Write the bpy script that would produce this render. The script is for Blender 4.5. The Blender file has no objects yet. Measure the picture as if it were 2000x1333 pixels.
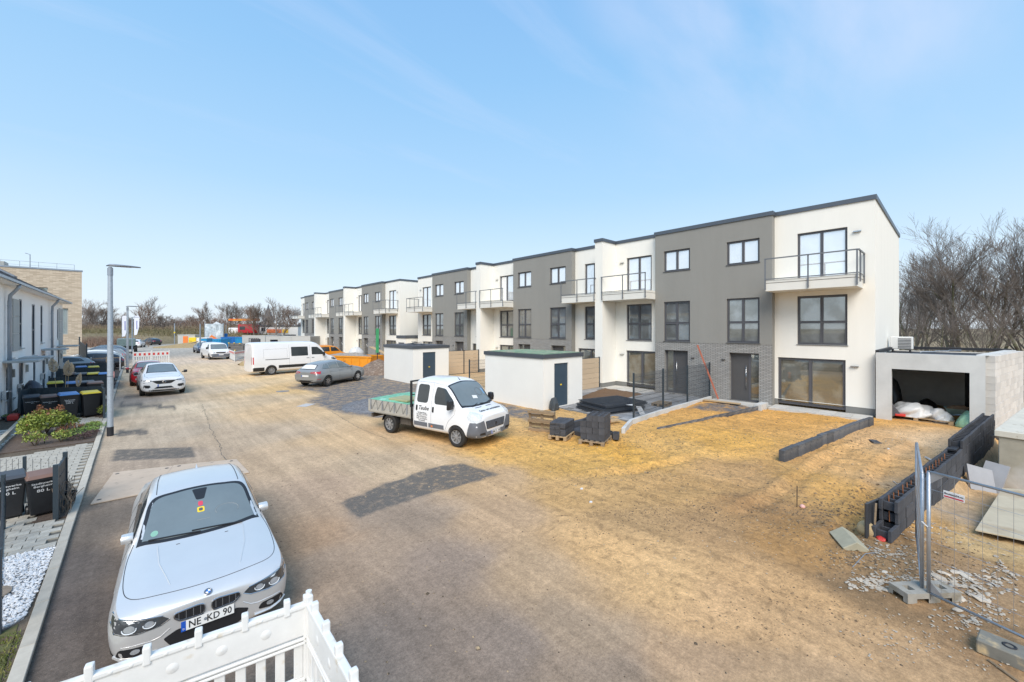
import bpy, bmesh, math, random
import numpy as np
from mathutils import Vector, Matrix, Euler, geometry
from mathutils.bvhtree import BVHTree
PI = math.pi
rad = math.radians
scene = bpy.context.scene
COL = scene.collection

# ---------------------------------------------------------------- camera
CAM_H = 3.6
YAW = math.atan2(734, 797)
cam_data = bpy.data.cameras.new('camera')
cam = bpy.data.objects.new('camera', cam_data)
COL.objects.link(cam)
cam.location = (0, 0, CAM_H)
cam.rotation_euler = (PI / 2, 0, -YAW)
cam_data.sensor_width = 36
cam_data.lens = 36 * 797 / 2000
cam_data.shift_y = (642 - 666.5) / 2000
cam_data.clip_start = .05
cam_data.clip_end = 6000
scene.camera = cam

# ---------------------------------------------------------------- sky, sun, exposure
SUN_EL, SUN_AZ = rad(44), rad(224)     # azimuth from +Y clockwise: sun behind and left of the camera
world = bpy.data.worlds.new('World')
scene.world = world
world.use_nodes = True
wn, wl = world.node_tree.nodes, world.node_tree.links
for n in list(wn): wn.remove(n)
w_out = wn.new('ShaderNodeOutputWorld')
w_bg = wn.new('ShaderNodeBackground')
w_bg.inputs[1].default_value = 0.10
sky = wn.new('ShaderNodeTexSky')
sky.sky_type = 'NISHITA'
sky.sun_disc = False
sky.sun_elevation = SUN_EL
sky.sun_rotation = SUN_AZ
sky.air_density = 1.0
sky.dust_density = 1.6
sky.ozone_density = 1.0
# thin high cloud and the pale winter haze above the horizon
tc = wn.new('ShaderNodeTexCoord')
sp = wn.new('ShaderNodeSeparateXYZ'); wl.new(tc.outputs['Generated'], sp.inputs[0])
hz = wn.new('ShaderNodeMapRange'); wl.new(sp.outputs[2], hz.inputs[0])
hz.inputs[1].default_value = 0.0; hz.inputs[2].default_value = 0.72
ramp = wn.new('ShaderNodeValToRGB'); wl.new(hz.outputs[0], ramp.inputs[0])
cr = ramp.color_ramp
cr.elements[0].position = 0; cr.elements[0].color = (7.0, 7.8, 8.5, 1)
cr.elements[1].position = 1; cr.elements[1].color = (2.05, 4.25, 7.5, 1)
e = cr.elements.new(.16); e.color = (5.8, 7.2, 8.5, 1)
e = cr.elements.new(.42); e.color = (3.7, 5.9, 8.2, 1)
e = cr.elements.new(.72); e.color = (2.6, 5.0, 7.9, 1)
mixs = wn.new('ShaderNodeMixRGB'); mixs.inputs[0].default_value = .86
wl.new(sky.outputs[0], mixs.inputs[1]); wl.new(ramp.outputs[0], mixs.inputs[2])
# clouds on a plane: direction / height, long thin streaks
zc = wn.new('ShaderNodeMath'); zc.operation = 'MAXIMUM'; zc.inputs[1].default_value = .06; wl.new(sp.outputs[2], zc.inputs[0])
dv = wn.new('ShaderNodeVectorMath'); dv.operation = 'DIVIDE'
cb = wn.new('ShaderNodeCombineXYZ')
for i in range(3): wl.new(zc.outputs[0], cb.inputs[i])
wl.new(tc.outputs['Generated'], dv.inputs[0]); wl.new(cb.outputs[0], dv.inputs[1])
mp = wn.new('ShaderNodeMapping'); mp.inputs['Rotation'].default_value = (0, 0, rad(-52)); mp.inputs['Scale'].default_value = (.55, 1.9, 0)
mp.inputs['Location'].default_value = (.35, .62, 0)
wl.new(dv.outputs[0], mp.inputs[0])
cn = wn.new('ShaderNodeTexNoise'); cn.inputs['Scale'].default_value = 1.15; cn.inputs['Detail'].default_value = 9; cn.inputs['Roughness'].default_value = .58; cn.inputs['Distortion'].default_value = .5
wl.new(mp.outputs[0], cn.inputs[0])
cm = wn.new('ShaderNodeMapRange'); cm.inputs[1].default_value = .53; cm.inputs[2].default_value = .80; cm.inputs[4].default_value = .30; wl.new(cn.outputs[0], cm.inputs[0])
cfade = wn.new('ShaderNodeMapRange'); cfade.inputs[1].default_value = .22; cfade.inputs[2].default_value = .5; wl.new(sp.outputs[2], cfade.inputs[0])
cmul = wn.new('ShaderNodeMath'); cmul.operation = 'MULTIPLY'; wl.new(cm.outputs[0], cmul.inputs[0]); wl.new(cfade.outputs[0], cmul.inputs[1])
# a broad soft cloud bank high up to the right of the street
bdir = wn.new('ShaderNodeVectorMath'); bdir.operation = 'DOT_PRODUCT'; bdir.inputs[1].default_value = Vector((.76, .16, .63)).normalized(); wl.new(tc.outputs['Generated'], bdir.inputs[0])
bmr = wn.new('ShaderNodeMapRange'); bmr.interpolation_type = 'SMOOTHSTEP'; bmr.inputs[1].default_value = .92; bmr.inputs[2].default_value = 1.0; wl.new(bdir.outputs['Value'], bmr.inputs[0])
bn = wn.new('ShaderNodeTexNoise'); bn.inputs['Scale'].default_value = 1.3; bn.inputs['Detail'].default_value = 8; bn.inputs['Roughness'].default_value = .55; wl.new(mp.outputs[0], bn.inputs[0])
bnr = wn.new('ShaderNodeMapRange'); bnr.inputs[1].default_value = .36; bnr.inputs[2].default_value = .70; bnr.inputs[4].default_value = .6; wl.new(bn.outputs[0], bnr.inputs[0])
bm_ = wn.new('ShaderNodeMath'); bm_.operation = 'MULTIPLY'; wl.new(bmr.outputs[0], bm_.inputs[0]); wl.new(bnr.outputs[0], bm_.inputs[1])
cmx = wn.new('ShaderNodeMath'); cmx.operation = 'MAXIMUM'; wl.new(cmul.outputs[0], cmx.inputs[0]); wl.new(bm_.outputs[0], cmx.inputs[1])
mixc = wn.new('ShaderNodeMixRGB'); mixc.inputs[2].default_value = (5.9, 6.4, 8.0, 1)
wl.new(cmx.outputs[0], mixc.inputs[0]); wl.new(mixs.outputs[0], mixc.inputs[1])
wl.new(mixc.outputs[0], w_bg.inputs[0]); wl.new(w_bg.outputs[0], w_out.inputs[0])

sun_data = bpy.data.lights.new('sun', 'SUN')
sun_data.energy = 2.9
sun_data.angle = rad(40)
sun_data.color = (1, .92, .82)
sun = bpy.data.objects.new('sun', sun_data)
COL.objects.link(sun)
sd = Vector((math.sin(SUN_AZ) * math.cos(SUN_EL), math.cos(SUN_AZ) * math.cos(SUN_EL), math.sin(SUN_EL)))
sun.rotation_euler = sd.to_track_quat('Z', 'Y').to_euler()
sun.location = sd * 50

vs = scene.view_settings
vs.view_transform = 'Standard'; vs.look = 'None'; vs.exposure = 0.41; vs.gamma = 1
vs.use_curve_mapping = False
try:
    scene.cycles.max_bounces = 6; scene.cycles.diffuse_bounces = 3; scene.cycles.glossy_bounces = 3
    scene.cycles.transparent_max_bounces = 12; scene.cycles.caustics_reflective = False; scene.cycles.caustics_refractive = False
    scene.cycles.use_denoising = True
except Exception: pass

# ---------------------------------------------------------------- helpers
def srgb(r, g, b):
    f = lambda c: (c / 255 / 12.92) if c / 255 <= .04045 else ((c / 255 + .055) / 1.055) ** 2.4
    return (f(r), f(g), f(b))

def pm(name, col, rough=.6, metal=0., var=.1, scale=3., bump=0., bscale=60., coat=0., spec=.5, rv=0., pos=False, col2=None, c2=(.5, .65), s2=2., stretch=None, ior=None):
    """procedural principled material: base colour broken up by two noises, optional second colour in patches, optional bump"""
    m = bpy.data.materials.new(name); m.use_nodes = True
    nt = m.node_tree; N, Lk = nt.nodes, nt.links
    b = N['Principled BSDF']
    b.inputs['Roughness'].default_value = rough; b.inputs['Metallic'].default_value = metal
    b.inputs['Coat Weight'].default_value = coat; b.inputs['Coat Roughness'].default_value = .04
    b.inputs['Specular IOR Level'].default_value = spec
    if ior: b.inputs['IOR'].default_value = ior
    if pos:
        g = N.new('ShaderNodeNewGeometry'); co = g.outputs['Position']
    else:
        g = N.new('ShaderNodeTexCoord'); co = g.outputs['Object']
    if stretch:
        mpn = N.new('ShaderNodeMapping'); mpn.inputs['Scale'].default_value = stretch; Lk.new(co, mpn.inputs[0]); co = mpn.outputs[0]
    cur = None
    base = N.new('ShaderNodeRGB'); base.outputs[0].default_value = (*col, 1); cur = base.outputs[0]
    if col2:
        n2 = N.new('ShaderNodeTexNoise'); n2.inputs['Scale'].default_value = s2; n2.inputs['Detail'].default_value = 5; Lk.new(co, n2.inputs[0])
        r2 = N.new('ShaderNodeMapRange'); r2.inputs[1].default_value = c2[0]; r2.inputs[2].default_value = c2[1]; Lk.new(n2.outputs[0], r2.inputs[0])
        mx = N.new('ShaderNodeMixRGB'); Lk.new(r2.outputs[0], mx.inputs[0]); Lk.new(cur, mx.inputs[1]); mx.inputs[2].default_value = (*col2, 1); cur = mx.outputs[0]
    if var or rv:
        n1 = N.new('ShaderNodeTexNoise'); n1.inputs['Scale'].default_value = scale; n1.inputs['Detail'].default_value = 8; n1.inputs['Roughness'].default_value = .65
        Lk.new(co, n1.inputs[0])
        mr = N.new('ShaderNodeMapRange'); mr.inputs[1].default_value = .25; mr.inputs[2].default_value = .75
        mr.inputs[3].default_value = 1 - var; mr.inputs[4].default_value = 1 + var; Lk.new(n1.outputs[0], mr.inputs[0])
        val = mr.outputs[0]
        if rv:
            oi = N.new('ShaderNodeObjectInfo')
            mo = N.new('ShaderNodeMapRange'); mo.inputs[3].default_value = 1 - rv; mo.inputs[4].default_value = 1 + rv; Lk.new(oi.outputs['Random'], mo.inputs[0])
            mm = N.new('ShaderNodeMath'); mm.operation = 'MULTIPLY'; Lk.new(val, mm.inputs[0]); Lk.new(mo.outputs[0], mm.inputs[1]); val = mm.outputs[0]
        hs = N.new('ShaderNodeHueSaturation'); Lk.new(val, hs.inputs['Value']); Lk.new(cur, hs.inputs['Color']); cur = hs.outputs[0]
    Lk.new(cur, b.inputs['Base Color'])
    if bump:
        nb = N.new('ShaderNodeTexNoise'); nb.inputs['Scale'].default_value = bscale; nb.inputs['Detail'].default_value = 4; Lk.new(co, nb.inputs[0])
        bp = N.new('ShaderNodeBump'); bp.inputs['Strength'].default_value = bump; bp.inputs['Distance'].default_value = .01
        Lk.new(nb.outputs[0], bp.inputs['Height']); Lk.new(bp.outputs[0], b.inputs['Normal'])
    return m

class MB:
    """collects polygons, builds ONE mesh object"""
    def __init__(s): s.v = []; s.f = []; s.m = []
    def add(s, vs, fs, m=0):
        o = len(s.v); s.v += [tuple(p) for p in vs]
        for f in fs: s.f.append(tuple(i + o for i in f)); s.m.append(m)
        return s
    def box(s, x0, y0, z0, x1, y1, z1, m=0):
        if x0 > x1: x0, x1 = x1, x0
        if y0 > y1: y0, y1 = y1, y0
        if z0 > z1: z0, z1 = z1, z0
        return s.add([(x0,y0,z0),(x1,y0,z0),(x1,y1,z0),(x0,y1,z0),(x0,y0,z1),(x1,y0,z1),(x1,y1,z1),(x0,y1,z1)],
                     [(0,3,2,1),(4,5,6,7),(0,1,5,4),(1,2,6,5),(2,3,7,6),(3,0,4,7)], m)
    def tbox(s, M, sx, sy, sz, m=0):
        """box of size sx,sy,sz centred on M"""
        vs = [M @ Vector((a*sx/2, b*sy/2, c*sz/2)) for c in (-1,1) for a, b in ((-1,-1),(1,-1),(1,1),(-1,1))]
        return s.add(vs, [(0,3,2,1),(4,5,6,7),(0,1,5,4),(1,2,6,5),(2,3,7,6),(3,0,4,7)], m)
    def bar(s, p0, p1, w, h, m=0, up=(0,0,1)):
        """rectangular bar from p0 to p1"""
        p0, p1 = Vector(p0), Vector(p1); d = (p1-p0); L = d.length
        if L < 1e-6: return s
        d /= L; u = Vector(up)
        if abs(d.dot(u)) > .99: u = Vector((1,0,0))
        a = d.cross(u).normalized(); b = a.cross(d).normalized()
        vs = [p + a*i*w/2 + b*j*h/2 for p in (p0,p1) for i, j in ((-1,-1),(1,-1),(1,1),(-1,1))]
        return s.add(vs, [(0,3,2,1),(4,5,6,7),(0,1,5,4),(1,2,6,5),(2,3,7,6),(3,0,4,7)], m)
    def tube(s, pts, r, n=6, m=0, caps=True, closed=False):
        pts = [Vector(p) for p in pts]; k = len(pts)
        rr = r if isinstance(r, (list, tuple)) else [r]*k
        o = len(s.v); prev = None
        for i, p in enumerate(pts):
            if closed: d = pts[(i+1) % k] - pts[i-1]
            else: d = pts[min(i+1, k-1)] - pts[max(i-1, 0)]
            d = d.normalized() if d.length > 1e-9 else Vector((0,0,1))
            if prev is None:
                u = Vector((0,0,1)) if abs(d.z) < .9 else Vector((1,0,0))
                a = d.cross(u).normalized()
            else:
                a = (prev - d*prev.dot(d)).normalized()
            prev = a; b = d.cross(a)
            for j in range(n):
                t = 2*PI*j/n
                q = p + (a*math.cos(t) + b*math.sin(t))*rr[i]
                s.v.append(tuple(q))
        rng = range(k if closed else k-1)
        for i in rng:
            i2 = (i+1) % k
            for j in range(n):
                j2 = (j+1) % n
                s.f.append((o+i*n+j, o+i*n+j2, o+i2*n+j2, o+i2*n+j)); s.m.append(m)
        if caps and not closed:
            s.f.append(tuple(o+j for j in reversed(range(n)))); s.m.append(m)
            s.f.append(tuple(o+(k-1)*n+j for j in range(n))); s.m.append(m)
        return s
    def lathe(s, prof, n=24, c=(0,0,0), axis='z', m=0, capend=True):
        """prof: list of (r,h)"""
        o = len(s.v)
        for r, h in prof:
            for j in range(n):
                t = 2*PI*j/n; a, b = r*math.cos(t), r*math.sin(t)
                q = {'z': (a,b,h), 'y': (a,h,b), 'x': (h,a,b)}[axis]
                s.v.append((q[0]+c[0], q[1]+c[1], q[2]+c[2]))
        for i in range(len(prof)-1):
            for j in range(n):
                j2 = (j+1) % n
                f = (o+i*n+j, o+i*n+j2, o+(i+1)*n+j2, o+(i+1)*n+j)
                s.f.append(f if axis != 'y' else f[::-1]); s.m.append(m)
        if capend:
            s.f.append(tuple(o+j for j in range(n))[::-1]); s.m.append(m)
            s.f.append(tuple(o+(len(prof)-1)*n+j for j in range(n))); s.m.append(m)
        return s
    def prism(s, poly, h0, h1, axis='z', m=0):
        """extrude a 2D polygon. axis z: (x,y); axis y: (x,z); axis x: (y,z)"""
        mk = {'z': lambda p,h:(p[0],p[1],h), 'y': lambda p,h:(p[0],h,p[1]), 'x': lambda p,h:(h,p[0],p[1])}[axis]
        n = len(poly); vs = [mk(p,h0) for p in poly] + [mk(p,h1) for p in poly]
        fs = [tuple(range(n))[::-1], tuple(range(n, 2*n))] + [(i,(i+1)%n,n+(i+1)%n,n+i) for i in range(n)]
        return s.add(vs, fs, m)
    def wall(s, T, a0, a1, z0, z1, holes=(), depth=.2, m=0, mr=None):
        """flat wall with rectangular openings; T(a,z,d) -> xyz, d goes into the wall. Reveals are built."""
        A = sorted({a0,a1,*[h[0] for h in holes],*[h[1] for h in holes]}); Z = sorted({z0,z1,*[h[2] for h in holes],*[h[3] for h in holes]})
        A = [a for a in A if a0-1e-6 <= a <= a1+1e-6]; Z = [z for z in Z if z0-1e-6 <= z <= z1+1e-6]
        for i in range(len(A)-1):
            for j in range(len(Z)-1):
                ca, cz = (A[i]+A[i+1])/2, (Z[j]+Z[j+1])/2
                if any(h[0]<ca<h[1] and h[2]<cz<h[3] for h in holes): continue
                s.add([T(A[i],Z[j],0),T(A[i+1],Z[j],0),T(A[i+1],Z[j+1],0),T(A[i],Z[j+1],0)], [(0,1,2,3)], m)
        mr = m if mr is None else mr
        for h in holes:
            b0,b1,y0,y1 = h[:4]
            for p, q in (((b0,y0),(b1,y0)),((b1,y0),(b1,y1)),((b1,y1),(b0,y1)),((b0,y1),(b0,y0))):
                s.add([T(p[0],p[1],0),T(q[0],q[1],0),T(q[0],q[1],depth),T(p[0],p[1],depth)], [(0,1,2,3)], mr)
        return s
    def mesh(s, name, mats, smooth=False, bevel=0., segs=1, recalc=True):
        me = bpy.data.meshes.new(name)
        me.from_pydata(s.v, [], s.f)
        if not isinstance(mats, (list, tuple)): mats = [mats]
        for mt in mats: me.materials.append(mt)
        if len(mats) > 1: me.polygons.foreach_set('material_index', s.m)
        if bevel or recalc:
            bm = bmesh.new(); bm.from_mesh(me)
            if recalc: bmesh.ops.recalc_face_normals(bm, faces=bm.faces)
            if bevel:
                eds = [e for e in bm.edges if e.is_manifold and e.calc_face_angle(0) > .6]
                bmesh.ops.bevel(bm, geom=eds, offset=bevel, segments=segs, affect='EDGES', profile=.6, clamp_overlap=True)
            bm.to_mesh(me); bm.free()
        if smooth: me.shade_smooth()
        if smooth == 'auto':
            me.shade_flat()
            try: me.set_sharp_from_angle(angle=rad(38)); me.shade_smooth(); me.set_sharp_from_angle(angle=rad(38))
            except Exception: pass
        me.update()
        return me
    def build(s, name, mats, parent=None, smooth=False, bevel=0., segs=1, recalc=True, loc=None, rot=None):
        me = s.mesh(name, mats, smooth, bevel, segs, recalc)
        return link(name, me, parent, loc, rot)

def link(name, me, parent=None, loc=None, rot=None):
    o = bpy.data.objects.new(name, me); COL.objects.link(o)
    if parent: o.parent = parent
    if loc is not None: o.location = loc
    if rot is not None: o.rotation_euler = rot if hasattr(rot, '__len__') else (0, 0, rot)
    return o

def tag(o, label=None, cat=None, group=None, kind=None):
    if label: o['label'] = label
    if cat: o['category'] = cat
    if group: o['group'] = group
    if kind: o['kind'] = kind
    return o

def thing(name, label, cat, loc=(0,0,0), rotz=0., group=None):
    o = bpy.data.objects.new(name, None); COL.objects.link(o)
    o.empty_display_size = .2
    o.location = loc; o.rotation_euler = (0, 0, rotz)
    return tag(o, label, cat, group)

def struct(name, mb, mats, **k):
    return tag(mb.build(name, mats, **k), kind='structure')

KIDS = {}
def children(o): return [c for c in COL.objects if c.parent == o]
def dup(root, loc=None, rotz=None, label=None, group=None, cat=None, scale=None):
    r = root.copy(); COL.objects.link(r)
    if loc is not None: r.location = loc
    if rotz is not None: r.rotation_euler = (0, 0, rotz)
    if scale is not None: r.scale = (scale,)*3 if not hasattr(scale, '__len__') else scale
    if label: r['label'] = label
    if group: r['group'] = group
    if cat: r['category'] = cat
    for ch in list(root.children):
        c = ch.copy(); COL.objects.link(c); c.parent = r
        for g in list(ch.children):
            d = g.copy(); COL.objects.link(d); d.parent = c
    return r

def Mx(loc, rz=0, rx=0, ry=0):
    return Matrix.Translation(loc) @ Euler((rx, ry, rz)).to_matrix().to_4x4()

_font_cache = {}
def text_mesh(txt, size, m, bold=0.0, align='CENTER', ext=.0006, sx=1.0, shear=0):
    cu = bpy.data.curves.new('lettering', 'FONT'); cu.body = txt; cu.size = size; cu.align_x = align; cu.align_y = 'CENTER'
    cu.offset = bold; cu.extrude = ext; cu.resolution_u = 2; cu.shear = shear
    o = bpy.data.objects.new('lettering', cu); COL.objects.link(o)
    dg = bpy.context.evaluated_depsgraph_get()
    me = bpy.data.meshes.new_from_object(o.evaluated_get(dg))
    bpy.data.objects.remove(o); bpy.data.curves.remove(cu)
    me.materials.clear(); me.materials.append(m)
    if sx != 1: me.transform(Matrix.Diagonal((sx,1,1,1)))
    return me

def text_obj(name, txt, size, m, parent, M, **k):
    """lettering lying in the local XY plane of matrix M, reading along +X"""
    me = text_mesh(txt, size, m, **k)
    o = link(name, me, parent); o.matrix_local = M
    return o

def frameM(p, xdir, zdir):
    """matrix with X along xdir, Z (the face normal) along zdir"""
    x = Vector(xdir).normalized(); z = Vector(zdir); z = (z - x*z.dot(x)).normalized(); y = z.cross(x)
    M = Matrix((x, y, z)).transposed().to_4x4(); M.translation = Vector(p); return M

# value noise on numpy arrays
_rs = np.random.RandomState(7)
_lat = _rs.rand(256, 256)
def vnoise(x, y):
    x = np.asarray(x, float); y = np.asarray(y, float)
    xi = np.floor(x).astype(int); yi = np.floor(y).astype(int); fx = x-xi; fy = y-yi
    fx = fx*fx*(3-2*fx); fy = fy*fy*(3-2*fy)
    a = _lat[xi % 256, yi % 256]; b = _lat[(xi+1) % 256, yi % 256]; c = _lat[xi % 256, (yi+1) % 256]; d = _lat[(xi+1) % 256, (yi+1) % 256]
    return (a*(1-fx)+b*fx)*(1-fy) + (c*(1-fx)+d*fx)*fy
def fbm(x, y, o=4):
    s = 0; a = .5; t = 0
    for i in range(o):
        s = s + a*vnoise(x*2**i+17*i, y*2**i+31*i); t += a; a *= .55
    return s/t
def inpoly(x, y, poly):
    r = np.zeros(np.shape(x), bool); n = len(poly); j = n-1
    for i in range(n):
        xi, yi = poly[i]; xj, yj = poly[j]
        c = ((yi > y) != (yj > y)) & (x < (xj-xi)*(y-yi)/((yj-yi) or 1e-9)+xi)
        r ^= c; j = i
    return r
def pdist(x, y, poly):
    """signed distance to polygon, negative inside"""
    d = np.full(np.shape(x), 1e9); n = len(poly)
    for i in range(n):
        ax, ay = poly[i]; bx, by = poly[(i+1) % n]
        dx, dy = bx-ax, by-ay; t = np.clip(((x-ax)*dx+(y-ay)*dy)/(dx*dx+dy*dy+1e-12), 0, 1)
        d = np.minimum(d, np.hypot(x-ax-t*dx, y-ay-t*dy))
    return np.where(inpoly(x, y, poly), -d, d)
def sstep(a, b, x):
    t = np.clip((x-a)/(b-a), 0, 1); return t*t*(3-2*t)
_s, _c = math.sin(YAW), math.cos(YAW)
def ground_pt(u, v, z=0.):
    """where a line of sight measured in the survey photo meets the ground (used only to derive the site plan)"""
    xc = (u-1000)/797; up = -(v-642)/797
    t = (z-CAM_H)/up
    return ((_c*xc+_s)*t, (-_s*xc+_c)*t)
# ================================================================ GROUND
KERB = -.83
# site-colour survey: (u, v, r, g, b)
SURV = [(650,1300,134,120,108),(800,1250,130,118,108),(1000,1250,132,119,108),(900,1100,140,125,112),(800,1000,152,136,120),(1200,1300,142,126,110),
(1100,1100,166,143,116),(1000,1000,176,150,121),(700,1100,154,136,118),(600,1050,162,137,112),(640,950,168,147,126),(760,900,174,155,131),
(560,900,176,155,130),(480,850,172,155,134),(500,780,186,166,138),(420,760,186,169,145),(560,800,194,168,133),(680,860,190,164,130),(800,900,184,162,134),
(150,1200,92,86,83),(180,1100,98,92,88),(210,1020,112,104,96),(130,1280,94,88,83),(190,1250,102,94,89),(60,1320,96,90,84),(300,900,158,144,129),(300,850,168,155,138),
(280,820,174,160,141),(350,800,196,181,158),(270,780,148,139,130),(400,1000,160,142,122),(600,1150,150,132,114),
(900,830,200,166,112),(1000,880,210,166,92),(1100,900,200,158,86),(1200,880,206,159,74),(1300,870,206,164,96),(1400,860,206,159,80),(1500,820,202,154,84),
(1600,810,202,154,80),(1450,930,180,144,98),(1300,950,184,148,98),(1500,1000,158,124,84),(1400,1050,168,136,97),(1250,1020,178,146,104),(1150,960,190,154,103),
(1600,950,192,150,86),(1650,900,200,158,102),(1750,860,196,160,114),(1550,1080,168,130,82),(1700,1080,146,119,86),(1650,1150,136,112,83),(1500,1150,192,155,110),
(1300,1120,208,171,122),(1200,1060,206,168,118),(1450,1200,198,162,119),(1600,1250,182,150,112),(1750,1300,176,146,111),(1850,1250,146,119,88),(1900,1150,146,122,94),
(1800,1050,148,119,85),(1900,1050,180,155,112),(1850,980,160,144,123),(1980,1000,170,150,120),(1850,870,206,180,146),(1350,1280,166,140,112),(1550,1333,172,145,114),
(400,700,190,176,159),(350,690,172,163,150),(480,740,206,181,142),(450,720,200,180,151),(560,760,202,172,124),(600,790,190,165,130),(350,740,188,170,146),(300,685,150,143,133),
(1060,830,196,160,104),(1620,1060,172,132,80),(1690,1000,196,154,90),(1000,930,180,152,118),(1150,1200,150,132,112)]
def P(*uv): return [ground_pt(u, v) for u, v in uv]
GRAVEL2 = P((1385,790),(1480,787),(1484,800),(1440,806),(1345,797))
GRAVEL = P((560,757),(600,748),(650,736),(716,727),(760,733),(850,755),(980,790),(1066,805),(1040,822),(985,812),(900,800),(800,812),(735,815),(660,806),(625,792),(600,783),(640,770),(610,764))
PATCHES = [P((664,985),(700,1012),(850,962),(975,928),(905,905),(850,912),(740,950)),
           [(-.6,26.2),(1.3,23.6),(1.35,24.6),(-.55,27.3)], [(-.5,15.5),(1.2,14.4),(1.25,15.7),(-.48,16.9)], [(-.45,29.5),(.9,28.6),(.95,29.3),(-.4,30.3)], [(-.5,19.0),(.3,18.6),(.3,19.5),(-.5,20.1)]]
BOUND = [(9.3,.85),(14.2,.12),(20.9,-.78)]       # line of the shuttering-block wall
def bound_y(x): return np.interp(x, [b[0] for b in BOUND], [b[1] for b in BOUND])
def height(x, y):
    x = np.asarray(x, float); y = np.asarray(y, float)
    h = np.zeros(np.broadcast(x, y).shape)
    rough = sstep(7.2, 9.5, x + .25*(y-2)*(y < 2)) * (1-sstep(11.5, 14, y)) * (1-sstep(21.0, 21.8, x))
    h = h + rough*((fbm(x*.7, y*.7, 3)-.5)*.12 + (fbm(x*3.3, y*3.3, 4)-.5)*.09)
    # wheel ruts across the sand
    for (ax, ay, bx, by) in ((8.0, 1.5, 19.5, .75), (8.0, 3.0, 19.5, 1.55), (9.0, 5.6, 12.6, 8.6), (9.8, 4.9, 14.2, 8.0), (7.6, 6.2, 12.8, 4.6)):
        dx, dy = bx-ax, by-ay; L = math.hypot(dx, dy); t = ((x-ax)*dx+(y-ay)*dy)/L; dd = ((x-ax)*-dy+(y-ay)*dx)/L + .15*np.sin(t*.7)
        win = sstep(0, 1.5, t)*(1-sstep(L-2, L, t))
        h = h + win*(-.06*np.exp(-(dd/.16)**2) + .05*np.exp(-((dd-.3)/.1)**2) + .022*np.sin(t*26+dd*9)*np.exp(-(dd/.15)**2))
    # churned clods beside the drive
    cl = np.exp(-(((x-11.6)/1.3)**2 + ((y-2.3)/.55)**2))
    h = h + cl*(.06+.10*(fbm(x*6, y*6, 3)-.5))
    gx = 1-sstep(-.15, .35, pdist(x, y, GRAVEL))
    h = h + gx*(fbm(x*5, y*5, 3)-.5)*.05
    # lower yard beyond the block wall
    by = bound_y(x)
    low = sstep(.0, -.35, y-by) * sstep(9.0, 15.5, x)
    h = h - low*(.28+.30*sstep(14, 20, x)) 
    rub = (y < by+.2)*sstep(6.0, 7.5, x)*(1-sstep(20, 24, x))
    h = h + rub*((fbm(x*3, y*3, 3)-.5)*.10)
    # gardens on the left are a little proud of the road
    h = h + .03*(x < KERB-.01)
    # embankment far up the street
    bank = sstep(124, 150, y + .10*x) * sstep(-60, 0, x) 
    h = h + bank*(2.1 + 1.0*(fbm(x*.05, y*.05, 3)))
    # the fields beyond the right-hand trees
    h = h + .0*x
    return h
def axis(a, b, st, far, k=1.16):
    c = list(np.arange(a, b, st)); s = st; p = a; lo = []
    while p > -far: s *= k; p -= s; lo.append(p)
    s = st; p = b; hi = []
    while p < far: hi.append(p); s *= k; p += s
    return np.array(lo[::-1] + c + hi)
gxs = axis(-3.4, 23.0, .085, 2600); gys = axis(-1.8, 17.0, .085, 2600, 1.10)
gxs = np.sort(np.append(gxs[np.abs(gxs-KERB) > .045], [KERB-.03, KERB+.03]))
GX, GY = np.meshgrid(gxs, gys)
GZ = height(GX, GY)
nx, ny = len(gxs), len(gys)
gv = np.stack([GX, GY, GZ], -1).reshape(-1, 3)
ii = np.arange(nx*ny).reshape(ny, nx)
gf = np.stack([ii[:-1,:-1], ii[:-1,1:], ii[1:,1:], ii[1:,:-1]], -1).reshape(-1, 4)
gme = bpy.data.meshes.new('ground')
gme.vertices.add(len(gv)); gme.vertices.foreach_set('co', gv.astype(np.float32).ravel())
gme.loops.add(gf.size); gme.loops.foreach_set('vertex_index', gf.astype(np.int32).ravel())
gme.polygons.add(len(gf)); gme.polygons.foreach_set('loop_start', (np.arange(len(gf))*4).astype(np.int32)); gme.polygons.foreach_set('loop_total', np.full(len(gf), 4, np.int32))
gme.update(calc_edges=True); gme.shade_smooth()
# colour field of the soil, sand, dust and asphalt
wx = GX + 1.3*(fbm(GX*.45, GY*.45, 3)-.5) + .35*(fbm(GX*2.2, GY*2.2, 3)-.5); wy = GY + 1.3*(fbm(GX*.45+9, GY*.45+5, 3)-.5) + .35*(fbm(GX*2.2+4, GY*2.2+8, 3)-.5)
num = np.zeros(GX.shape+(3,)); den = np.zeros(GX.shape)
for (u, v, r, g, b) in SURV:
    px, py = ground_pt(u, v); zc_ = _s*px+_c*py; sg = .05*zc_+.25
    w = 1/(((wx-px)**2+(wy-py)**2)/sg**2 + .25)**2.1
    den += w; num += w[..., None]*np.array(srgb(r, g, b))
colr = num/den[..., None]*np.array([1.045, .985, .925])
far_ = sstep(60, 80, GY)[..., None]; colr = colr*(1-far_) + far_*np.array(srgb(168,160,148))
outer = (1-(1-sstep(120, 126, GY+.10*GX))*(1-sstep(24, 30, GX))*(1-sstep(8, 14, -GX)))[..., None]
grass = np.array(srgb(116,104,78))*(.75+.5*fbm(GX*.15, GY*.15, 4))[..., None]
dry = np.array(srgb(150,132,104))
gr2 = grass*(1-sstep(.5,.62,fbm(GX*.06+3, GY*.06, 3)))[..., None] + dry*sstep(.5,.62,fbm(GX*.06+3, GY*.06, 3))[..., None]
colr = colr*(1-outer) + gr2*outer
gardens = ((GX < KERB) & (GY < 60))[..., None]
colr = np.where(gardens, np.array(srgb(98,88,76)), colr)
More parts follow.
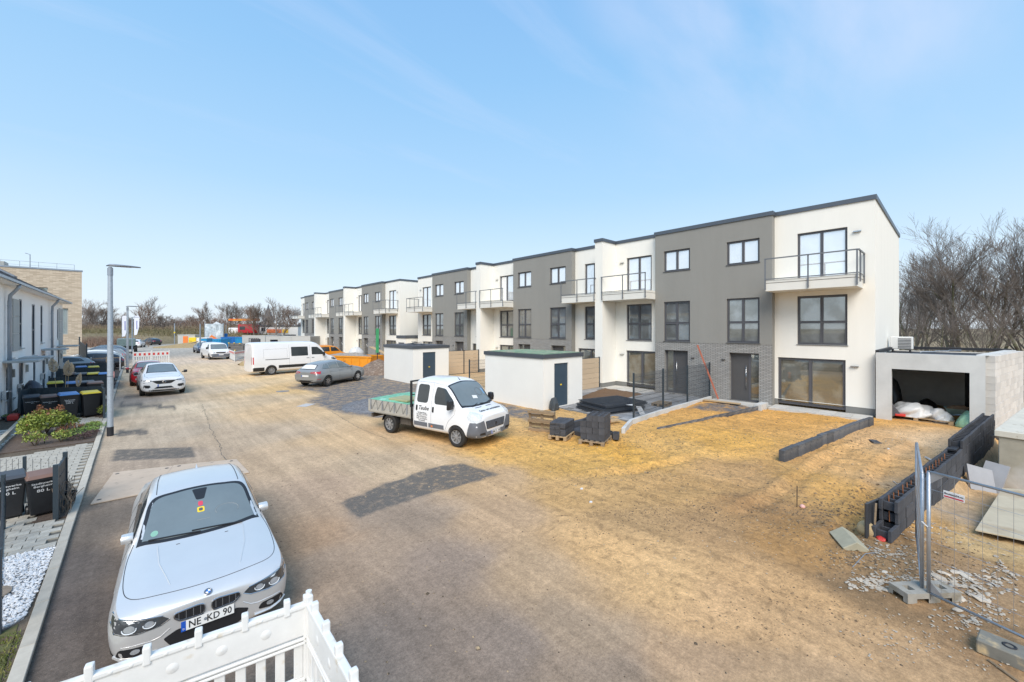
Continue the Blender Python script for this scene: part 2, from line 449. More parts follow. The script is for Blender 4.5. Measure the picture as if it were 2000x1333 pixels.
grav = (1-sstep(-.25, .3, pdist(GX+.5*(fbm(GX*1.5,GY*1.5,3)-.5), GY+1.3*(fbm(GX*1.1+5,GY*1.1,3)-.5), GRAVEL)))
grav = np.maximum(grav, 1-sstep(-.15, .2, pdist(GX+.4*(fbm(GX*2,GY*2,3)-.5), GY+.4*(fbm(GX*2+5,GY*2,3)-.5), GRAVEL2)))
ptc = np.zeros(GX.shape)
for k, pl in enumerate(PATCHES):
    am = .18 if k == 0 else .06
    ptc = np.maximum(ptc, (1-sstep(-.05 if k == 0 else -.03, .05, pdist(GX+am*(fbm(GX*3,GY*3,3)-.5), GY+am*(fbm(GX*3+5,GY*3,3)-.5), pl))))
# how loose (sandy) the surface is: roughness of grain
loose = sstep(.0, 1., (colr[...,0]/(colr[...,2]+1e-4)-1.9)/2.4)
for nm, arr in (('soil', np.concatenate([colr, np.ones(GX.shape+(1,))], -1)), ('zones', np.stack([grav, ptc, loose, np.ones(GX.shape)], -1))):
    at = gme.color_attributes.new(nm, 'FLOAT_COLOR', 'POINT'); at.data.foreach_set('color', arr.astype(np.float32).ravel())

def ground_mat():
    m = bpy.data.materials.new('ground_soil_and_asphalt'); m.use_nodes = True
    N, L = m.node_tree.nodes, m.node_tree.links; b = N['Principled BSDF']
    b.inputs['Roughness'].default_value = .92; b.inputs['Specular IOR Level'].default_value = .25
    g = N.new('ShaderNodeNewGeometry'); P_ = g.outputs['Position']
    a1 = N.new('ShaderNodeAttribute'); a1.attribute_name = 'soil'
    a2 = N.new('ShaderNodeAttribute'); a2.attribute_name = 'zones'
    sep = N.new('ShaderNodeSeparateColor'); L.new(a2.outputs['Color'], sep.inputs[0])
    def noise(sc, det=6, ro=.6, dis=0., st=None):
        n = N.new('ShaderNodeTexNoise'); n.inputs['Scale'].default_value = sc; n.inputs['Detail'].default_value = det; n.inputs['Roughness'].default_value = ro; n.inputs['Distortion'].default_value = dis
        if st:
            mp_ = N.new('ShaderNodeMapping'); mp_.inputs['Scale'].default_value = st; mp_.inputs['Rotation'].default_value = (0,0,rad(4)); L.new(P_, mp_.inputs[0]); L.new(mp_.outputs[0], n.inputs[0])
        else: L.new(P_, n.inputs[0])
        return n.outputs[0]
    def mr(x, a, b_, c, d):
        n = N.new('ShaderNodeMapRange'); L.new(x, n.inputs[0])
        for i, q in enumerate((a, b_, c, d)): n.inputs[i+1].default_value = q
        return n.outputs[0]
    def mul(x, y):
        n = N.new('ShaderNodeMath'); n.operation = 'MULTIPLY'; L.new(x, n.inputs[0])
        if hasattr(y, 'is_linked') or not isinstance(y, (int, float)): L.new(y, n.inputs[1])
        else: n.inputs[1].default_value = y
        return n.outputs[0]
    def mix(f, c1, c2):
        n = N.new('ShaderNodeMixRGB')
        if isinstance(f, (int, float)): n.inputs[0].default_value = f
        else: L.new(f, n.inputs[0])
        for i, c_ in ((1, c1), (2, c2)):
            if isinstance(c_, tuple): n.inputs[i].default_value = (*c_, 1)
            else: L.new(c_, n.inputs[i])
        return n.outputs[0]
    big = mr(noise(.8, 8, .62), .3, .7, .84, 1.14)
    streak = mr(noise(1.0, 8, .68, .3, (3.0, .22, 1)), .32, .68, .82, 1.16)
    mid = mr(noise(9, 9, .8), .3, .7, .70, 1.28)
    fine = mr(noise(30, 6, .9), .32, .70, .62, 1.38)
    v = mul(mul(mul(big, mid), fine), streak)
    sc = mul(v, 1.12)
    hs = N.new('ShaderNodeHueSaturation'); L.new(mr(sep.outputs[2], 0, .8, 1.0, .98), hs.inputs['Saturation']); L.new(sc, hs.inputs['Value']); L.new(a1.outputs['Color'], hs.inputs['Color'])
    col = hs.outputs[0]
    # pale stones in the asphalt and the soil
    vo = N.new('ShaderNodeTexVoronoi'); vo.inputs['Scale'].default_value = 62; L.new(P_, vo.inputs[0])
    st = mr(vo.outputs['Distance'], .10, .22, 1, 0)
    selr = N.new('ShaderNodeSeparateColor'); L.new(vo.outputs['Color'], selr.inputs[0])
    sel = mr(selr.outputs[0], .80, .84, 0, .7)
    col = mix(mul(st, sel), col, (.44, .38, .30))
    sel2 = mr(selr.outputs[1], .80, .84, 0, .65)
    col = mix(mul(st, sel2), col, (.045, .038, .032))
    # dark crusts on the loose soil
    crust = mul(mr(noise(3.2, 10, .82, 1.6), .49, .64, 0, .72), sep.outputs[2])
    col = mix(crust, col, (.135, .088, .048))
    # dark gravel
    v2 = N.new('ShaderNodeTexVoronoi'); v2.inputs['Scale'].default_value = 55; L.new(P_, v2.inputs[0])
    sp2 = N.new('ShaderNodeSeparateColor'); L.new(v2.outputs['Color'], sp2.inputs[0])
    gcol = N.new('ShaderNodeValToRGB'); L.new(mr(noise(26, 6, .95), .36, .66, 0, 1), gcol.inputs[0])
    gcol.color_ramp.elements[0].color = (.07, .07, .075, 1); gcol.color_ramp.elements[1].color = (.26, .255, .26, 1)
    gm = mul(sep.outputs[0], mr(noise(2.6, 9, .8), .40, .54, .30, 1))
    col = mix(gm, col, gcol.outputs[0])
    # dark tarmac patches, worn through in places
    pmask = mul(sep.outputs[1], mr(noise(5, 8, .75), .34, .50, .25, .95))
    gc2 = N.new('ShaderNodeValToRGB'); L.new(mr(noise(30, 6, .95), .36, .66, 0, 1), gc2.inputs[0]); gc2.color_ramp.elements[0].color = (.06, .055, .052, 1); gc2.color_ramp.elements[1].color = (.21, .19, .165, 1)
    col = mix(pmask, col, gc2.outputs[0])
    L.new(col, b.inputs['Base Color'])
    # relief
    bh = N.new('ShaderNodeMath'); bh.operation = 'ADD'
    L.new(mul(noise(70, 4, .8), .35), bh.inputs[0]); L.new(mul(noise(11, 7, .75), sep.outputs[2]), bh.inputs[1])
    bh2 = N.new('ShaderNodeMath'); bh2.operation = 'ADD'; L.new(bh.outputs[0], bh2.inputs[0]); L.new(mul(mr(v2.outputs['Distance'], 0, .5, 1, 0), sep.outputs[0]), bh2.inputs[1])
    bp = N.new('ShaderNodeBump'); bp.inputs['Strength'].default_value = .75; bp.inputs['Distance'].default_value = .022; L.new(bh2.outputs[0], bp.inputs['Height']); L.new(bp.outputs[0], b.inputs['Normal'])
    return m
gme.materials.append(ground_mat())
tag(link('ground', gme), kind='structure')
def hz(x, y): return float(height(np.array([x]), np.array([y]))[0])
# ================================================================ NEW TERRACED HOUSES (right)
M_CREAM = pm('render_cream', (.85,.825,.755), .9, var=.03, scale=1.1, stretch=(1.6,1.6,.22), bump=.25, bscale=160, pos=True)
M_GREY = pm('render_grey', (.275,.268,.245), .92, var=.045, scale=1.0, stretch=(1.6,1.6,.25), bump=.5, bscale=120, pos=True)
M_PLINTH = pm('plinth_grey', (.21,.21,.20), .9, var=.1, scale=2, pos=True)
M_COPE = pm('coping_zinc', (.13,.145,.165), .45, metal=.6, var=.06, scale=4)
M_FRAME = pm('window_frame_grey', (.095,.095,.105), .4, var=.05)
M_SILL = pm('sill_metal', (.12,.12,.13), .4, metal=.5, var=.04)
M_RAIL = pm('railing_grey', (.20,.205,.215), .45, metal=.5, var=.05)
M_SLAB = pm('balcony_slab', (.74,.72,.66), .8, var=.05, scale=2)
M_DOOR = pm('door_anthracite', (.085,.082,.082), .45, var=.05)
M_STEEL = pm('stainless', (.6,.6,.6), .25, metal=1, var=.03)
M_ROOF = pm('flat_roof', (.10,.10,.11), .9, var=.2)
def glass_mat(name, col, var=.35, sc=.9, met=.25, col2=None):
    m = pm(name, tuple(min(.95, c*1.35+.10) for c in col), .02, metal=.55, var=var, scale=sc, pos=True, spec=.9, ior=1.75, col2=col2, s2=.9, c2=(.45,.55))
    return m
M_PANE_HI = glass_mat('pane_painted_bright', (.64,.66,.70), .08)  # opaque; pale colour stands in for a lit room and reflected sky
M_PANE_MID = glass_mat('pane_painted_reflecting', (.20,.215,.215), .2, .5, col2=(.27,.28,.27))  # mottled grey paints in reflections on top of the real ones
M_PANE_LO = glass_mat('pane_painted_dim', (.17,.175,.15), .25, .4, col2=(.24,.225,.18))  # opaque; dull mottled colour stands in for the shaded room behind
M_BLIND = pm('roller_blind', (.16,.165,.17), .6, var=.05)

def slip_mat():
    """thin ribbed brick slips: courses cut in relief, colours from the fired clay"""
    m = bpy.data.materials.new('brick_slips_ribbed'); m.use_nodes = True
    N, L = m.node_tree.nodes, m.node_tree.links; b = N['Principled BSDF']; b.inputs['Roughness'].default_value = .9
    g = N.new('ShaderNodeNewGeometry'); s = N.new('ShaderNodeSeparateXYZ'); L.new(g.outputs['Position'], s.inputs[0])
    c = N.new('ShaderNodeCombineXYZ'); L.new(s.outputs[1], c.inputs[0]); L.new(s.outputs[2], c.inputs[1])
    br = N.new('ShaderNodeTexBrick'); L.new(c.outputs[0], br.inputs[0])
    br.inputs['Scale'].default_value = 1; br.inputs['Brick Width'].default_value = .24; br.inputs['Row Height'].default_value = .062; br.inputs['Mortar Size'].default_value = .012
    br.inputs['Color1'].default_value = (.40,.39,.365,1); br.inputs['Color2'].default_value = (.31,.30,.285,1); br.inputs['Mortar'].default_value = (.15,.147,.14,1)
    L.new(br.outputs[0], b.inputs['Base Color'])
    bp = N.new('ShaderNodeBump'); bp.inputs['Strength'].default_value = .6; bp.inputs['Distance'].default_value = .01; bp.invert = True; L.new(br.outputs['Fac'], bp.inputs['Height']); L.new(bp.outputs[0], b.inputs['Normal'])
    return m
M_SLIP = slip_mat()

def window(parent, X, y0, y1, z0, z1, panes, mat, fr=.065, depth=.13, sill=True, shut=0., wires=()):
    """window facing -X at x = X (outer wall face); panes = list of fractions (a0,a1,b0,b1) of the opening; the frame carries its panes"""
    if y0 > y1: y0, y1 = y1, y0
    xf = X + depth; mb = MB()
    W, H_ = y1-y0, z1-z0
    cells = [(y0+W*a, y0+W*b, z0+H_*c, z0+H_*d) for a, b, c, d in panes]
    # frame as a wall with pane holes, 5 cm thick
    e = .004
    holes = [(a+fr*(.5 if a > y0+.02 else 1), b-fr*(.5 if b < y1-.02 else 1), c+fr*(.5 if c > z0+.02 else 1), d-fr*(.5 if d < z1-.02 else 1)) for a, b, c, d in cells]
    mb.wall(lambda a, z, d: (xf-.05+d, a, z), y0+e, y1-e, z0+e, z1-e, holes, .05)
    # casement rebate round every pane, proud of the outer frame
    for a, b, c, d in holes:
        for p, q in (((a,c),(b,c)),((b,c),(b,d)),((b,d),(a,d)),((a,d),(a,c))):
            pass
    if shut: mb.box(xf-.075, y0+.03, z1-shut, xf-.055, y1-.03, z1-.03)
    w = mb.build('window', M_FRAME, parent, recalc=False)
    for a, b, c, d in holes:
        p = MB(); p.add([(xf-.012,a,c),(xf-.012,a,d),(xf-.012,b,d),(xf-.012,b,c),(xf,a,c),(xf,a,d),(xf,b,d),(xf,b,c)], [(0,1,2,3),(7,6,5,4),(0,4,5,1),(1,5,6,2),(2,6,7,3),(3,7,4,0)])
        p.build('pane', mat, w)
        r = MB()
        t = .022
        for (ya, yb, za, zb) in ((a,b,c,c+t),(a,b,d-t,d),(a,a+t,c+t,d-t),(b-t,b,c+t,d-t)): r.box(xf-.065, ya, za, xf-.013, yb, zb)
        r.build('casement', M_FRAME, w)
    if sill:
        s_ = MB(); s_.box(X-.035, y0-.03, z0-.03, xf-.05, y1+.03, z0-.004); s_.build('window_sill', M_SILL, w)
    return w
P2 = [(0,.5,0,1),(.5,1,0,1)]
P4 = [(0,.5,0,.46),(.5,1,0,.46),(0,.5,.46,1),(.5,1,.46,1)]

def house(label, X, Ya, sgn, ww, gw, spec, end_wall=False, pillar=False, group='new terraced houses on the right of the street', top=8.88):
    """one three-storey house of the terrace. Ya: the white-side party wall, sgn: +1 white half nearest the camera"""
    h = thing('terraced_house', label, 'terraced house', (X, Ya, 0), 0, group)
    Y = lambda d: sgn*d
    xg = -.40                               # grey half stands forward
    D = 10.4
    dw0, dw1 = (0, ww); dg0, dg1 = ww, ww+gw
    def T(x): return lambda a, z, d: (x+d, a, z)
    # wall pieces ----------------------------------------------------------
    hol_w = [(*sorted((Y(a), Y(b))), c, d) for a, b, c, d, k in spec['w']]
    hol_g = [(*sorted((Y(a), Y(b))), c, d) for a, b, c, d, k in spec['g']]
    w = MB(); y0, y1 = sorted((Y(dw0), Y(dw1)))
    w.wall(T(0), y0, y1, .32, top, [q for q in hol_w if q[2] > .33] + [(q[0],q[1],.32,q[3]) for q in hol_w if q[2] <= .33], .22)
    if end_wall:
        w.add([(0,0,.32),(D,0,.32),(D,0,top),(0,0,top)], [(0,1,2,3)])
        w.add([(D,0,0),(D,Y(dg1),0),(D,Y(dg1),top),(D,0,top)], [(0,1,2,3)])
    w.build('wall', M_CREAM, h, recalc=False)
    low = sorted([q for q in hol_w if q[2] <= .33]); cur = y0
    for q in low + [(y1, y1, 0, 0)]:
        if q[0]-cur > .01: MB().box(.012, cur, -.3, .2, q[0], .32).build('plinth', M_PLINTH, h)
        cur = q[1]
    if end_wall: MB().box(.203, *( (.012,) if sgn > 0 else (-.2,)), -.6, D, *((.2,) if sgn > 0 else (-.012,)), .318).build('plinth', M_PLINTH, h)
    g = MB(); g0, g1 = sorted((Y(dg0), Y(dg1)))
    g.wall(T(xg), g0, g1, 2.84, top, [q for q in hol_g if q[2] > 2.5], .26)
    ys = Y(dg0)
    g.add([(xg,ys,0),(0,ys,0),(0,ys,top),(xg,ys,top)], [(0,1,2,3)])
    g.build('wall', M_GREY, h, recalc=False)['label'] = 'grey rendered wall standing forward'
    gl = MB(); gl.wall(T(xg+.012), g0, g1, -.1, 2.84, [(q[0],q[1],q[2],q[3]) for q in hol_g if q[2] <= 2.5], .4)
    gl.build('wall', M_SLIP, h, recalc=False)['label'] = 'ribbed brick cladding of the ground floor'
    # roof and coping ------------------------------------------------------
    r = MB(); r.box(.25, g0 if sgn < 0 else 0.02, top-.35, D-.05, g1 if sgn > 0 else -.02, top-.25); r.build('roof', M_ROOF, h)
    c = MB(); ct, cb_ = top+.17, top-.02
    c.box(-.05, y0, cb_, .3, y1, ct); c.box(xg-.05, g0 - (.05 if sgn > 0 else 0), cb_+.002, .302, g1 + (.05 if sgn < 0 else 0), ct+.002)
    if end_wall:
        e0, e1 = sorted((-.05*sgn, .25*sgn)); c.box(-.052, e0, cb_+.001, D+.05, e1, ct+.001)
        c.box(D-.25, g0 if sgn < 0 else .25, cb_-.001, D+.051, g1 if sgn > 0 else -.25, ct-.001)
    c.build('coping', M_COPE, h)
    for a, b, z0, z1, kind in spec['w']:
        y_, y2 = sorted((Y(a), Y(b)))
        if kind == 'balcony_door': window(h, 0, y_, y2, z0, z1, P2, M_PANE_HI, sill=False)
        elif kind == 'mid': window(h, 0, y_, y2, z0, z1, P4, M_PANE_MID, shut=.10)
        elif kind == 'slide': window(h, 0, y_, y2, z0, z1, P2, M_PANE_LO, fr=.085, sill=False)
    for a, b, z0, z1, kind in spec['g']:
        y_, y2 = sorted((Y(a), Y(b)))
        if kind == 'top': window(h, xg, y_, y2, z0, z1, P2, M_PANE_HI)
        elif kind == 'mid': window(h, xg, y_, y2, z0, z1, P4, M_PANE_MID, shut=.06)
        elif kind == 'door':
            # anthracite door leaf with a glazed side light; 'sgn' decides which side the leaf is on
            xd = xg + .30
            fr = MB(); lw = (y2-y_)*.64
            leaf = (y_+.03, y_+lw) if spec.get('leaf', 1) > 0 else (y2-lw, y2-.03)
            side = (y_+lw+.06, y2-.06) if spec.get('leaf', 1) > 0 else (y_+.06, y2-lw-.06)
            fr.wall(lambda p, z, d: (xd-.06+d, p, z), y_, y2, z0, z1, [(leaf[0]+.03, leaf[1]-.02, z0+.02, z1-.05), (side[0], side[1], z0+.08, z1-.07)], .06)
            f = fr.build('door_frame', M_FRAME, h, recalc=False)
            d_ = MB().box(xd-.045, leaf[0]+.032, z0+.022, xd-.005, leaf[1]-.022, z1-.052).build('door', M_DOOR, f)
            p = MB().box(xd-.03, side[0]+.001, z0+.081, xd-.01, side[1]-.001, z1-.071).build('pane', M_PANE_LO, f)
            hy = leaf[1]-.14 if spec.get('leaf', 1) > 0 else leaf[0]+.14
            hd = MB().tube([(xd-.10, hy, z0+.55), (xd-.10, hy, z0+1.75)], .016, 8); hd.bar((xd-.10,hy,z0+.7),(xd-.04,hy,z0+.7),.02,.02); hd.bar((xd-.10,hy,z0+1.6),(xd-.04,hy,z0+1.6),.02,.02)
            hd.build('door_handle', M_STEEL, f, smooth=True)
            l = MB().box(xg-.07, (y2+.2 if spec.get('leaf', 1) < 0 else y_-.35), 2.03, xg+.012, (y2+.35 if spec.get('leaf', 1) < 0 else y_-.2), 2.07); l.build('wall_lamp', M_DOOR, h)
    # balcony --------------------------------------------------------------
    b0, b1 = spec['balc']; yb0, yb1 = sorted((Y(b0), Y(b1))); xb = -1.45
    bs = MB(); bs.box(xb, yb0, 5.26, -.003, yb1, 5.60); bs.box(xb-.02, yb0-.02 if sgn > 0 else yb0, 5.62, -.004, yb1 if sgn > 0 else yb1+.02, 5.74)
    b_ = bs.build('balcony', M_SLAB, h)
    n = max(3, round((yb1-yb0)/1.15)); top_r = 6.68
    ends = [(xb-.05, yb0+(yb1-yb0)*k/(n-1)) for k in range(n)]
    free = yb0 if sgn > 0 else yb1
    for (px, py) in ends: MB().bar((px, py, 5.30), (px, py, top_r), .055, .022).bar((px+.0, py, 5.38), (px+.06, py, 5.38), .05,.03).build('railing_post', M_RAIL, b_)
    for px in (xb+.35, -.10): MB().bar((px, free-.05*sgn, 5.45), (px, free-.05*sgn, top_r), .055, .022).build('railing_post', M_RAIL, b_)
    rl = MB().bar((xb-.05, yb0-.03, top_r), (xb-.05, yb1+.03, top_r), .05, .05); rl.bar((xb-.05, yb0, 5.78), (xb-.05, yb1, 5.78), .03, .04)
    rl.bar((xb-.05, free-.05*sgn, top_r), (-.02, free-.05*sgn, top_r), .05, .05); rl.bar((xb-.05, free-.05*sgn, 5.78), (-.02, free-.05*sgn, 5.78), .03, .04); rl.build('handrail', M_RAIL, b_)
    if spec.get('lamps', True):
        for z, off in ((7.62, -.32), (1.99, -.30)):
            a = spec['w'][0][0]+off if z > 5 else spec['w'][2][0]+off
            if a < .25: continue
            MB().box(-.09, Y(a)-.13, z, -.002, Y(a)+.13, z+.045).build('wall_lamp', M_STEEL, h)
    if pillar:
        t0, t1 = sorted((Y(-.27), Y(.27)))
        pp = MB().box(-1.42, t0, .3, -.004, t1, top-.022); pp.build('partition_wall', M_CREAM, h)
        pq = MB().box(-1.405, t0+.012, -.2, 0.01, t1-.012, .30); pq.build('plinth', M_PLINTH, h)
        pc = MB().box(-1.47, t0-.05, cb_-.003, .26, t1+.05, ct-.003); pc.build('coping', M_COPE, h)
    return h

def terrace(X, Y0, far=False):
    L1, L2, L3, per = 3.55, 3.13, 2.92, 11.86
    zt = dict(t=(5.78, 7.90), m=(2.88, 5.06), g=(.12, 2.26))
    def spec(a0, a1, g0, g1, ww, gw, leaf, balc, tg=None):
        # a: upper doors and windows on the white side, g: ground-floor slider, both measured from the white party wall
        return dict(w=[(a0, a1, *zt['t'], 'balcony_door'), (a0, a1, *zt['m'], 'mid'), (g0, g1, *zt['g'], 'slide')],
                    g=[(ww+.52, ww+1.98, 6.75, 7.90, 'top'), (ww+.52, ww+1.98, 2.9, 5.08, 'mid'), (ww+.55, ww+1.86, .06, 2.40, 'door')], leaf=leaf, balc=balc)
    where = 'near' if not far else 'far'
    t = 'of the near terrace' if not far else 'of the far terrace'
    hs = []
    hs.append(house(f'end house nearest the camera, white and grey with balcony, {t}', X, Y0, 1, L1, 2.9, spec(.88, 2.66, .94, 3.42, L1, 2.9, -1, (.38, L1-.02)), end_wall=True))
    y = Y0 + L1 + 2.9
    lab = ['second', 'third', 'fourth', 'fifth']
    yy = Y0 + L1 + 2.9
    for k in range(4):
        if k % 2 == 0:       # grey first, white party wall on the far side
            Yp = yy + 2.9 + L2
            s_ = spec(1.05, 2.70, 1.03, 3.10, L2, 2.9, 1, (.28, L2))
            hs.append(house(f'{lab[k]} house {t}, grey half nearer and partition wall beside its balcony', X, Yp, -1, L2, 2.9, s_, pillar=True)); yy = Yp
        else:
            s_ = spec(.62, 2.12, .62, 2.66, L3, 2.92, -1, (.28, L3))
            hs.append(house(f'{lab[k]} house {t}, white half nearer and grey half beyond', X, yy, 1, L3, 2.92, s_)); yy += L3 + 2.92
    s_ = spec(.9, 2.6, .95, 3.2, 3.5, 2.9, 1, (.3, 3.48))
    hs.append(house(f'last end house {t}, farthest from the camera', X, yy+6.4, -1, 3.5, 2.9, s_, end_wall=True))
    return yy+6.4
TX, TY = 22.1, 2.2
end1 = terrace(TX, TY)
end2 = terrace(21.3, 41.3, True)
# ================================================================ GARAGE, SHEDS, WALLS, YARD (right)
M_CONC = pm('concrete_grey', (.56,.56,.54), .85, var=.12, scale=1.2, bump=.2, bscale=50, pos=True, col2=(.48,.48,.46), s2=.8)
M_CONC_IN = pm('concrete_inside', (.74,.72,.68), .9, var=.15, scale=1.5, pos=True)
M_AAC = pm('aerated_block', (.58,.55,.51), .95, var=.12, scale=3, rv=.10, bump=.3)
M_BIT = pm('bitumen_black', (.022,.022,.026), .55, var=.3, scale=3)
M_DKBLK = pm('shuttering_block_dark', (.058,.060,.068), .85, var=.3, scale=5, rv=.25, bump=.5, bscale=45)
M_LBLK = pm('edging_block', (.085,.09,.10), .85, var=.3, scale=4, rv=.3, bump=.3, bscale=40, col2=(.16,.155,.15), s2=3)
M_WOOD = pm('pallet_wood', (.42,.30,.17), .85, var=.25, scale=4, rv=.15, stretch=(2,9,9))
M_WOOD2 = pm('old_wood', (.30,.22,.14), .9, var=.3, scale=4, rv=.2, stretch=(2,9,9))
M_SHEDW = pm('shed_render', (.84,.82,.765), .92, var=.03, scale=.8, pos=True, bump=.12, bscale=120)
M_SHEDD = pm('shed_door_blue_grey', (.045,.072,.10), .45, var=.08)
M_TAN = pm('tan_plank', (.56,.435,.30), .7, var=.08, scale=3, rv=.05, stretch=(1,1,6))
M_POST = pm('fence_post_anthracite', (.035,.05,.062), .45, var=.1)
M_WIRE = pm('mesh_wire_anthracite', (.05,.06,.07), .5, var=.1)
M_GALV = pm('galvanised', (.42,.45,.49), .42, metal=.75, var=.18, scale=6)
M_PAVE = pm('paver_grey', (.30,.30,.30), .85, var=.15, scale=4, rv=.2)
M_PAVEL = pm('slab_light', (.52,.50,.46), .85, var=.15, scale=3, rv=.1)
M_SOIL = pm('topsoil_brown', (.16,.095,.052), .95, var=.3, scale=9, bump=1, bscale=30, pos=True)
M_ORANGE = pm('orange_plastic', (.75,.21,.05), .4, var=.08)
M_STONE = pm('rubble_pale', (.54,.47,.38), .9, var=.2, scale=4, rv=.2, bump=.3, bscale=20)
M_BLACKP = pm('black_plastic', (.018,.018,.02), .4, var=.2)
M_WHITEP = pm('white_plastic_film', (.62,.62,.61), .35, var=.15, scale=4, bump=.5, bscale=9)
M_GREENP = pm('green_tarp', (.30,.55,.38), .5, var=.15, scale=4, bump=.6, bscale=8)
M_RED = pm('red_paint', (.62,.05,.04), .5, var=.08)
M_YEL = pm('yellow_paint', (.80,.58,.03), .5, var=.05)

# ---- garage under construction, joined to the end house
gr = thing('garage', 'unfinished grey concrete garage with open front, joined to the end house', 'garage', (21.8, .75, 0))
YL, YR, GT = 1.40, -1.47, 2.63
m = MB(); m.wall(lambda a, z, d: (d, a, z), YR, YL, -.05, GT, [(YR+.37, YL-.46, -.05, 2.02)], .26); m.add([(0,YL,GT),(0,YR,GT),(.26,YR,GT),(.26,YL,GT)],[(0,1,2,3)]); m.add([(0,YR,-.05),(.26,YR-.002,-.05),(.26,YR-.002,GT),(0,YR,GT)],[(0,1,2,3)])
m.build('front_frame', M_CONC, gr, recalc=False)
GX1, GYB = 6.1, -2.5                      # back corner of the skewed side wall
import itertools
blk = MB().box(0, -.24, 0, .495, 0, .244).mesh('block', M_AAC, bevel=.006)
sdir = Vector((GX1-.27, GYB-YR, 0)); SL = sdir.length; sang = math.atan2(sdir.y, sdir.x)
rnd = random.Random(3)
for c in range(11):
    off = .25 if c % 2 else 0; x = -off
    while x < SL-.02:
        o = bpy.data.objects.new('block', blk); COL.objects.link(o); o.parent = gr
        xs = max(x, 0); ln = min(x+.495, SL)-xs
        o.location = (.27+math.cos(sang)*xs, YR+math.sin(sang)*xs+rnd.uniform(-.004,.006)+.235-.235, -.04+c*.2435); o.rotation_euler = (0,0,sang); o.scale = (ln/.495, 1, .985)
        x += .5
MB().add([(.28,YR+.0,-.05),(GX1,GYB+.02,-.05),(GX1,GYB+.02,GT-.01),(.28,YR+.0,GT-.01),(.28,YR+.24,-.05),(GX1,GYB+.26,-.05),(GX1,GYB+.26,GT-.01),(.28,YR+.24,GT-.01)], [(4,5,6,7)]).build('inner_wall', M_CONC_IN, gr, recalc=False)
MB().wall(lambda a, z, d: (GX1-.2+d, a, z), GYB+.26, YL, -.05, GT-.1, [(-1.95,-1.05,-.05,2.0)], .15).build('back_wall', M_CONC_IN, gr, recalc=False)
MB().box(GX1+.1, -2.3, -.05, GX1+1.5, -.6, 2.2).build('doorway_dark_box', M_BIT, gr)  # black box added so that the back doorway reads dark
MB().add([(.262,YR+.03,GT-.14),(GX1-.2,GYB+.27,GT-.14),(GX1-.2,YL-.05,GT-.14),(.262,YL-.05,GT-.14),(.262,YR+.03,GT-.30),(GX1-.2,GYB+.27,GT-.30),(GX1-.2,YL-.05,GT-.30),(.262,YL-.05,GT-.30)], [(0,1,2,3)]).build('roof', M_BIT, gr, recalc=False)
MB().add([(.262,YR+.03,GT-.30),(GX1-.2,GYB+.27,GT-.30),(GX1-.2,YL-.05,GT-.30),(.262,YL-.05,GT-.30)], [(3,2,1,0)]).build('ceiling', M_CONC_IN, gr, recalc=False)
MB().add([(.27,YL-.01,-.05),(GX1-.2,YL-.01,-.05),(GX1-.2,YL-.01,GT-.3),(.27,YL-.01,GT-.3)], [(0,1,2,3)]).build('inner_wall', M_CONC_IN, gr, recalc=False)
MB().bar((.33,YL,GT+.03),(GX1,YL-.1,GT+.03),.12,.12).build('roof_upstand', M_BIT, gr); MB().bar((GX1-.1,GYB+.1,GT+.03),(GX1-.1,YL-.1,GT+.03),.2,.12).build('roof_upstand', M_BIT, gr)
MB().bar((.2,YR+.06,GT+.018),(GX1,GYB+.12,GT+.018),.30,.035).build('wall_top_mortar', M_CONC, gr)
MB().box(.27,YR+.3,-.06,GX1-.2,YL-.02,-.02).build('floor_slab', pm('garage_floor', (.52,.45,.36), .9, var=.15, scale=2, pos=True), gr)
f = MB(); f.add([(.02,YR-.03,-1.4),(GX1,GYB-.27,-1.4),(GX1,GYB-.27,-.06),(.02,YR-.03,-.06),(.02,YR+.3,-1.4),(GX1,GYB+.1,-1.4),(GX1,GYB+.1,-.06),(.02,YR+.3,-.06)], [(0,1,2,3),(4,7,6,5),(0,3,7,4),(1,5,6,2),(3,2,6,7)])
f.build('foundation', M_BIT, gr)
# air-conditioning unit
ac = thing('air_conditioner', 'white outdoor air conditioning unit on the garage roof by the house wall', 'air conditioner', (26.6, 1.72, GT-.14))
MB().box(-.2,-.4,.14,.2,.38,.72).build('casing', pm('ac_white', (.72,.72,.70), .5, var=.03), ac, bevel=.02)
for k in range(7): MB().box(-.215,-.34,.19+k*.07,-.203,.10,.225+k*.07).build('grille_slat', M_FRAME, ac)
for y in (-.3,.3): MB().box(-.22,y-.03,0,.22,y+.03,.14).build('foot', M_BLACKP, ac)
# hose lying on the roof
tag(MB().tube([(22.1+.4*k, .9-.12*k+.12*math.sin(k*2.1), GT+.06) for k in range(9)], .02, 5).build('cable', M_GALV), 'grey cable lying loose on the garage roof', 'cable')

def pallet(label, x, y, z, rz, cat='pallet', group=None, mat=None, tilt=None, L=1.1, W=.74):
    t = thing('pallet', label, cat, (x, y, z), rz, group)
    mt = mat or M_WOOD
    for k in range(3):
        for j in range(3): MB().box(-L/2+k*(L/2-.065), -W/2+j*(W/2-.05), .02, -L/2+k*(L/2-.065)+.13, -W/2+j*(W/2-.05)+.10, .095).build('block', mt, t)
    for j in range(3): MB().box(-L/2, -W/2+j*(W/2-.05), 0, L/2, -W/2+j*(W/2-.05)+.10, .02).build('runner', mt, t)
    for k in range(3): MB().box(-L/2+k*(L/2-.05), -W/2, .095, -L/2+k*(L/2-.05)+.10, W/2, .113).build('bearer', mt, t)
    for j in range(5): MB().box(-L/2, -W/2+j*(W-.1)/4, .113, L/2, -W/2+j*(W-.1)/4+.10, .133).build('deck_board', mt, t)
    if tilt: t.rotation_euler = tilt
    return t
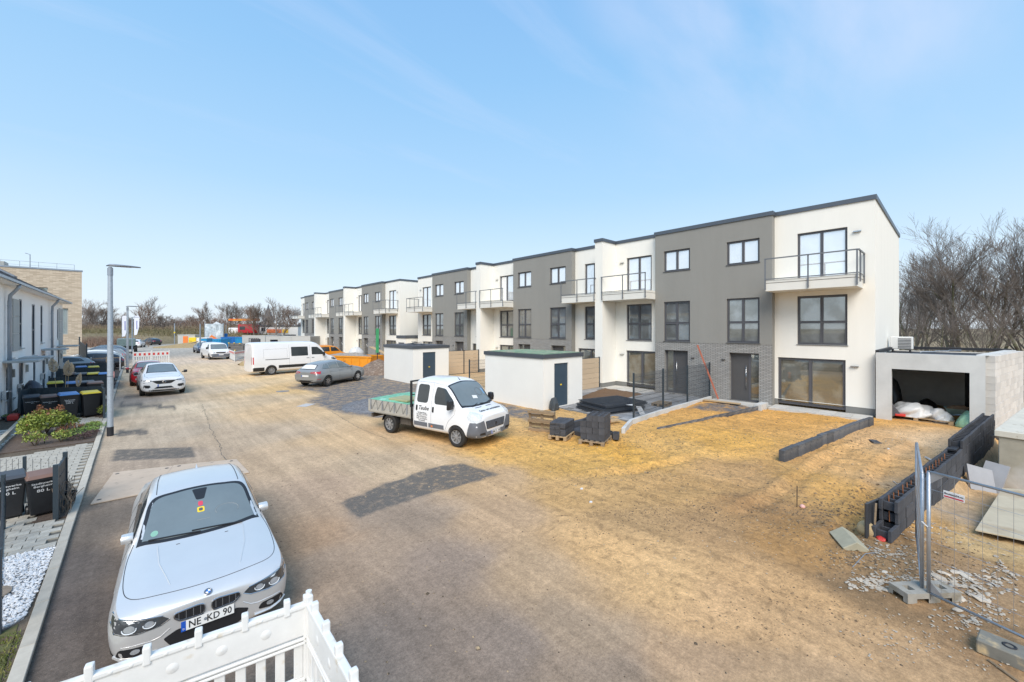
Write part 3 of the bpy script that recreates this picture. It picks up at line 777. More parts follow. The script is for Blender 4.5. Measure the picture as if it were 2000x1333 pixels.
def blob(name, label, cat, mat, loc, size, seed=0, rough=.25, res=3, rz=0, parent=None, flat=True, kind=None, amp2=0.):
    """irregular solid: subdivided sphere pushed about by noise, flat underside"""
    bm = bmesh.new(); bmesh.ops.create_icosphere(bm, subdivisions=res, radius=1)
    for v in bm.verts:
        n = float(fbm(v.co.x*1.3+seed*3.1+9, v.co.y*1.3+v.co.z*1.7+seed*1.7+4, 3))-.5
        n2 = float(fbm(v.co.x*5+seed, v.co.y*5+v.co.z*4, 2))-.5
        v.co *= 1+rough*2*n+amp2*n2
        if flat and v.co.z < -.25: v.co.z = -.25
    bmesh.ops.scale(bm, verts=bm.verts, vec=size); 
    if flat: bmesh.ops.translate(bm, verts=bm.verts, vec=(0,0,.25*size[2]))
    me = bpy.data.meshes.new(name); bm.to_mesh(me); bm.free(); me.materials.append(mat)
    if res > 2: me.shade_smooth()
    o = link(name, me, parent, loc, rz)
    if label: tag(o, label, cat)
    if kind: o['kind'] = kind
    return o
# things kept in the garage
pallet('low pallet under plastic-wrapped sacks inside the garage', 22.75, 1.0, 0, rad(86), L=2.0, W=1.0)
blob('plastic_wrapped_load', 'crumpled clear plastic film over sacks on a pallet in the garage', 'covered load', M_WHITEP, (22.8, 1.15, .13), (.55,.62,.42), 4, .3, 4, amp2=.25)
blob('plastic_sheet', 'loose plastic film sliding off the sacks beside the wheelbarrow', 'plastic sheet', M_WHITEP, (22.75, .38, .02), (.45,.35,.38), 9, .35, 4, amp2=.3)
tag(MB().box(22.13,1.32,.135,22.45,1.62,.22).build('red_bag', M_RED, bevel=.02), 'small red sack on the front of the low pallet', 'sack')
wb = thing('wheelbarrow', 'old grey-green wheelbarrow filled with rubble inside the garage', 'wheelbarrow', (23.1, -.15, 0), rad(95))
tr = MB(); tr.add([(-.3,-.2,.3),(.3,-.17,.3),(.3,.17,.3),(-.3,.2,.3),(-.45,-.32,.55),(.45,-.28,.55),(.45,.28,.55),(-.45,.32,.55)], [(0,3,2,1),(0,1,5,4),(1,2,6,5),(2,3,7,6),(3,0,4,7)]); tr.build('tray', pm('barrow_green', (.16,.20,.17), .6, var=.3, scale=6), wb)
blob('rubble_fill', None, None, M_SOIL, (0,0,.42), (.36,.25,.22), 3, .3, 3, parent=wb)
MB().lathe([(.0,-.04),(.16,-.04),(.18,-.02),(.18,.02),(.16,.04),(0,.04)], 16, (.55,0,.18), 'y').build('wheel', M_BLACKP, wb, smooth=True)
for s_ in (-1,1):
    MB().tube([(.55,s_*.06,.18),(.2,s_*.2,.3),(-.85,s_*.28,.55)], .018, 6).build('handle', M_GALV, wb); MB().tube([(-.2,s_*.2,.3),(-.3,s_*.22,0)], .016, 6).build('leg', M_GALV, wb)
blob('tarpaulin', 'crumpled mint green tarpaulin at the right side of the garage door', 'tarpaulin', M_GREENP, (22.25, -.42, 0), (.42,.36,.45), 2, .25, 4, amp2=.3)
cr_ = thing('crate', 'grey slatted plastic crate leaning at the left side of the garage', 'crate', (22.35, 1.93, .02), rad(15))
MB().tbox(Mx((0,-.12,.32), 0, rad(-32)), .5, .40, .52).build('body', pm('crate_grey', (.10,.105,.12), .5, var=.1), cr_, bevel=.03)
for k in range(6): MB().tbox(Mx((-.262,-.12+.0,.32), 0, rad(-32)) @ Matrix.Translation((0,0,-.22+k*.085)), .015, .36, .03).build('slat', M_FRAME, cr_)
blob('dark_bag', 'black bin bag slumped against the back wall of the garage', 'bag', M_BLACKP, (25.4, .85, 0), (.3,.33,.42), 5, .25, 3)
blob('bag', 'black rucksack on the shelf corner left in the garage', 'bag', M_BLACKP, (24.3, 1.85, 0), (.35,.3,1.2), 8, .22, 3)
tag(MB().tbox(Mx((17.45,1.74,hz(17.45,1.74)+.03), rad(25)), .42, .2, .07).build('paving_block', M_LBLK), 'single grey block lying alone on the sand before the garage', 'block')

# ---- storage sheds
def shed(label, x0, y0, ln, wd=2.75, ht=2.45, top_mat=None):
    t = thing('storage_shed', label, 'shed', (x0, y0, 0), 0, 'cream storage sheds between the gardens')
    dx = .72
    m_ = MB(); m_.wall(lambda a, z, d: (a, d, z), 0, wd, -.3, ht-.18, [(dx, dx+.98, .06, 2.02)], .12); m_.box(0, .125, -.3, .1, ln, ht-.18); m_.box(wd-.1, .125, -.3, wd, ln, ht-.18); m_.box(.1, ln-.1, -.3, wd-.1, ln-.001, ht-.18)
    m_.add([(0,0,-.3),(0,.125,-.3),(0,.125,ht-.18),(0,0,ht-.18)], [(0,1,2,3)]); m_.add([(wd,0,-.3),(wd,.125,-.3),(wd,.125,ht-.18),(wd,0,ht-.18)], [(0,3,2,1)])
    m_.build('wall', M_SHEDW, t, recalc=False)
    d_ = MB().box(dx+.004, .05, .064, dx+.976, .10, 2.016).build('door', M_SHEDD, t)
    MB().box(dx+.46,.035,1.0,dx+.56,.05,1.06).build('handle_plate', M_YEL, d_)
    for h_ in (.3, 1.7): MB().box(dx+.02,.03,h_,dx+.05,.05,h_+.12).build('hinge', M_STEEL, d_)
    MB().box(-.05,-.05,ht-.18,wd+.05,ln+.05,ht).build('coping', M_COPE, t)
    MB().box(.08,.08,ht,wd-.08,ln-.08,ht+.02).build('roof', top_mat or M_ROOF, t)
    return t
M_SEDUM = pm('sedum_roof', (.20,.30,.19), .95, var=.4, scale=5, col2=(.35,.33,.24), s2=3, bump=1, bscale=30)
shed('cream storage shed with blue-grey door and green planted roof, behind the crew-cab truck', 13.1, 12.2, 4.05, top_mat=M_SEDUM)
shed('farther cream storage shed with blue-grey door and dark roof, beyond the planted one', 13.2, 23.8, 4.2)
s1 = thing('roofing_scraps', 'small heap of dark roofing scraps on the farther shed roof', 'scraps', (14.3, 25, 2.47))
for k in range(5): MB().tbox(Mx((rnd.uniform(-.5,.7), rnd.uniform(-.4,.5), .05+.04*k), rnd.uniform(0,3), rnd.uniform(-.2,.2)), .7, .3, .03).build('sheet', M_COPE, s1)
blob('wire_bundle', 'tangled bundle of dark wire beside the shed door', 'wire bundle', M_WIRE, (13.5, 11.95, 0), (.2,.2,.45), 2, .4, 2)

def plank_fence(label, x0, x1, y, posts, zt=1.86):
    t = thing('plank_fence', label, 'fence', (x0, y, 0), 0, 'tan plank privacy fences')
    xs = [p-x0 for p in posts]
    for p in xs: MB().box(p-.035,-.035,0,p+.035,.035,zt+.03).build('post', M_POST, t)
    for a, b in zip(xs, xs[1:]):
        for k in range(6): MB().box(a+.037,-.012,.06+k*(zt-.08)/6,b-.037,.012,.06+(k+1)*(zt-.08)/6-.012).build('plank', M_TAN, t)
        MB().box(a+.036,-.02,zt-.018,b-.036,.02,zt+.01).build('top_rail', M_POST, t)
    return t
plank_fence('tan plank fence between the planted shed and the near partition wall', 15.9, 20.65, 14.6, [16.3, 18.55, 20.62])
plank_fence('farther tan plank fence beside the far shed', 16.0, 20.65, 26.45, [16.15, 17.65, 19.15, 20.62])

# ---- double-rod mesh fences
def mesh_fence(label, pts, zt, z0=.1, group=None, cat='fence', sp=.05, hs=.2, posts=None, wmat=None, post_w=.06):
    t = thing('mesh_fence', label, cat, (pts[0][0], pts[0][1], 0), 0, group); ox, oy = pts[0]
    P_ = [Vector((x-ox, y-oy, 0)) for x, y in pts]
    for p in P_: MB().box(p.x-post_w*.4, p.y-post_w/2, -.05, p.x+post_w*.4, p.y+post_w/2, zt+.05).build('post', M_POST, t)
    for a, b in zip(P_, P_[1:]):
        w = MB(); L = (b-a).length; d = (b-a)/L; n = max(2, int(L/sp))
        for k in range(1, n): q = a+d*(L*k/n); w.bar(q+Vector((0,0,z0)), q+Vector((0,0,zt)), .006, .006)
        for j in range(int((zt-z0)/hs)+1):
            z = z0+j*hs; w.bar(a+Vector((0,0,z)), b+Vector((0,0,z)), .014, .009)
        o = w.build('mesh_panel', wmat or M_WIRE, t, recalc=False); o['kind'] = 'stuff'
    return t
mesh_fence('anthracite mesh fence on a low kerb dividing the front gardens', [(14.15,8.42),(16.7,8.52),(19.05,8.52),(21.55,8.5)], 1.83)
mesh_fence('anthracite mesh fence across the garden between the two sheds', [(14.3,19.2),(16.8,19.25),(19.3,19.3),(21.6,19.3)], 1.75)

# ---- kerbs and edging walls of single blocks
def block_line(name, label, pts, bl, bw, bh, mat, ztop=None, cat='edging', jitter=.012, base=-.2):
    t = thing(name, label, cat, (pts[0][0], pts[0][1], 0)); ox, oy = pts[0]
    me = MB().box(0, -bw/2, 0, bl-.012, bw/2, 1).mesh('block', mat, bevel=.006)
    r_ = random.Random(5)
    for (a, b) in zip(pts, pts[1:]):
        d = Vector((b[0]-a[0], b[1]-a[1], 0)); L = d.length; an = math.atan2(d.y, d.x); n = max(1, round(L/bl))
        for k in range(n):
            q = Vector((a[0]-ox, a[1]-oy, 0))+d*(k/n); f = (L/n)/bl; frac = (k+.5)/n
            zt = (ztop(q.x+ox) if ztop else bh) + r_.uniform(-jitter, jitter)
            o = bpy.data.objects.new('block', me); COL.objects.link(o); o.parent = t
            o.location = (q.x+r_.uniform(-.004,.004)-math.sin(an)*r_.uniform(-jitter, jitter), q.y+math.cos(an)*r_.uniform(-jitter, jitter), base); o.rotation_euler = (0, 0, an+r_.uniform(-.008,.008)); o.scale = (f, 1, zt-base)
    return t
block_line('edging_wall', 'dark block edging wall dividing the sandy plot from the garage drive', [(12.84,3.17),(16.0,2.78),(19.3,2.29),(20.3,2.13)], .46, .14, .30, M_LBLK, ztop=lambda x: .30-.02*(x-13)/7)
block_line('edging_strip', 'low dark edging strip across the sand below the gravel patch', [(13.6,7.15),(15.36,6.82),(20.35,5.95)], .5, .06, .14, M_LBLK, ztop=lambda x: .08+.07*(x-13.6)/7, jitter=.006)
block_line('kerb_wall', 'grey kerb under the garden mesh fence', [(12.35,7.75),(13.8,8.30),(16.45,8.42),(21.5,8.42)], .8, .12, .14, M_CONC, ztop=lambda x: .16, jitter=.006)
block_line('kerb_wall', 'grey kerb stub at the door end of the edging strip', [(20.35,5.95),(21.2,5.9)], .4, .3, .22, M_CONC, jitter=.006)

# ---- retaining wall of hollow shuttering blocks
rw = thing('retaining_wall', 'dark hollow-block retaining wall under construction beside the garage drive', 'wall', (BOUND[0][0], BOUND[0][1], 0))
hb = MB(); BL, BWd, BH = .46, .26, .2
hb.box(0,-BWd/2,0,BL-.008,-BWd/2+.05,BH-.006); hb.box(0,BWd/2-.05,0,BL-.008,BWd/2,BH-.006)
for xx in (.06, .27): hb.box(xx,-BWd/2+.051,0,xx+.045,BWd/2-.051,BH*.72)
hbm = hb.mesh('block', M_DKBLK, bevel=.005)
def along(x): return (x-BOUND[0][0], float(bound_y(x))-BOUND[0][1])
rebar = MB(); rnd = random.Random(11)
for c in range(-3, 5):
    x = BOUND[0][0] + (.0 if c < 1 else .18*(c-0)) + (.23 if c % 2 else 0)
    while x < 20.4:
        top_ok = c <= 2 or (c == 3 and x > 14.7)
        low_ok = c >= 0 or x > 9.3 + 1.5*(-c)
        if top_ok and low_ok:
            a = along(x); b = along(x+BL)
            an = math.atan2(b[1]-a[1], b[0]-a[0])
            o = bpy.data.objects.new('block', hbm); COL.objects.link(o); o.parent = rw
            o.location = (a[0], a[1]+rnd.uniform(-.006,.006), c*BH+.005); o.rotation_euler = (0,0,an+rnd.uniform(-.01,.01))
        x += BL
bw_ = MB()
pts_ = []
for k in range(25):
    t_ = k/24; x = -.15+1.9*t_; pts_.append((x+.05, .155+.05*math.sin(t_*3)-.155*x))
for k, (px, py) in enumerate(pts_):
    bw_.tube([(px,py,0),(px,py,.6-.012*k)], .026, 5)
bw_.build('drainage_membrane', pm('membrane_black', (.045,.048,.055), .4, var=.2), rw)['label'] = 'ribbed black drainage membrane wrapped round the near end'
for k in range(16):
    x = .45+k*.28; a = along(BOUND[0][0]+x); hgt = .66 if x < 5 else .9
    MB().tube([(a[0],a[1],.2),(a[0]+.02,a[1]+.01,hgt-.02*(k%3))], .008, 5).build('rebar', pm('rust', (.35,.13,.05), .8, var=.2) if k == 0 else bpy.data.materials['rust'], rw)
# black bar lying in the block cavities, one length per tier
c_ = MB(); 
for (xa, xb, z) in ((9.8, 14.6, .42), (14.7, 20.2, .62)):
    a, b = along(xa), along(xb); c_.bar((a[0],a[1],z),(b[0],b[1],z), .14, .04)
c_.build('cavity_bar', M_BIT, rw)

# ---- garden terrace paving, soil bed, slab strip
tp = struct('terrace_bed', MB().box(14.0, 8.5, -.1, 21.68, 14.5, .012), pm('bedding_grit', (.20,.20,.19), .95, var=.3, scale=20))
pv = MB().box(0,0,0,.588,.388,.03).mesh('paver', M_PAVE, bevel=.005)
soil_poly = [(15.9,12.9),(20.6,14.2),(20.2,11.5),(17.2,11.3)]
cnt = 0
for i in range(13):
    for j in range(15):
        x = 14.05+i*.6-(.3 if j % 2 else 0); y = 8.62+j*.4
        if x+.59 > 21.65 or x < 14.0: continue
        if inpoly(np.array([x+.3]), np.array([y+.2]), soil_poly)[0]: continue
        if cnt >= 290: continue
        cnt += 1
        o = bpy.data.objects.new('paver', pv); COL.objects.link(o); o.parent = tp; o.location = (x, y, .014+rnd.uniform(-.003,.004))
sb = MB(); N_ = 30
A_, B_, C_, D_ = [Vector((*p, 0)) for p in soil_poly]
for i in range(N_+1):
    for j in range(N_+1):
        u_, v_ = i/N_, j/N_; p = A_*(1-u_)*(1-v_)+B_*u_*(1-v_)+C_*u_*v_+D_*(1-u_)*v_
        sb.v.append((p.x, p.y, .03+(.09 if 0 < i < N_ and 0 < j < N_ else 0)*float(fbm(p.x*3, p.y*3, 3))))
for i in range(N_):
    for j in range(N_): sb.f.append((i*(N_+1)+j, (i+1)*(N_+1)+j, (i+1)*(N_+1)+j+1, i*(N_+1)+j+1)); sb.m.append(0)
tag(sb.build('soil_bed', M_SOIL, smooth=True), kind='structure')
def slab_strip(name, x0, x1, y0, y1, nx_, ny_, mat, z=.05):
    base = struct(name, MB().box(x0, y0, -.1, x1, y1, z-.03), M_CONC)
    w_, h_ = (x1-x0)/nx_, (y1-y0)/ny_; me = MB().box(.004,.004,0,w_-.004,h_-.004,.03).mesh('slab', mat, bevel=.004)
    for i in range(nx_):
        for j in range(ny_):
            o = bpy.data.objects.new('slab', me); COL.objects.link(o); o.parent = base; o.location = (x0+i*w_, y0+j*h_, z-.029+rnd.uniform(-.004,.004))
slab_strip('doorstep_slabs', 20.95, 22.05, 2.25, 5.7, 2, 6, M_PAVEL)
slab_strip('doorstep_slabs', 20.75, 21.68, 5.76, 8.3, 2, 4, M_PAVEL)
slab_strip('doorstep_slabs', 20.5, 22.05, 11.62, 14.4, 2, 5, M_PAVEL)

# ---- stack of fence mats
M_MAT = pm('mesh_mat_anthracite', (.055,.065,.08), .5, var=.15)
sheet = MB(); SW, SD = 2.35, 1.75
for k in range(48): sheet.bar((k*SW/47-SW/2,-SD/2,.008),(k*SW/47-SW/2,SD/2,.008),.009,.009)
for k in range(10):
    sheet.bar((-SW/2,k*SD/9-SD/2,.018),(SW/2,k*SD/9-SD/2,.018),.012,.008); sheet.bar((-SW/2,k*SD/9-SD/2,-.002),(SW/2,k*SD/9-SD/2,-.002),.012,.008)
sheet_me = sheet.mesh('wire_grid', M_MAT)
mp_ = thing('stack_of_fence_mats', 'stack of dark wire fence mats lying on the terrace paving', 'fence mats', (15.35,10.3,.05), rad(-14))
for k in range(13):
    o = bpy.data.objects.new('wire_grid', sheet_me); COL.objects.link(o); o.parent = mp_; o.location = (rnd.uniform(-.05,.05)+(.15 if k > 7 else 0), rnd.uniform(-.04,.04), .03+k*.027); o.rotation_euler = (0,0,rnd.uniform(-.012,.012))
MB().box(-1.1,-.8,0,1.1,-.7,.028).build('batten', M_WOOD2, mp_); MB().box(-1.1,.7,0,1.1,.8,.028).build('batten', M_WOOD2, mp_)
pallet('small flat pallet on the terrace behind the mesh fence', 17.9, 9.2, .05, rad(5), L=.9, W=.6, mat=M_WOOD2)
tag(MB().add([(15.2,8.75,.05),(15.5,8.68,.05),(15.62,8.95,.33),(15.34,9.02,.36)], [(0,1,2,3)]).add([(15.0,9.3,.42),(15.35,9.2,.42),(15.34,9.02,.36),(15.2,8.98,.40)], [(0,1,2,3)]).build('paper_wrapper', M_WHITEP), 'torn white wrapper at the corner of the fence mat stack', 'wrapper')

# ---- pallets with blocks
pallet('small pale pallet under the grey slab stack', 10.42, 8.85, 0, rad(20), L=.95, W=.62)
st = thing('slab_stack', 'stack of dark grey concrete slabs on the left pallet', 'slab stack', (10.42, 8.85, .134), rad(20))
sl = MB().box(-.45,-.085,0,.45,.085,.05).mesh('slab', M_DKBLK, bevel=.004)
for k in range(8):
    for j in range(3):
        o = bpy.data.objects.new('slab', sl); COL.objects.link(o); o.parent = st; o.location = (rnd.uniform(-.015,.015), -.18+j*.18, k*.052); o.rotation_euler = (0,0,rnd.uniform(-.02,.02))
pallet('weathered pallet under the hollow block stack, nearest the road', 10.75, 7.75, 0, rad(20), L=1.0, W=.8, mat=M_WOOD2)
st = thing('hollow_block_stack', 'stack of dark hollow concrete blocks on the right pallet', 'block stack', (10.75, 7.75, .134), rad(20))
hb2 = MB(); 
hb2.wall(lambda a, b, d: (a, b, .19-d), 0, .37, 0, .185, [(.035,.165,.035,.15),(.205,.335,.035,.15)], .16); hb2.wall(lambda a, z, d: (a, 0, z), 0, .37, 0, .19); hb2.wall(lambda a, z, d: (a, .185, z), 0, .37, 0, .19); hb2.wall(lambda a, z, d: (0, a, z), 0, .185, 0, .19); hb2.wall(lambda a, z, d: (.37, a, z), 0, .185, 0, .19)
hb2.box(.01,.01,0,.36,.175,.03)
hm2 = hb2.mesh('block', M_DKBLK)
for k in range(4):
    for i in range(2):
        for j in range(4):
            if k == 3 and (i, j) in ((1,3),(0,3)): continue
            o = bpy.data.objects.new('block', hm2); COL.objects.link(o); o.parent = st; o.location = (-.38+i*.38+rnd.uniform(-.01,.01), -.38+j*.19+rnd.uniform(-.008,.008), k*.193)
for k, (x, y, r_) in enumerate([(11.45,7.35,.5),(11.6,7.6,1.2)]):
    o = tag(link('concrete_block', hm2, None, (x, y, 0), r_), ('hollow block on the sand, nearer the road than the other loose one', 'hollow block on the sand, touching the block stack pallet')[k], 'block', 'loose hollow blocks')
pallet('grey pallet standing on edge against the slab stack', 10.35, 9.75, .36, 0, mat=M_WOOD2, tilt=(rad(82),0,rad(112)), L=1.0, W=.75)
tag(MB().box(10.85,8.3,0,11.5,9.2,.16).box(11.0,8.95,.16,12.2,9.1,.36).build('dark_kerb_stack', M_DKBLK, bevel=.01), 'row of dark kerb stones lying between the two pallets', 'kerb stones')['kind'] = 'stuff'
tag(MB().tube([(12.75,9.05,.28),(13.1,8.85,.28)], .055, 12).build('drain_pipe', M_ORANGE, smooth='auto'), 'short orange drain pipe lying behind the block stack', 'pipe')
tag(MB().tube([(11.42,7.72,0),(11.43,7.72,.52)], .055, 12).lathe([(.07,.50),(.07,.58),(.055,.585)], 12, (11.43,7.72,0)).build('drain_pipe', M_ORANGE, smooth='auto'), 'orange drain pipe standing upright beside the block stack', 'pipe')
for k in range(3): tag(MB().bar((11.6+.1*k,9.3+.16*k,.05),(13.5+.1*k,8.6+.14*k,.12),.10,.03).build('timber_batten', M_WOOD), ('nearest','middle','farthest')[k]+' of three pale battens lying behind the block stack', 'batten', 'battens behind the block stack')
# plank and board leaning at the doors
tag(MB().bar((21.35,8.0,.08),(21.24,8.98,2.75),.07,.035,up=(1,0,0)).build('leaning_batten', pm('red_primer', (.47,.15,.09), .7, var=.15)), 'reddish batten leaning on the grey wall between the two doors', 'batten')
tag(MB().tbox(Mx((20.55,7.6,.10), rad(95)), 1.7, .3, .03).build('board', M_WOOD), 'pale board lying on the slabs at the foot of the leaning batten', 'board')

# ---- construction fence on a concrete foot
foot = thing('fence_foot', 'grey concrete fence foot with slots carrying both mesh panels', 'fence foot', (7.78,.28,0), rad(-40))
fm = MB(); fm.wall(lambda a, b, d: (a, b, .13-d), -.37, .37, -.13, .13, [(-.27,-.18,-.05,.05),(-.02,.06,-.03,.03),(.18,.27,-.05,.05)], .08)
fm.wall(lambda a, z, d: (a, -.13, z), -.37, .37, 0, .13, [(-.24,-.08,0,.06),(.08,.24,0,.06)], .1); fm.wall(lambda a, z, d: (a, .13, z), -.37, .37, 0, .13); fm.wall(lambda a, z, d: (-.37, a, z), -.13, .13, 0, .13, [(-.07,.07,0,.06)], .08); fm.wall(lambda a, z, d: (.37, a, z), -.13, .13, 0, .13)
fm.box(-.36,-.03,.061,.36,.12,.075)
fm.build('body', pm('foot_concrete', (.33,.31,.27), .9, var=.2, scale=6, col2=(.24,.21,.16), s2=5), foot, recalc=False)
def site_panel(label, p0, p1, z0, z1, n):
    t = thing('site_fence_panel', label, 'fence panel', (*p0, 0)); d = Vector((p1[0]-p0[0], p1[1]-p0[1], 0)); L = d.length; t.rotation_euler = (0,0,math.atan2(d.y, d.x))
    for x in (0, L): MB().tube([(x,0,.05),(x,0,z1)], .021, 10).build('post', M_GALV, t, smooth=True)
    for z in (z0, z1): MB().tube([(0,0,z),(L,0,z)], .017, 8).build('rail', M_GALV, t, smooth=True)
    w = MB()
    for k in range(1, n): w.tube([(L*k/n,.0,z0),(L*k/n,.0,z1)], .0022, 3, caps=False)
    for k in range(1, 7): w.tube([(0,.004,z0+(z1-z0)*k/7),(L,.004,z0+(z1-z0)*k/7)], .0022, 3, caps=False)
    w.build('wire_mesh', M_GALV, t, recalc=False)['kind'] = 'stuff'
    g_ = MB(); g_.add([(.02,0,z1-.15),(.16,0,z1-.01),(.02,0,z1-.01)], [(0,1,2)]); g_.add([(.02,0,z0+.15),(.16,0,z0+.01),(.02,0,z0+.01)], [(0,1,2)]); g_.build('corner_gusset', M_GALV, t)['kind'] = 'stuff'
    return t, L
pa, La = site_panel('galvanised mesh fence panel with a white sign, running off to the right edge', (7.66,.235), (6.38,-2.75), .13, 1.72, 26)
site_panel('galvanised mesh fence panel seen edge-on beside the block wall', (7.74,.30), (9.72,.44), .13, 1.66, 34)
sg = MB().box(.14,.006,1.44,.34,.010,1.53); s_o = sg.build('sign', pm('sign_white', (.8,.8,.8), .5, var=.02), pa, bevel=.002); s_o['label'] = 'white sign with red print'
M_REDP = pm('print_red', (.55,.03,.05), .6, var=0); M_BLK = pm('print_black', (.02,.02,.02), .5, var=0)
text_obj('lettering', 'Bautzaun24.eu', .030, M_BLK, s_o, frameM((.24,.0115,1.497), (-1,0,0), (0,1,0)), bold=.0008)
text_obj('lettering', 'Bautzaun24.eu', .030, M_BLK, s_o, frameM((.24,.0045,1.497), (1,0,0), (0,-1,0)), bold=.0008)
MB().box(.15,.0035,1.452,.33,.0125,1.468).build('red_band', M_REDP, s_o)
tag(MB().tube([(7.70,.27,1.02),(7.66,.30,1.04),(7.62,.24,1.0),(7.56,.2,1.03)], .008, 5).build('cable_tie', M_WHITEP), 'white tie holding the two fence panels together', 'tie')

# ---- precast block, plywood, rubble
pc = thing('concrete_tank', 'large weathered concrete box standing at the right edge', 'concrete box', (15.6,-.72,0), rad(-9))
MB().box(0,-2.6,-1.0,5.2,0,.95).build('body', pm('old_concrete', (.40,.36,.28), .9, var=.2, scale=2, col2=(.52,.50,.46), s2=.9, bump=.3, bscale=30), pc, bevel=.015)
MB().box(-.05,-2.7,.951,5.25,.06,1.10).build('lid', pm('pale_concrete', (.60,.56,.47), .9, var=.12, scale=2, col2=(.40,.34,.24), c2=(.62,.68), s2=6), pc, bevel=.01)
bd = [( *ground_pt(u,v,-.2),) for u,v in ((1905,1062),(1958,975),(2075,985),(2075,1100))]
pb = MB()
pb.prism([(x,y) for x,y in bd][::-1], 0, .02); po = pb.build('plywood_sheet', pm('plywood_weathered', (.50,.43,.31), .8, var=.15, scale=2, col2=(.36,.27,.17), s2=1.2)); po.location.z = hz(*bd[0])+.07; po.rotation_euler = (0,0,0)
tag(po, 'weathered plywood sheet lying flat beyond the mesh fence panel', 'plywood')
M_SLABG = pm('broken_slab', (.33,.33,.34), .85, var=.1)
tag(MB().tbox(Mx((15.0,-.42,-.05), rad(10), rad(25), rad(-55)), .62, .5, .05).build('broken_slab', M_SLABG), 'pale grey slab leaning on the block wall, the left of the pair', 'slab')
tag(MB().tbox(Mx((15.25,-.62,-.02), rad(-30), rad(12), rad(-62)), .75, .4, .06).build('broken_slab', M_SLABG), 'steeper pale grey slab beside the concrete box, the right of the pair', 'slab')
def stone_mesh(seed, flat=.35):
    bm = bmesh.new(); r_ = random.Random(seed); bmesh.ops.create_icosphere(bm, subdivisions=1, radius=1)
    for v in bm.verts:
        v.co *= r_.uniform(.6, 1.15); v.co.z *= flat
        if v.co.z < -.12: v.co.z = -.12
    me = bpy.data.meshes.new('stone'); bm.to_mesh(me); bm.free(); me.materials.append(M_STONE); return me
SM = [stone_mesh(k) for k in range(7)]
rub = bmesh.new(); r_ = random.Random(21)
def rub_add(x, y, s_, k=None):
    me = SM[r_.randrange(7)]; M = Matrix.Translation((x, y, hz(x, y)+.01)) @ Euler((r_.uniform(-.3,.3), r_.uniform(-.3,.3), r_.uniform(0,6.3))).to_matrix().to_4x4() @ Matrix.Diagonal((s_, s_*r_.uniform(.5,1), s_*.8, 1))
    tmp = me.copy(); tmp.transform(M); rub.from_mesh(tmp); bpy.data.meshes.remove(tmp)
for (u, v, su, sv, n, s0, s1) in ((1780,1135,90,28,260,.008,.03),(1860,1150,80,30,170,.012,.055),(1900,1200,80,40,190,.008,.03),(1700,1140,50,16,150,.012,.04),(1740,1080,60,25,140,.008,.035),(1950,1130,50,40,120,.01,.04),(1760,1250,140,50,120,.006,.018),(1870,1045,90,30,60,.008,.03),(1800,1040,50,25,40,.01,.04),(1640,1090,60,30,40,.006,.02),(1500,1060,200,60,70,.006,.018),(1930,1290,60,30,30,.006,.02),(1780,860,90,14,60,.01,.03),(1100,820,60,12,50,.01,.03)):
    for k in range(n):
        x, y = ground_pt(u+r_.gauss(0, su*.5), v+r_.gauss(0, sv*.5)); rub_add(x, y, r_.uniform(s0, s1)**1.0)
me = bpy.data.meshes.new('rubble'); rub.to_mesh(me); rub.free(); me.materials.append(M_STONE)
tag(link('rubble', me), 'pale broken stones and mortar scattered over the soil by the fence foot', 'rubble', kind='stuff')
bigs = [((1833,1130),.13),((1843,1123),.09),((1868,1168),.12),((1912,1172),.13),((1870,1118),.11),((1888,1126),.11),((1731,1152),.07),((1870,1193),.08),((1905,1213),.07),((1728,1120),.06)]
for k, ((u, v), s_) in enumerate(bigs):
    x, y = ground_pt(u, v); o = link('stone', SM[k % 7], None, (x, y, hz(x, y)+.015), r_.uniform(0,6)); o.scale = (s_, s_*.62, s_*.7)
    tag(o, 'flat pale broken stone lying on the soil around the fence foot', 'stone', 'flat pale stones around the fence foot')
x, y = ground_pt(1700,1046); blob('boulder', 'rounded tan boulder at the near end of the block wall', 'boulder', pm('sandstone', (.48,.36,.20), .95, var=.2, scale=8, bump=.6, bscale=25), (x, y+.05, .08), (.13,.13,.15), 6, .15, 3, flat=False)
x, y = ground_pt(1668,1062); ln = thing('angle_stone', 'L-shaped yellowish concrete kerb piece lying on the sand', 'kerb piece', (x, y, .02), rad(-62)); ln.scale = (1.3, 1.3, 1.3)
MB().prism([(-.2,0),(-.05,.10),(.08,.02),(.02,-.05),(-.05,.0),(-.14,-.06)][::-1], -.22, .22, 'y').build('body', pm('mossy_concrete', (.42,.38,.27), .9, var=.15, scale=8), ln, bevel=.008)
sh = thing('fence_foot', 'weathered concrete fence foot with round holes in the lower right corner', 'fence foot', (6.95,-.62,.0), rad(-97))
fm = MB(); fm.box(-.45,-.14,0,.5,.14,.15); fm.build('body', pm('foot_weathered', (.20,.19,.16), .9, var=.3, scale=5, col2=(.48,.36,.2), s2=5), sh, bevel=.012)
for k, xx in enumerate((-.22, .02, .27)): MB().lathe([(.055,.151),(.055,.158),(.035,.158),(.033,.10)], 16, (xx,0,0), capend=False).build('hole_rim', M_BIT, sh, smooth=True)
stk = thing('survey_stake', 'thin iron stake standing in the sand', 'stake', (9.8,2.16,0)); MB().tube([(0,0,0),(.01,0,.42)], .008, 6).build('rod', M_BIT, stk)
blob('marker_cap', 'pale pink marker cap lying by the iron stake', 'cap', pm('pink_plastic', (.75,.42,.36), .5), (9.86,2.08,.0), (.05,.05,.05), 1, .1, 2)
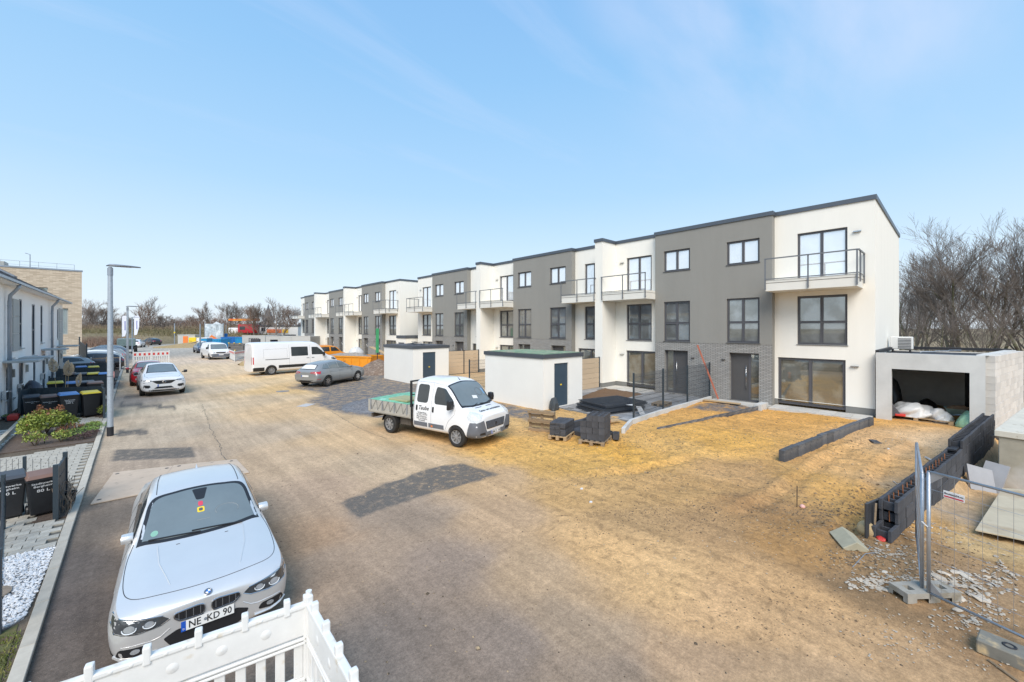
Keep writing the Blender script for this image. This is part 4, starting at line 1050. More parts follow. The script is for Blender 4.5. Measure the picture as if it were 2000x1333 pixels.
for (u, v, lab) in ((1136,956,'white scrap of paper on the sand, left of the other scrap'),(1154,982,'small white stone-like lump on the sand near the road edge'),(1735,882,'crumpled white cup on the sand by the block wall')):
    x, y = ground_pt(u, v); blob('litter', lab, 'litter', M_WHITEP, (x, y, hz(x, y)), (.045,.035,.03), u % 9, .3, 1)
def strand(name, label, cat, pts, r, mat):
    P3 = [Vector((*ground_pt(u, v), 0)) for u, v in pts]
    P3 = [Vector((p.x, p.y, hz(p.x, p.y)+r+.006*(i%2))) for i, p in enumerate(P3)]
    tag(MB().tube(P3, r, 5).build(name, mat), label, cat)
strand('hose', 'white hose end lying in the sand beside the block wall', 'hose', [(1745,940),(1752,948),(1762,944),(1772,951),(1790,951)], .012, M_WHITEP)
strand('hose', 'pale pipe stub sticking out behind the upright fence panel', 'pipe', [(1808,898),(1818,905),(1832,908)], .03, M_WHITEP)
strand('cable', 'loop of grey cable in the rubble', 'cable', [(1665,1108),(1690,1085),(1715,1082),(1722,1075),(1700,1072),(1690,1080)], .006, M_GALV)
strand('lath', 'thin broken lath lying by the lower right concrete foot', 'lath', [(1930,1292),(1965,1318),(1990,1335)], .012, M_WOOD2)
tag(MB().bar((9.42,.95,0),(9.46,.93,.56),.025,.025).build('survey_peg', M_WOOD2), 'wooden peg standing at the near end of the block wall', 'peg')
blob('red_rag', 'crumpled red rag at the foot of the wooden peg', 'rag', M_RED, (9.33,.86,0), (.08,.07,.05), 3, .3, 2)
# ================================================================ LEFT SIDE: kerb, gardens, bins, old houses, lamps
M_KERB = pm('kerb_stone', (.47,.43,.36), .9, var=.15, scale=6, rv=.08)
M_PAVR = pm('rectangular_paver', (.44,.41,.35), .9, var=.2, scale=7, rv=.16)
M_GRIT = pm('joint_grit', (.13,.12,.10), .95, var=.3, scale=20)
M_BARK = pm('bark_mulch', (.11,.08,.062), .95, var=.5, scale=22, bump=1, bscale=60)
M_WHOUSE = pm('white_render', (.94,.915,.87), .9, var=.02, scale=.7, pos=True, bump=.1, bscale=90)
M_PANEL = pm('grey_facade_panel', (.40,.41,.39), .7, var=.05)
M_DKFR = pm('dark_window_frame', (.07,.085,.11), .4, var=.05)
M_DKGL = pm('dark_glass', (.035,.045,.06), .05, var=.3, scale=.9, pos=True)
M_TILE = pm('roof_slates', (.085,.085,.095), .7, var=.3, scale=5, rv=.2)
M_ZINC = pm('zinc_pipe', (.34,.38,.43), .4, metal=.5, var=.12, scale=4)
M_BIN = pm('bin_black', (.020,.021,.024), .45, var=.2, scale=4)
M_SLAT = pm('privacy_strip', (.035,.05,.06), .55, var=.12, rv=.1)
M_WHPRINT = pm('print_white', (.78,.78,.78), .5, var=0)
M_PEB = pm('marble_pebble', (.82,.82,.82), .7, var=.12, scale=9, rv=.1)
rnd = random.Random(5)
# kerb stones: the nearer ones single, out to 45 m
kb = struct('kerb', MB().box(KERB-.13, 1.5, -.2, KERB-.005, 75, .02), M_GRIT)
km = MB().box(0, .004, 0, .125, .996, .055).mesh('kerb_stone', M_KERB, bevel=.006)
for k in range(60):
    o = bpy.data.objects.new('kerb_stone', km); COL.objects.link(o); o.parent = kb; o.location = (KERB-.128+rnd.uniform(-.003,.003), 2.0+k*1.0, .012+rnd.uniform(-.003,.003))
MB().box(KERB-.128, 62, .021, KERB-.01, 75, .06).build('kerb_stone', M_KERB, kb)
# paved paths between front gardens
GZ0 = .03
def paved(poly, n_max, lab='paved_path', bl=.30, bw=.15, ang=0, mat=None):
    xs_, ys_ = [p[0] for p in poly], [p[1] for p in poly]
    base = struct(lab, MB().prism([(x, y) for x, y in poly], -.1, GZ0+.012), M_GRIT)
    me = MB().box(.006,.006,0,bl-.006,bw-.006,.03).mesh('paver', mat or M_PAVR)
    got = 0; y = min(ys_); j = 0; rest = MB()
    while y < max(ys_):
        x = max(xs_)-bl-(bl/2 if j % 2 else 0)
        while x > min(xs_)-bl:
            if inpoly(np.array([x+bl/2]), np.array([y+bw/2]), poly)[0]:
                z = GZ0+.008+rnd.uniform(-.003,.003)
                if got < n_max:
                    o = bpy.data.objects.new('paver', me); COL.objects.link(o); o.parent = base; o.location = (x, y, z); got += 1
                else: rest.box(x+.006, y+.006, z, x+bl-.006, y+bw-.006, z+.03)
            x -= bl
        y += bw; j += 1
    if rest.f: rest.build('paver_field', M_PAVR, base)['kind'] = 'stuff'
    return base
K0 = KERB-.135
paved([(K0-3.2,10.15),(K0,9.95),(K0,11.3),(K0-.45,11.4),(K0-.45,13.1),(K0,13.1),(K0,18.25),(K0-1.1,17.7),(K0-3.2,17.2)], 290, bl=.26, bw=.17)
paved([(-2.6,22.75),(K0,21.5),(K0,22.95),(-2.3,24.1)], 120, bl=.24, bw=.2)
for (ya, yb) in ((29.2,30.2),(34.5,35.6),(39.3,40.3)): paved([(-3.9,ya),(K0,ya),(K0,yb),(-3.9,yb)], 60, bl=.4, bw=.33)
# steps of long slabs to the first door
stp = struct('slab_path', MB().box(-4.0, 17.2, -.1, -2.85, 22.5, GZ0+.01), M_GRIT)
for k in range(10): MB().box(-3.9, 17.4+k*.5, GZ0+.012, -2.95, 17.72+k*.5, GZ0+.07).build('slab', M_PAVEL, stp)
tag(MB().bar((-3.0,17.5,.1),(-3.15,24.2,.14),.10,.24).build('garden_kerb', M_KERB), 'pale garden kerb beside the slab path', 'kerb')
# planting bed with shrubs
struct('planting_bed', MB().prism([(-2.85,18.3),(K0,18.35),(K0,21.45),(-2.6,22.7),(-3.1,21.8)], -.1, GZ0+.03), M_BARK)
struct('planting_bed', MB().prism([(K0-.44,11.42),(K0,11.35),(K0,13.05),(K0-.44,13.05)], -.1, GZ0+.03), M_BARK)
for ya, yb in ((23.2,29.1),(30.3,34.4),(35.7,39.2),(40.4,56)): struct('planting_bed', MB().box(-1.35 if ya < 30 else -3.8, ya, -.1, K0, yb, GZ0+.025), M_BARK)
M_LEAF_YG = pm('leaf_yellow_green', (.27,.32,.06), .6, var=.45, scale=9, rv=0, col2=(.12,.17,.03), s2=7)
M_LEAF_RD = pm('leaf_bronze', (.24,.10,.05), .6, var=.4, scale=9)
M_LEAF_GR = pm('leaf_green', (.17,.27,.06), .6, var=.4, scale=9)
M_HEATH = pm('leaf_heather', (.085,.052,.05), .8, var=.4, scale=12)
M_TWIG = pm('twig_brown', (.12,.085,.06), .9, var=.3, scale=9)
def leafball(mb, c, r, n, size, rg, m=0, mtop=None):
    """leaf-sized quads spread through an ellipsoid shell"""
    for _ in range(n):
        v = Vector((rg.gauss(0,1), rg.gauss(0,1), rg.gauss(0,1))).normalized() * rg.uniform(.45,1)**.6
        if v.z < -.3: v.z *= -.6
        p = Vector((c[0]+v.x*r[0], c[1]+v.y*r[1], c[2]+v.z*r[2]))
        a = Vector((rg.uniform(-1,1), rg.uniform(-1,1), rg.uniform(-.3,1))).normalized(); b = a.cross(Vector((rg.uniform(-1,1), rg.uniform(-1,1), rg.uniform(-1,1)))).normalized()
        s_ = size*rg.uniform(.6,1.3)
        mb.add([p, p+a*s_*.5+b*s_*.25, p+a*s_, p+a*s_*.5-b*s_*.25], [(0,1,2,3)], (mtop if (mtop is not None and v.z > .55 and rg.random() < .22) else m))
def shrub(name, label, x, y, balls, size, mats, cat='shrub', z=.05, group=None, stems=6):
    t = thing(name, label, cat, (x, y, z), 0, group); rg = random.Random(int(x*100)+int(y*10)); mb = MB()
    for (cx, cy, cz, rx, ry, rz_, n, m, mt) in balls: leafball(mb, (cx,cy,cz), (rx,ry,rz_), n, size, rg, m, mt)
    mb.build('foliage', mats, t, recalc=False)
    st_ = MB()
    for k in range(stems):
        a = rg.uniform(0,6.3); st_.tube([(0,0,-.05),(math.cos(a)*balls[0][3]*.4, math.sin(a)*balls[0][4]*.4, balls[0][2]), (math.cos(a)*balls[0][3]*.8, math.sin(a)*balls[0][4]*.8, balls[0][2]+balls[0][5]*.6)], [.012,.008,.004], 4)
    st_.build('stems', M_TWIG, t)
    return t
LM = [M_LEAF_YG, M_LEAF_RD, M_LEAF_GR, M_HEATH]
shrub('shrub', 'large yellow-green shrub with reddish shoots in front of the bins', -2.25, 20.5, [(0,0,.42,.60,.55,.42,2600,0,1),(.45,.2,.3,.35,.4,.3,800,0,1),(-.25,-.2,.25,.35,.4,.25,500,0,1),(.25,.15,.5,.3,.3,.32,500,0,1),(-.1,.1,.8,.1,.1,.2,60,1,1),(.35,0,.78,.1,.1,.2,60,1,1)], .085, LM, stems=9)
shrub('shrub', 'small red-topped shrub at the front left of the bed', -2.25, 18.85, [(0,0,.2,.27,.25,.2,480,0,1)], .06, LM)
shrub('shrub', 'small red-topped shrub at the front middle of the bed', -1.72, 18.9, [(0,0,.2,.22,.22,.2,420,0,1)], .06, LM)
shrub('shrub', 'dark bronze low shrub behind the lanterns', -1.65, 20.3, [(0,0,.16,.35,.35,.2,380,1,2)], .055, LM)
shrub('ground_cover', 'bright green ground cover plant in the middle of the bed', -1.35, 20.0, [(0,0,.08,.5,.45,.13,700,2,0),(.2,.8,.07,.4,.4,.12,400,2,0)], .05, LM, stems=2)
shrub('ground_cover', 'fresh green low plant at the kerb end of the bed', -1.12, 21.2, [(0,0,.07,.2,.4,.1,300,0,2)], .05, LM, stems=2)
shrub('ground_cover', 'fresh green low plant spreading between the small shrubs and the heather', -1.55, 19.15, [(0,0,.07,.28,.25,.1,300,2,0)], .05, LM, stems=2)
shrub('heather', 'strip of dark brown heather along the front of the bed', -1.2, 19.0, [(-.1,-.1,.08,.28,.22,.12,700,3,3),(.15,.35,.08,.2,.3,.12,500,3,3)], .04, LM, stems=2)
shrub('shrub', 'yellow-brown low plant right of the bin enclosure', -1.02, 23.6, [(0,0,.2,.16,.5,.22,420,0,1)], .06, LM)
for k, (u, v) in enumerate(((87,870),(106,860),(130,850),(150,855))):
    x, y = ground_pt(u, v); l = thing('garden_light', 'slim garden light in the planting bed, number %s from the left' % ['one','two','three','four'][k], 'garden light', (x, y, .05), 0, 'slim garden lights in the bed')
    MB().tube([(0,0,0),(0,0,.28)], .012, 6).build('stem', M_BIN, l); MB().tube([(0,0,.28),(0,0,.36)], .022, 8).build('lamp_head', M_STEEL, l)

# bins --------------------------------------------------------------------
bin_cache = {}
def wheelie(label, x, y, w, hgt, d, lid_mat, rz, lines=None, group='wheeled bins'):
    key = (w, hgt, lid_mat.name)
    t = thing('wheeled_bin', label, 'bin', (x, y, GZ0+.04), rz, group)
    b = MB(); wb_, db = w*.78, d*.74
    z1 = hgt-.09
    b.add([(-wb_/2,-db/2,.03),(wb_/2,-db/2,.03),(wb_/2,db/2,.03),(-wb_/2,db/2,.03),(-w/2,-d/2,z1),(w/2,-d/2,z1),(w/2,d/2,z1),(-w/2,d/2,z1)], [(0,3,2,1),(4,5,6,7),(0,1,5,4),(1,2,6,5),(2,3,7,6),(3,0,4,7)])
    bd_ = b.build('body', M_BIN, t, bevel=.02, segs=2)
    MB().box(-w/2-.018,-d/2-.018,z1-.04,w/2+.018,d/2+.018,z1).build('rim', M_BIN, bd_, bevel=.008)
    l = MB(); l.add([(-w/2-.02,-d/2-.03,z1+.004),(w/2+.02,-d/2-.03,z1+.004),(w/2+.02,d/2+.05,z1+.004),(-w/2-.02,d/2+.05,z1+.004),(-w/2+.02,-d/2+.03,z1+.06),(w/2-.02,-d/2+.03,z1+.06),(w/2-.02,d/2,z1+.09),(-w/2+.02,d/2,z1+.09)], [(0,3,2,1),(4,5,6,7),(0,1,5,4),(1,2,6,5),(2,3,7,6),(3,0,4,7)])
    l.build('lid', lid_mat, t, bevel=.016, segs=2)
    MB().tube([(-w/2+.03,d/2+.07,z1+.02),(w/2-.03,d/2+.07,z1+.02)], .014, 6).build('handle', M_BIN, t)
    for s_ in (-1,1): MB().lathe([(0,-.025),(.09,-.025),(.10,0),(.09,.025),(0,.025)], 14, (s_*(wb_/2+.01),d/2-.03,.10-.04), 'x').build('wheel', M_BIN, t)
    if lines:
        sl = (d-db)/2/(z1-.03); nrm = Vector((0,-1,-sl)).normalized()
        for (txt, sz, zz, sx) in lines:
            yy = -db/2-(d-db)/2*(zz-.03)/(z1-.03)
            text_obj('lettering', txt, sz, M_WHPRINT, bd_, frameM((0,yy-.003,zz), (1,0,0), nrm), sx=sx, bold=sz*.012)
    return t
M_LID_Y = pm('lid_yellow', (.72,.55,.03), .45, var=.05)
M_LID_B = pm('lid_blue', (.10,.24,.52), .45, var=.08)
M_LID_BR = pm('lid_brown', (.20,.115,.085), .5, var=.12, scale=6)
M_LID_G = pm('lid_grey', (.055,.06,.07), .45, var=.2, scale=4)
L80 = [('Stadtwerke', .052, .62, 1.25), ('Bergheim', .052, .565, 1.25), ('80 L', .075, .48, 1.25)]
L240 = [('Stadtwerke', .052, .72, 1.2), ('Bergheim', .052, .67, 1.2), ('240 L', .075, .60, 1.2)]
wheelie('small black bin marked 80 L with a brown lid beside the slatted screen post', -1.325, 11.83, .40, .80, .40, M_LID_BR, rad(12), L80)
wheelie('small black bin marked 80 L with a dark grey lid cut by the left edge', -1.76, 12.0, .42, .83, .42, M_LID_G, rad(10), L80)
g1_ = 'bins in the slatted enclosure by the bed'
wheelie('black bin with a dark grey lid, first on the left in the slatted enclosure', -3.02, 24.65, .46, .92, .5, M_LID_G, rad(12), [('Stadtwerke Bergheim', .040, .66, 1.1), ('80 L', .040, .61, 1.2)])
wheelie('black bin with a brownish lid, second in the slatted enclosure', -2.52, 24.2, .46, .92, .5, M_LID_BR, rad(12), [('Stadtwerke Bergheim', .040, .66, 1.1), ('80 L', .040, .61, 1.2)])
wheelie('larger black bin marked 240 L with a blue lid in the slatted enclosure', -1.97, 23.8, .52, 1.0, .56, M_LID_B, rad(12), L240)
wheelie('larger black bin with a yellow lid at the kerb end of the slatted enclosure', -1.36, 23.75, .52, 1.0, .56, M_LID_Y, rad(12), None)
for (u, v, mt, lab) in ((108,785,M_LID_Y,'black bin with a yellow lid behind the pampas grass'),(144,785,M_LID_B,'black bin with a blue lid right behind the pampas grass'),(170,783,M_LID_G,'black bin with a dark lid beside the blue-lidded one, left of the dusty one'),(186,785,M_LID_BR,'black bin with a dusty brown lid next to the lamp post'),
                       (137,761,M_LID_BR,'bin with a brown lid in the second dark enclosure'),(158,761,M_LID_G,'bin with a grey lid in the second dark enclosure'),(183,760,M_LID_Y,'bin with a yellow lid in the second dark enclosure'),(205,760,M_LID_B,'bin with a bright blue lid in the second dark enclosure'),
                       (159,742,M_LID_B,'farther bin with a blue lid in the third enclosure'),(183,742,M_LID_Y,'farther bin with a yellow lid in the third enclosure')):
    x, y = ground_pt(u, v+4); wheelie(lab, x, y, .52, 1.0, .56, mt, rad(6))
def slat_screen(label, pts, h, n_row=9, rows_h=None, group='dark slatted screens around the bins', posts_top=None, rmesh=False):
    t = thing('slatted_screen', label, 'screen', (*pts[0], GZ0), 0, group); ox, oy = pts[0]
    for (a, b) in zip(pts, pts[1:]):
        d = Vector((b[0]-a[0], b[1]-a[1], 0)); L = d.length; an = math.atan2(d.y, d.x); n = max(1, int(L/.22))
        me = MB().box(.004, -.012, .04, L/n-.004, .012, h-.03).mesh('strip', M_SLAT)
        for k in range(n):
            o = bpy.data.objects.new('strip', me); COL.objects.link(o); o.parent = t; q = d*(k/n); o.location = (a[0]-ox+q.x, a[1]-oy+q.y, 0); o.rotation_euler = (0,0,an)
        A_ = Vector((a[0]-ox, a[1]-oy, 0)); B_ = Vector((b[0]-ox, b[1]-oy, 0)); r = MB()
        for k in range(5):
            z = .08+k*(h-.12)/4; r.bar(A_+Vector((0,0,z)), B_+Vector((0,0,z)), .036, .012)
        r.build('rod', M_WIRE, t)['kind'] = 'stuff'
    for p in pts: MB().box(p[0]-ox-.035, p[1]-oy-.03, 0, p[0]-ox+.035, p[1]-oy+.03, h+.06).build('post', M_POST, t)
    return t
slat_screen('dark slatted screen round the four bins beside the planting bed', [(-3.38,24.95),(-3.2,25.6),(-1.05,24.3),(-.93,22.75)], 1.16)
slat_screen('dark slatted screen standing behind the small 80 L bins', [(-1.10,11.32),(-1.07,12.35)], .98)
slat_screen('dark slatted screen behind the pampas grass, second along the kerb', [(-3.3,31.7),(-1.05,31.0)], 1.05)
slat_screen('tall dark slatted screen, third along the kerb', [(-3.6,37.4),(-1.1,37.0),(-1.0,33.5)], 1.12)
slat_screen('farther dark slatted screen beside the second lamp post', [(-3.6,41.6),(-1.2,41.4),(-1.1,38.5)], 1.15)
mesh_fence('anthracite mesh fence behind the small 80 L bins, running off the left edge', [(-3.2,14.1),(-1.66,12.75),(-1.08,12.38)], .96, z0=.08, sp=.12, hs=.3)
mesh_fence('anthracite mesh fence panel at the lower left edge by the white pebbles', [(-1.72,11.35),(-1.18,7.55)], .98, z0=.08, sp=.05, hs=.2)
mesh_fence('low mesh fence in front of the second row of bins', [(-3.2,28.4),(-1.9,28.3),(-1.0,28.3)], .95, z0=.08, sp=.12, hs=.3)
# woven bare twigs and a pot beside the screen
cp = thing('climbing_plant', 'bare climbing plant with grey stems on the screen by the 80 L bins', 'plant', (-1.03,11.75,GZ0)); mb = MB(); rg = random.Random(8)
for k in range(26):
    p = Vector((rg.uniform(-.04,.1), rg.uniform(-.3,.3), 0)); pts_ = [p.copy()]
    for j in range(6): p = p+Vector((rg.uniform(-.06,.06), rg.uniform(-.1,.1), rg.uniform(.0,.16))); pts_.append(p.copy())
    mb.tube(pts_, .005, 4)
mb.build('stems', pm('twig_grey', (.25,.19,.14), .9, var=.3), cp)
pt = thing('plant_pot', 'black plastic plant pot standing by the kerb', 'pot', (-.98,12.25,GZ0+.03)); MB().lathe([(.06,0),(.075,.17),(.09,.17),(.09,.21),(.075,.21),(.06,.15)], 18, capend=False).build('pot', M_BLACKP, pt, smooth='auto'); MB().lathe([(0,.15),(.07,.15)], 16).build('soil', M_SOIL, pt)
# white pebble bed: stones as geometry
wp_poly = [(-2.4,10.05),(K0,9.93),(K0-.02,8.4),(K0-.05,7.75),(K0-.28,7.55),(-2.4,7.9)]
struct('pebble_bed', MB().prism(wp_poly, -.1, GZ0+.014), pm('pebble_bed_base', (.42,.42,.42), .9, var=.6, scale=40))
pbv = bmesh.new(); rg = random.Random(77); bases = []
for s_ in range(5):
    tb = bmesh.new(); bmesh.ops.create_icosphere(tb, subdivisions=1, radius=1); 
    for v in tb.verts: v.co *= rg.uniform(.75,1.1)
    me = bpy.data.meshes.new('p'); tb.to_mesh(me); tb.free(); bases.append(np.array([v.co[:] for v in me.vertices])); pf = [tuple(p.vertices) for p in me.polygons]
allv, allf = [], []; cnt = 0
for k in range(5200):
    x = rg.uniform(-2.1, K0); y = rg.uniform(7.5, 10.1)
    if not inpoly(np.array([x]), np.array([y]), wp_poly)[0]: continue
    B_ = bases[k % 5]; s_ = rg.uniform(.013,.026); R = np.array(Euler((rg.uniform(-.6,.6), rg.uniform(-.6,.6), rg.uniform(0,6.3))).to_matrix())
    V_ = (B_*np.array([s_*1.25, s_*.8, s_*.5]))@R.T + np.array([x, y, GZ0+.018+rg.uniform(0,.018)])
    o_ = cnt*len(B_); allv.append(V_); allf += [tuple(i+o_ for i in f) for f in pf]; cnt += 1
me = bpy.data.meshes.new('pebbles'); me.from_pydata(np.concatenate(allv).tolist(), [], allf); me.materials.append(M_PEB); tag(link('pebbles', me), 'white marble pebbles filling the strip by the kerb', 'pebbles', kind='stuff')
tag(MB().lathe([(0,.03),(.21,.03),(.22,.055),(0,.06)], 24, (-1.45,8.62,GZ0)).build('inspection_cover', pm('rusty_cover', (.30,.24,.18), .8, var=.3, scale=12)), 'round brown inspection cover among the white pebbles', 'cover')
# mossy lawn strip below
struct('lawn_soil', MB().prism([(-2.4,7.88),(K0-.30,7.5),(K0-.08,7.65),(K0,5.2),(K0,1.5),(-2.4,1.5)], -.1, GZ0+.008), pm('mossy_soil', (.10,.10,.035), .95, var=.5, scale=14, col2=(.12,.085,.05), s2=6))
gv_, gf_ = [], []; rg = random.Random(9)
for k in range(9000):
    x = rg.uniform(-1.9, K0-.01); y = rg.uniform(4.5, 7.8)
    if y > 7.45 and x > K0-.3: continue
    if float(vnoise(x*5, y*5)) < .38 and rg.random() < .8: continue
    a = rg.uniform(0,6.3); h_ = rg.uniform(.02,.055); w_ = .006; dx, dy = math.cos(a)*w_, math.sin(a)*w_; lx, ly = rg.uniform(-.03,.03), rg.uniform(-.03,.03)
    o_ = len(gv_); gv_ += [(x-dx,y-dy,GZ0+.005),(x+dx,y+dy,GZ0+.005),(x+lx,y+ly,GZ0+h_)]; gf_.append((o_,o_+1,o_+2))
me = bpy.data.meshes.new('grass'); me.from_pydata(gv_, [], gf_); me.materials.append(pm('grass_blades', (.14,.18,.03), .7, var=.5, scale=6, col2=(.22,.20,.05), s2=5)); tag(link('grass', me), 'mossy short grass in the lower left corner', 'grass', kind='stuff')
# pampas grass
pg = thing('pampas_grass', 'pampas grass with three cream plumes before the bins', 'pampas grass', (-2.35,26.9,GZ0)); rg = random.Random(4)
M_PLUME = pm('plume_cream', (.66,.54,.39), .9, var=.15, scale=12)
for k, (dx, hh, ss) in enumerate(((-.32,1.95,.16),(.12,1.75,.17),(.42,1.25,.10),(.04,1.85,.10))):
    MB().tube([(dx*.5,0,0),(dx*.8,0,hh*.5),(dx,0,hh-.2)], [.012,.01,.006], 5).build('stalk', pm('stalk_tan', (.48,.36,.2), .8) if k == 0 else bpy.data.materials['stalk_tan'], pg)
    pl_ = MB()
    for j in range(420):
        t_ = rg.random(); a = rg.uniform(0,6.3); r_ = ss*math.sin(PI*min(1,t_*.9+.12))**.7; z = hh-.32+t_*.62
        p = Vector((dx+.18*t_*t_*(1 if k else -1)*.4, 0, z)); q = p+Vector((math.cos(a)*r_, math.sin(a)*r_, rg.uniform(.02,.1)-.05*t_)); s_ = Vector((0,0,.02))
        pl_.add([p, q+s_*.3, q-s_*.6], [(0,1,2)])
    pl_.build('plume', M_PLUME, pg, recalc=False)

# street lamps ------------------------------------------------------------
def lamp(label, x, y, H_, dark=.32):
    t = thing('street_lamp', label, 'street lamp', (x, y, 0), 0, 'street lamps along the left kerb')
    MB().lathe([(.088,0),(.088,dark),(.084,dark+.005)], 20).build('base_sleeve', M_BIT, t, smooth='auto')
    MB().lathe([(.080,dark),(.078,2.5),(.062,H_-.35),(.060,H_-.12)], 20).build('pole', pm('galvanised_pole', (.43,.48,.53), .5, metal=.45, var=.16, scale=14) if 'galvanised_pole' not in bpy.data.materials else bpy.data.materials['galvanised_pole'], t, smooth='auto')
    MB().lathe([(.072,H_-.34),(.072,H_-.10),(.04,H_-.06)], 20).build('collar', M_ZINC, t, smooth='auto')
    hd = MB(); n = 10
    prof = [(-.10,.055,.0),(-.02,.10,.055),(.12,.14,.06),(.35,.15,.05),(.58,.13,.035),(.72,.075,.02),(.76,.02,.012)]
    for (x_, w_, th) in prof:
        for j in range(n):
            a = 2*PI*j/n; hd.v.append((x_, math.cos(a)*w_, H_-.015+.02*x_+math.sin(a)*(th if math.sin(a) > 0 else .022)))
    for i in range(len(prof)-1):
        for j in range(n): hd.f.append((i*n+j, i*n+(j+1)%n, (i+1)*n+(j+1)%n, (i+1)*n+j)); hd.m.append(0)
    hd.f.append(tuple(range(n))); hd.m.append(0); hd.f.append(tuple((len(prof)-1)*n+j for j in range(n))[::-1]); hd.m.append(0)
    head = hd.build('lamp_head', pm('lamp_grey', (.24,.26,.29), .4, metal=.5, var=.05) if 'lamp_grey' not in bpy.data.materials else bpy.data.materials['lamp_grey'], t, smooth=True)
    MB().box(.12,-.09,H_-.032,.52,.09,H_-.026).build('lens', pm('lens', (.6,.6,.6), .2) if 'lens' not in bpy.data.materials else bpy.data.materials['lens'], head)
    return t
l1 = lamp('tallest nearest galvanised street lamp by the planting bed', -.64, 19.2, 5.72, .3)
MB().tube([(.082*math.cos(a), .082*math.sin(a), 2.0) for a in [k*PI/8 for k in range(17)]], .006, 4).build('strap', M_BIT, l1)
MB().box(.07,-.02,1.95,.10,.02,2.15).build('sticker', pm('sticker_pink', (.7,.35,.33), .6), l1)
lamp('second galvanised street lamp, behind the red car', -.52, 45.5, 5.4)
lamp('third, farthest street lamp beside the feather flags', -.42, 79, 5.2)

# older white houses ------------------------------------------------------
def slate_mat():
    return M_TILE
def white_house(label, y0, y1, wins, doors, pipe, lastend=False):
    t = thing('white_house', label, 'house', (-3.93, y0, 0), 0, 'older white terraced houses on the left'); L = y1-y0
    holes = [(a-y0, b-y0, z0, z1) for a, b, z0, z1, k in wins]
    w = MB(); w.wall(lambda a, z, d: (-d, a, z), 0, L, -.1, 5.72, holes, .22)
    D = 9.5; ridge = 5.72+D/2*.62
    for yy, ok in ((0, True), (L, True)): w.add([(-.001,yy,-.1),(-D,yy,-.1),(-D,yy,5.72),(-D/2,yy,ridge),(-.001,yy,5.72)], [(0,1,2,3,4)])
    w.build('wall', M_WHOUSE, t, recalc=False)
    MB().box(-.2,.01,-.1,.012,L-.01,.30).build('plinth', M_PLINTH, t) if False else None
    # roof of slate courses near the eaves (each course its own lapped strip)
    rf = MB(); sx, sz = -D/2, ridge-5.72; e0 = (.42, 5.72-.42*.62); n = 22
    for k in range(n):
        t0, t1 = k/n, (k+1)/n; xa = e0[0]+(-D/2-e0[0])*t0; za = e0[1]+(ridge-e0[1])*t0+.035; xb = e0[0]+(-D/2-e0[0])*t1; zb = e0[1]+(ridge-e0[1])*t1+.012
        ya, yb = -.0, L+(.35 if lastend else 0)
        rf.add([(xa,ya,za+.012),(xa,yb,za+.012),(xb,yb,zb+.012),(xb,ya,zb+.012),(xa,ya,za-.02),(xa,yb,za-.02)], [(0,1,2,3),(0,4,5,1)])
    rf.add([(-D/2,0,ridge+.03),(-D/2,L+(.35 if lastend else 0),ridge+.03),(-D-.4,L+(.35 if lastend else 0),5.72-.25),(-D-.4,0,5.72-.25)], [(0,1,2,3)])
    rf.build('roof', M_TILE, t, recalc=False)
    MB().bar((.42,0,5.46),(.42,L+(.35 if lastend else 0),5.46),.10,.09).build('gutter', M_ZINC, t)
    MB().box(.01,0,5.38,.38,L+(.3 if lastend else 0),5.42).build('soffit', M_WHOUSE, t)
    for p in pipe:
        p_ = p-y0; MB().tube([(.38,p_,5.42),(.34,p_,5.25),(.14,p_,4.95),(.12,p_,4.6),(.12,p_,.0)], .062, 10).build('downpipe', M_ZINC, t, smooth=True)
        for zz in (1.0,2.9,4.5): MB().lathe([(.07,zz),(.07,zz+.05)], 10, (.12,p_,0)).build('pipe_clip', M_ZINC, t)
    for a, b, z0, z1, k in wins:
        a -= y0; b -= y0
        f = MB(); f.wall(lambda y, z, d: (-.025-d, y, z), a, b, z0, z1, [(a+.06,b-.06,z0+.07,(z0+z1)/2-.03 if z1-z0 > 1.6 else z1-.07)]+([(a+.06,b-.06,(z0+z1)/2+.03,z1-.07)] if z1-z0 > 1.6 else []), .05)
        if k == 'door':
            fo = f.build('door_frame', M_DKFR, t, recalc=False); dr = MB().box(-.065,a+.05,z0+.05,-.045,b-.05,z1-.05).build('door', M_DKFR, fo); MB().box(-.044,b-.35,z0+.4,-.040,b-.2,z1-.3).build('pane', M_DKGL, fo)
        else:
            fo = f.build('window', M_DKFR, t, recalc=False); MB().box(-.06,a+.05,z0+.05,-.05,b-.05,z1-.05).build('pane', M_DKGL, fo)
            MB().box(-.02,a-.05,z0-.05,.09,b+.05,z0-.006).build('window_sill', M_PAVEL, fo)
    for (a, zc_) in doors:
        a -= y0; cn = MB().box(.004,a-.75,zc_,.95,a+.75,zc_+.09); cn.build('door_canopy', pm('canopy_grey', (.42,.44,.44), .6, var=.1) if 'canopy_grey' not in bpy.data.materials else bpy.data.materials['canopy_grey'], t, bevel=.01)
        MB().box(.004,a+.9,1.5,.09,a+1.02,1.85).build('wall_lamp', M_PANEL, t); MB().box(.004,a-1.0,.75,.16,a-.7,1.1).build('letter_box', M_STEEL, t, bevel=.02)
    return t
T_, M_, G_ = (2.35,4.75), (2.7,4.75), (.6,2.0)
white_house('white house at the left edge with grey panel and first downpipe', 20.0, 31.9,
   [(26.6,27.5,2.35,4.75,'w'),(28.9,29.6,2.7,4.95,'w'),(26.4,27.6,.62,2.0,'w'),(28.9,29.9,.05,2.15,'door'),(22.5,24.5,2.5,4.7,'w')], [(26.5,2.20),(29.5,2.18)], [26.2])
